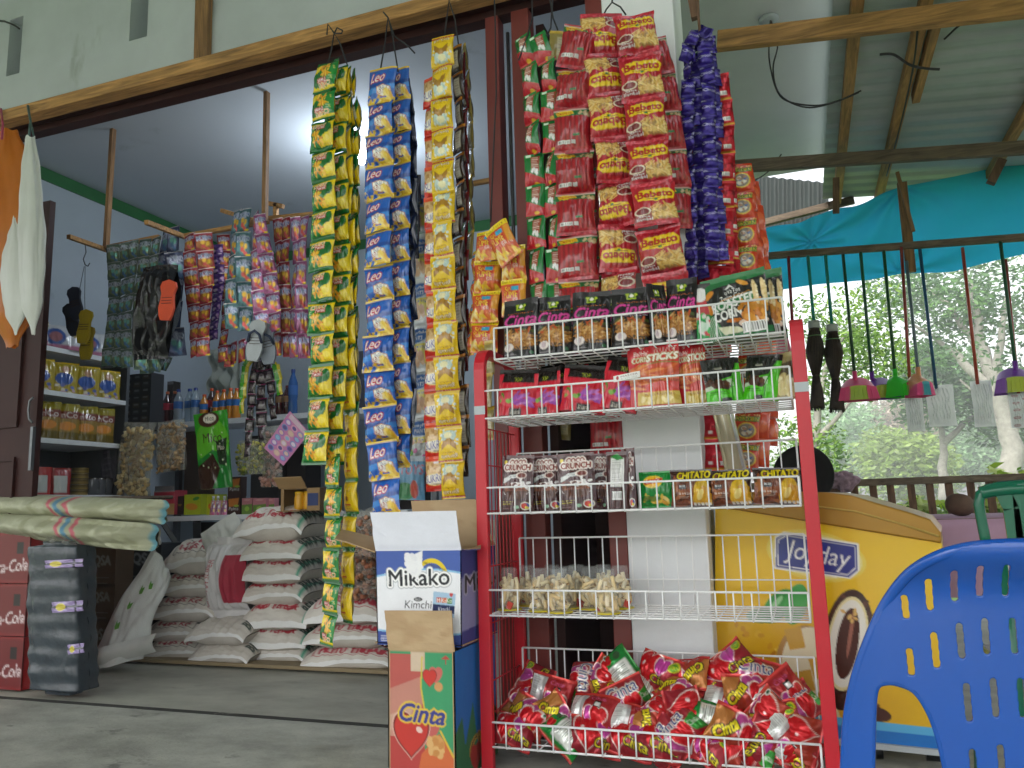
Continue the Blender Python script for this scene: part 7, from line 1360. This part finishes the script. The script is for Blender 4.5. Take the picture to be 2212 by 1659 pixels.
for i, x in enumerate((440, 456, 468, 482, 497, 510)): bottle(x, [.21, .26, .23, .235, .24, .235][i], .034, 'd8501c', ['d8902a', '4a1420', 'd8902a', 'd8902a', 'd8902a', 'd8902a'][i], '2a6ab0' if i != 1 else 'b02838', '%s bottle with an orange cap behind the green candy sheet, %s from the left' % ('red' if i == 1 else 'orange juice', ['first', 'second', 'third', 'fourth', 'fifth', 'sixth'][i]), 'juice bottles', .04*(i == 1))
for i, x in enumerate((604, 620, 632)): bottle(x, [.22, .22, .34][i], .036, ['6a2020', '6a2020', '1c3a7a'][i], ['4a1420', '4a1420', '2a5a9a'][i], ['7a5a3a', '7a5a3a', '3a6ab0'][i], ['dark red bottle behind the sticker card, left', 'dark red bottle behind the sticker card, right', 'tall blue bottle beside the green crisp strips'][i], 'bottles at the right of the shelf')
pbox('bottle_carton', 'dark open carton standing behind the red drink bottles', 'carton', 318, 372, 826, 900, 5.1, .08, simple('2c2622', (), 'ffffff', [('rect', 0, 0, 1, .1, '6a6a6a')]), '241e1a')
mb = MB(); mb.tube([at(150, 1078, Y=3.5), at(372, 1074, Y=4.2)], .012, n=8); tag(mb.build('wooden_pole', M.wood_old), 'thin brown pole lying across between the folded sacks and the counter', 'pole')
# ---- timber hanging frame and sachet sheets
HY = 3.62
t = thing('sachet_hanger', 'pale timber sticks hung from the ceiling inside the shop for sachet sheets', 'frame', at(400, 480, Y=HY))
for a, b in (((577, 150), (572, 478)), ((247, 235), (229, 538))): mb = MB(); mb.bar(at(*a, Y=HY), at(*b, Y=HY), .025, .03, up=Vector((0, 1, 0))); wbuild(mb, 'upright', M.woodz, t)
for a, b in (((148, 511, -.3), (236, 542, .05)), ((316, 480, -.3), (400, 512, .1)), ((225, 536, .05), (345, 512, .05)), ((400, 510, .05), (580, 478, .05)), ((480, 455, .3), (560, 480, .0)), ((582, 440, .3), (612, 446, .3)), ((520, 478, .1), (690, 462, .1)), ((1020, 397, .4), (1085, 385, .4)), ((596, 440, .3), (596, 480, .3))):
    mb = MB(); mb.bar(at(a[0], a[1], Y=HY+a[2]), at(b[0], b[1], Y=HY+b[2]), .025, .025); wbuild(mb, 'stick', M.wood, t)
def sachet_meshes(art, m=None): return [pack('sachet', .075, .085, .014, art.out(), m or M.foil, '8a8a8a', 'pillow', .07, 'mid', s, .25, .03) for s in (2, 7)]
SR = sachet_meshes(art_sach('92283a', 'a8683a')); SPk = sachet_meshes(art_sach('985080', 'b07898')); SB = sachet_meshes(art_sach('426670', '5a8890', '2a4a90')); SG = sachet_meshes(art_sach('5a7068', '7a8a6a', '30506a', yel=False)); SS = sachet_meshes(art_sach('3a4468', '7a86b0', '28386a', yel=False)); SV = sachet_meshes(Cv(16, 16, '5a3a8c').bits(14, 0, 0, 1, 1, ['c8a0d0', '8a5ab8', 'e0c8e8', '3a2468'], .12, .12))  # sachet colours dulled, putting the shop's shade into the print
def sheet(label, corners, dY, cols, rows, ms, group='sachet sheets'):
    C4 = [at(c[0], c[1], Y=HY+dY+(c[2] if len(c) > 2 else 0)) for c in corners]; t = thing('sachet_sheet', label, 'sachet sheet', C4[0].lerp(C4[1], .5), 0, group); q = random.Random(label)
    P = lambda u, v: (C4[0]*(1-u)+C4[1]*u)*(1-v)+(C4[3]*(1-u)+C4[2]*u)*v+Vector((0, .018*math.sin(v*5+u*4+len(label))+.012*math.sin(u*9), 0))
    for r_ in range(rows):
        for c_ in range(cols):
            u, v = (c_+.5)/cols, (r_+.5)/rows; c = P(u, v); dx = P(u+.5/cols, v)-P(u-.5/cols, v); dz = P(u, v-.5/rows)-P(u, v+.5/rows); w, h = dx.length, dz.length
            X_ = dx.normalized(); Z_ = dz.normalized(); Y_ = Z_.cross(X_).normalized(); X_ = Y_.cross(Z_); R = Matrix((X_, Y_, Z_)).transposed()@Matrix.Rotation(q.uniform(-.1, .1), 3, 'X')
            link('sachet', ms[q.randrange(len(ms))], t, c-t.location, R, (w/.075*1.02, 1.2, h/.085*1.02))
    return t
sheet('wide dull green sachet sheet at the left of the hanging sticks', [(232, 530), (345, 508), (338, 800), (222, 790)], 0, 5, 7, SG); sheet('shiny dark blue sachet sheet folded over the stick', [(340, 492), (388, 490), (392, 600), (335, 600)], .05, 2, 2, SS); sheet('dark blue sachet sheet behind the black bag', [(345, 595), (395, 595), (392, 760), (330, 790)], .1, 2, 3, SS)
sheet('red sachet sheet hanging right of the black bag', [(398, 508), (452, 502), (455, 770), (402, 768)], 0, 2, 7, SR); sheet('narrow purple flowered sachet strip', [(458, 530, .1), (482, 532, .1), (478, 738, .1), (454, 735, .1)], 0, 1, 10, SV); sheet('narrow red sachet strip between purple and blue sheets', [(478, 510), (496, 508), (500, 780), (476, 785)], .12, 1, 8, SR)
sheet('blue green sachet sheet with narrow columns in the middle', [(494, 448), (542, 452), (536, 716), (486, 706)], -.05, 2, 5, SB); sheet('pink sachet sheet slanting to the right', [(540, 450), (572, 470), (606, 716), (548, 714)], -.08, 2, 6, SPk); sheet('red and orange sachet sheet behind the slanting pink one', [(586, 470), (625, 468), (630, 768), (592, 770)], .06, 2, 6, SR); sheet('bright pink sachet sheet touching the green crisp strips', [(624, 468), (664, 462), (662, 772), (626, 772)], .05, 2, 6, SPk); sheet('small red sachet sheet hanging low in the middle', [(480, 745), (528, 730), (532, 780), (478, 792)], .15, 3, 1, SR); sheet('small pink sachet piece below the middle sheets', [(528, 735), (560, 735), (562, 770), (532, 775)], .15, 2, 1, SPk); sheet('grey sachet pieces at the foot of the wide green sheet', [(300, 775), (372, 770), (362, 800), (298, 806)], .05, 4, 1, SG)
# black bag with orange sandal, sandals on a wire, cap
t = thing('black_bag', 'black polythene bag hanging over the sachet sheets with an orange sandal on it', 'bag', at(345, 575, Y=HY-.12))
a = at(345, 575, Y=HY-.12); link('bag_body', pack('bag_body', .26, a.z-at(345, 775, Y=HY-.12).z, .12, Cv(40, 50, '16181c'), M.blackbag, '101214', 'pillow', .05, 'top', 3, .55, -.12), t, (0, 0, 0), (0, .08, 0))
def sandal(name, label, px, py, L, col, Y, rl, group=None):
    p = at(px, py, Y=Y); mb = MB(); prof = [(.0, .3), (.12, .42), (.3, .5), (.5, .42), (.65, .40), (.82, .52), (.94, .42), (1, .0)]
    pts = [(-w*L*.40, -L/2+L*s) for s, w in prof]+[(w*L*.40, -L/2+L*s) for s, w in reversed(prof)]; pts = [tuple(x) for x in pts]
    mb.prism(pts, -.009, .009, col); 
    if col[0] in '8b' and col != 'b8a018': mb.tube([(-.04, -.008, -L*.06), (-.028, -.03, L*.12), (0, -.034, L*.2), (.028, -.03, L*.12), (.04, -.008, -L*.06)], .008, '2c3854')
    for k in range(3): mb.bar((-.03, -.0105, -L*.1+k*L*.07), (.03, -.0105, -L*.1+k*L*.07+.004), .002, .003, '3a1c18')
    o = mb.build(name, mat('rubber_sole', None, .7, mott=.15)); o.location = p; o.rotation_euler = (0, rl, .2); return tag(o, label, 'sandal', group)
sandal('rubber_sandal', 'orange rubber sandal lying flat against the black bag', 362, 648, .23, 'd8502c', HY-.24, .08)
for (x, y, c_, rl, lb) in ((163, 655, '20283c', -.2, 'dark blue sandal hanging on a wire, upper left of the yellow one'), (155, 690, '1c2436', -.3, 'lower dark blue sandal behind the other blue one'), (183, 705, 'b8a018', .1, 'yellow sandal hanging on the wire over the shelves'), (188, 740, 'a89014', .05, 'lower yellow sandal behind the other yellow one')): sandal('rubber_sandal', lb, x, y, .21, c_, HY-.1+(.04 if y in (690, 740) else 0), rl, 'sandals on the wire')
mb = MB(); mb.tube([at(x, y, Y=HY-.15) for x, y in ((183, 520), (186, 545), (180, 560), (184, 572), (190, 575), (194, 568))], .0035); mb.tube([at(184, 575, Y=HY-.12), at(183, 640, Y=HY-.1), at(184, 690, Y=HY-.1)], .002); mb.tube([at(182, 575, Y=HY-.12), at(172, 625, Y=HY-.1)], .002); tag(mb.build('wire_hook', M.metal), 'bent wire hook on the left stick that holds the sandals', 'hook')
for i, (x, y, c_, rl) in enumerate(((553, 735, 'b4bac2', .15), (578, 742, '8a92a0', -.1))): sandal('rubber_sandal', ['pale grey sandal with a navy strap above the dark candy chain', 'grey sandal behind the pale one above the candy chain'][i], x, y, .23, c_, HY-.12+.05*i, rl)
# chain of dark sachets with a green drink on its side
chd = variants('candy_sachet', (.055, .07), .02, art_darkback('1a1014', '3a2a3a', '6a2048'), M.film, '120a0e', 2); grn = variants('drink_sachet', (.05, .075), .02, simple('3f9a20', (('Lemon', (.1, .3, .9, .5)),), 'e8f0c0', [('rect', .6, 0, 1, 1, 'c8b82a')]), M.film, '2a6a18', 2)
CG = 'candy strips in the middle of the shop'
for P_, lb, ms, wd in (([(556, 770), (545, 830), (540, 900), (535, 985)], 'dark candy strip with purple marks, longest of the chain', chd, .06), ([(566, 770), (565, 850), (566, 950)], 'black candy strip in the middle of the chain', chd, .07), ([(575, 770), (585, 830), (590, 905)], 'dark candy strip at the right of the chain', chd, .06), ([(550, 765), (530, 790), (525, 850), (522, 890)], 'green drink sachet strip at the left of the chain', grn, .055), ([(578, 765), (600, 795), (604, 850)], 'green drink sachet strip at the right of the chain', grn, .05)): strip(lb, 'snack strip', CG, ms, (.055, .07), P_, 3.95, max(2, int((P_[-1][1]-P_[0][1])/26)), wd, 0, jy=.4)
A = Cv(60, 90, '2f9a1c', .6); A.ell(.5, .4, .5, .3, '7ac02a', 0, .6); A.poly([(0, .62), (.5, .5), (1, .6), (1, 1), (0, 1)], '1a7a2a'); A.poly([(0, .7), (.5, .55), (.7, .75), (.4, 1), (0, 1)], '3a2418'); A.ell(.45, .1, .32, .1, '4a2a1a'); A.ell(.48, .09, .2, .06, 'e8e4d4'); A.text('Mico', .34, .06, .62, .12, '2a1a14', 0, .04); A.text('Mico', .24, .28, .8, .4, '3a2a14', 0, .03); A.poly([(.6, .4), (.95, .36), (.9, .72), (.66, .7)], '1c3418'); A.text('Mico', .66, .45, .86, .51, 'e8e0d0', 0, .03); A.bits(10, .1, .2, .9, .95, ['c8d8b0'], .02, .012)
tag(link('candy_sheet', panel('candy_sheet', [at(418, 896, Y=4.1), at(488, 884, Y=4.1), at(500, 1052, Y=4.1), at(434, 1058, Y=4.1)], A, M.film, .005, .012, '2a5a20')), 'big green candy sheet with brown lettering hanging over the counter', 'candy sheet')
A = Cv(50, 90, 'c07aa8', .5)
for r_ in range(6):
    for c_ in range(3): x, y = .2+.3*c_, .2+.135*r_; A.ell(x, y, .13, .06, ['8a6ab8', 'd8a0b8', '6a8ac0', 'c8b0a0'][(r_*2+c_) % 4]); A.ell(x, y, .09, .04, ['d8c8d8', '5a4a8a', 'd8b8a8', '8ab0d0'][(r_+c_) % 4])
A.rect(.1, .02, .9, .12, 'c8b0c0')
tag(link('sticker_card', panel('sticker_card', [at(626, 888, Y=3.9), at(668, 935, Y=3.9), at(612, 1006, Y=3.9), at(570, 968, Y=3.9)][::1], A, M.card, .0, .004)), 'tilted pink card of round stickers beside the green crisp strips', 'card')
# clear bags of pasta and sweets
def clearbag(label, px, yt, yb_, wpx, Y, cols, rx, ry, seed, n=150, rl=0., group='clear bags hanging over the counter'):
    a = at(px, yt, Y=Y); h = a.z-at(px, yb_, Y=Y).z; w = (at(px+wpx/2, yt, Y=Y)-at(px-wpx/2, yt, Y=Y)).length
    t = thing('clear_goods_bag', label, 'bag', a, 0, group); q = random.Random(seed); mb = MB()
    for k in range(n):
        c = Vector((q.uniform(-.44, .44)*w, q.uniform(-.035, .02), -h*q.uniform(.1, .97))); d = Vector((q.gauss(0, 1), q.gauss(0, .5), q.gauss(0, 1))).normalized(); mb.tube([c-d*rx, c+d.orthogonal()*rx*.3, c+d*rx], ry, q.choice(cols), n=6)
    mb.build('goods', M.plain, t); link('bag_film', pack('bag_film', w*1.02, h, .10, Cv(24, 30, 'c0c0c0'), M.bagclear, 'c0c0c0', 'pillow', .02, 'top', seed, .3, .03), t); t.rotation_euler = (0, rl, 0); return t
clearbag('long clear bag of pale curled crackers at the left over the counter', 302, 912, 1072, 66, 4.2, ['dcc690', 'ceb078', 'e6d4a6', 'c0a068'], .02, .012, 1, 230, .06); clearbag('shorter clear bag of brown crackers beside the long one', 370, 908, 1018, 58, 4.2, ['a88a62', '98784e', 'b89a72', '8a6a48'], .02, .009, 2, 170, -.06); clearbag('clear bag of yellow green sweets behind the dark candy chain', 545, 950, 1025, 60, 4.25, ['a8a83a', '8a9a2a', 'c8c05a', '6a7a2a'], .014, .009, 3, 130); clearbag('clear bag with pinkish goods hanging left of the open carton', 590, 920, 1052, 42, 4.3, ['b08a80', 'a87868', 'c09a90'], .018, .012, 4, 60)
for k, (ya, yb_) in enumerate(((1108, 1172), (1172, 1215), (1208, 1250), (1244, 1292))):
    a = at(786, yb_, Y=3.9); h = at(786, ya, Y=3.9).z-a.z; mb = MB(); q = random.Random(k); t = thing('cracker_bag', 'clear bag of brown crackers, %s of the pile right of the crisp strips' % ['top', 'second', 'third', 'bottom'][k], 'bag', a, 0, 'bagged crackers on the right sacks')
    for i in range(90): c = Vector((q.uniform(-.1, .1), q.uniform(-.08, .08), q.uniform(.1, .85)*h)); d = Vector((q.gauss(0, 1), q.gauss(0, 1), q.gauss(0, .4))).normalized(); mb.tube([c-d*.018, c+d*.018], .012, q.choice(['a06a4a', 'b07a58', '985a40', 'b8826a']), n=6)
    mb.build('goods', M.plain, t); link('bag_film', pack('bag_film', .26, .2, h*1.15, Cv(16, 16, 'c0b0a8'), M.bagclear, 'c0b0a8', 'pillow', .04, 'mid', k, .25), t, (0, 0, h/2), FL)
# open cardboard box with yellow jars, on the middle stack
a = at(607, 1104, Y=4.0); b = at(690, 1108, Y=4.0); w = (b-a).length; h = .13; t = thing('cardboard_box', 'brown cardboard box with an open front lying on the tall rice stack', 'box', (a.x+w/2, 4.0, at(640, 1104, Y=3.95).z))
mb = MB(); kc = '94774f'; mb.box((0, .12, .003), (w, .24, .006), kc); mb.box((0, .12, h), (w, .24, .005), kc); mb.box((-w/2, .12, h/2), (.005, .24, h), kc); mb.box((w/2, .12, h/2), (.005, .24, h), '7c6242'); mb.box((0, .24, h/2), (w, .005, h), '6a5236'); mb.box((w*.34, 0, h/2), (w*.32, .005, h), kc); mb.box((w*.34, -.004, h*.5), (w*.26, .004, h*.55), '2a3a6a'); mb.box((-w*.46, -.001, h/2), (w*.08, .005, h), kc); mb.build('box_body', M.card, t)
mb = MB(); mb.box((-w*.18, -.035, h+.035), (w*.72, .006, .085), 'a08258', rot=Matrix.Rotation(.75, 3, 'X')); mb.build('flap', M.card, t)
mb = MB(); mb.box((-w*.1, -.035, .0), (w*.6, .09, .005), '80643e'); mb.build('flap', M.card, t)
for i in range(2): mb = MB(); mb.lathe([(.001, 0), (.03, 0), (.032, .01), (.032, .075), (.027, .085), (.029, .088, 'd8a818'), (.029, .105, 'd8a818'), (.001, .107, 'd8a818')], 18, (0, 0, 0), 'd8a01a'); o = mb.build('yellow_jar', M.plain); o.location = (a.x+w*(.36+.24*i), 4.05, t.location.z+.008); tag(o, 'yellow plastic jar, %s one inside the open cardboard box' % ['left', 'right'][i], 'jar', 'yellow jars')
# curtain at the back, goods far back
cA = [at(425, 760, Y=5.6), at(522, 745, Y=5.6), at(525, 905, Y=5.6), at(425, 905, Y=5.6)]
mb = MB()
def cuf(u, v):
    p = (cA[0]*(1-u)+cA[1]*u)*(1-v)+(cA[3]*(1-u)+cA[2]*u)*v; return p+Vector((0, .05*math.sin(u*34+math.sin(v*4)*2)*(.4+.6*v)-.06*math.sin(v*18-6*(u-.5)**2*4)*max(0, 1-abs(u-.55)*2.2), 0))
mb.grid(cuf, 90, 60); tag(mb.build('swag_curtain', M.gauze), 'draped white gauze curtain hanging at the back of the shop', 'curtain')
mb = MB(); mb.lohi(at(408, 905, Y=5.7), at(424, 690, Y=5.72), '6a1c34'); tag(mb.build('red_drape', M.cloth if False else M.plain), 'dark red cloth strip hanging beside the white curtain', 'cloth')
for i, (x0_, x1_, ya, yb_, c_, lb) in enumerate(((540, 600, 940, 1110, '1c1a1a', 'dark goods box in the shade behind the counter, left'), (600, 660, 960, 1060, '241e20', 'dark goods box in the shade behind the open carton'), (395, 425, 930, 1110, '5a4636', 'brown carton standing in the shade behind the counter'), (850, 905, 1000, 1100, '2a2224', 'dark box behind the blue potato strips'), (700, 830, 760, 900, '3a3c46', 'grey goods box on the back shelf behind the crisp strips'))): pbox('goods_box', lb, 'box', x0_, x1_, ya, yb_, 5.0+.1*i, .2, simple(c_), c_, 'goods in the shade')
A = simple('5a9ac8', (('TOYS', (.25, .2, .95, .42)),), 'c83a3a', [('ell', .4, .8, .3, .2, '3a8a5a'), ('ell', .7, .75, .12, .2, 'c84a3a'), ('rect', 0, 0, 1, .12, 'b8c8d8')])
a = at(882, 1080, Y=3.3); tag(link('toy_bag', pack('toy_bag', .17, .2, .03, A, M.film, '6a8aa0', 'pillow', .05, 'bottom', 3, .15), None, (a.x, 3.3, a.z), (0, .05, 0)), 'blue printed toy bag hanging right of the potato strips', 'toy bag')
A = simple('c8ccd0', (), 'fff', [('bits', 20, .05, .05, .95, .95, ['5ab04a', 'c85a9a', 'd8b03a', '4a9ab8'], .12, .06)])
for i, (x, y, rl, lb) in enumerate(((880, 1000, .25, 'small white toy card with green shapes behind the potato strips'), (898, 960, -.15, 'second white toy card, higher beside the red peanut strip'))): a = at(x, y, Y=3.35); tag(link('toy_card', panel('toy_card', [(-.05, 0, .0), (.05, 0, 0), (.05, 0, -.16), (-.05, 0, -.16)], A, M.film, .006, .006), None, a, (0, rl, 0)), lb, 'toy card', 'toy cards')
for i, (x, y) in enumerate(((900, 1020), (912, 1010))): a = at(x, y, Y=3.45); tag(link('pink_brush', pack('pink_brush', .03, .3, .025, simple('c84a8a'), M.film, 'a83a70', 'pillow', .02, 'top', i), None, a), '%s pink plastic toy hanging behind the red peanut strip' % ['left', 'right'][i], 'toy', 'pink toys')
pb = at(1035, 1150, Y=3.3); mb = MB(); mb.lohi((pb.x-.12, 3.3, .55), (pb.x+.1, 3.303, .75))
A = Cv(40, 30, 'b4b4ac', 1.3)
for k in range(6):
    for j in range(2): A.rect(.08+.15*k, .12+.44*j, .15+.15*k, .44+.44*j, '3c3c3a')
tag(link('plastic_basket', panel('plastic_basket', [(pb.x-.16, 3.2, .80), (pb.x+.12, 3.2, .80), (pb.x+.11, 3.22, .62), (pb.x-.15, 3.22, .62)], A, M.plain, .0, .006, '9a9a94')), 'grey slotted plastic basket seen through the left side of the red rack', 'basket')
# rolled silver wrapping paper leaning right of the pillar
mb = MB(); a, b, c_ = at(1478, 470, Y=3.1), at(1540, 800, Y=3.05), at(1600, 1060, Y=3.0); mb.tube([a, b, c_], [.035, .037, .04], 'd4ccb0', n=14)
for k in range(5): o_ = Vector((-.028+.014*k, -.03+.004*abs(k-2), 0)); mb.tube([a+o_, b+o_, c_+o_], .009, ['e0d8b8', 'c8b070', 'e8e8e4', 'b8a888', 'd0d4d8'][k], n=6)
tag(mb.build('wrapping_rolls', mat('shiny_paper', None, .25, .6)), 'bundle of shiny gold and silver paper rolls leaning beside the pillar', 'paper rolls')
# ---------------------------------------------------------------- rain haze
mb = MB(); mb.lohi((-170, -165, -1.6), (170, 168, 16)); hz = mb.build('haze', [])
hm = bpy.data.materials.new('rain_haze'); hm.use_nodes = True; hm.node_tree.nodes.clear(); hn = hm.node_tree.nodes
pv = hn.new('ShaderNodeVolumePrincipled'); pv.inputs['Color'].default_value = (.93, .95, .97, 1); pv.inputs['Density'].default_value = .0038; pv.inputs['Anisotropy'].default_value = .0
ho = hn.new('ShaderNodeOutputMaterial'); hm.node_tree.links.new(pv.outputs[0], ho.inputs['Volume']); hz.data.materials.append(hm); tag(hz, kind='stuff')
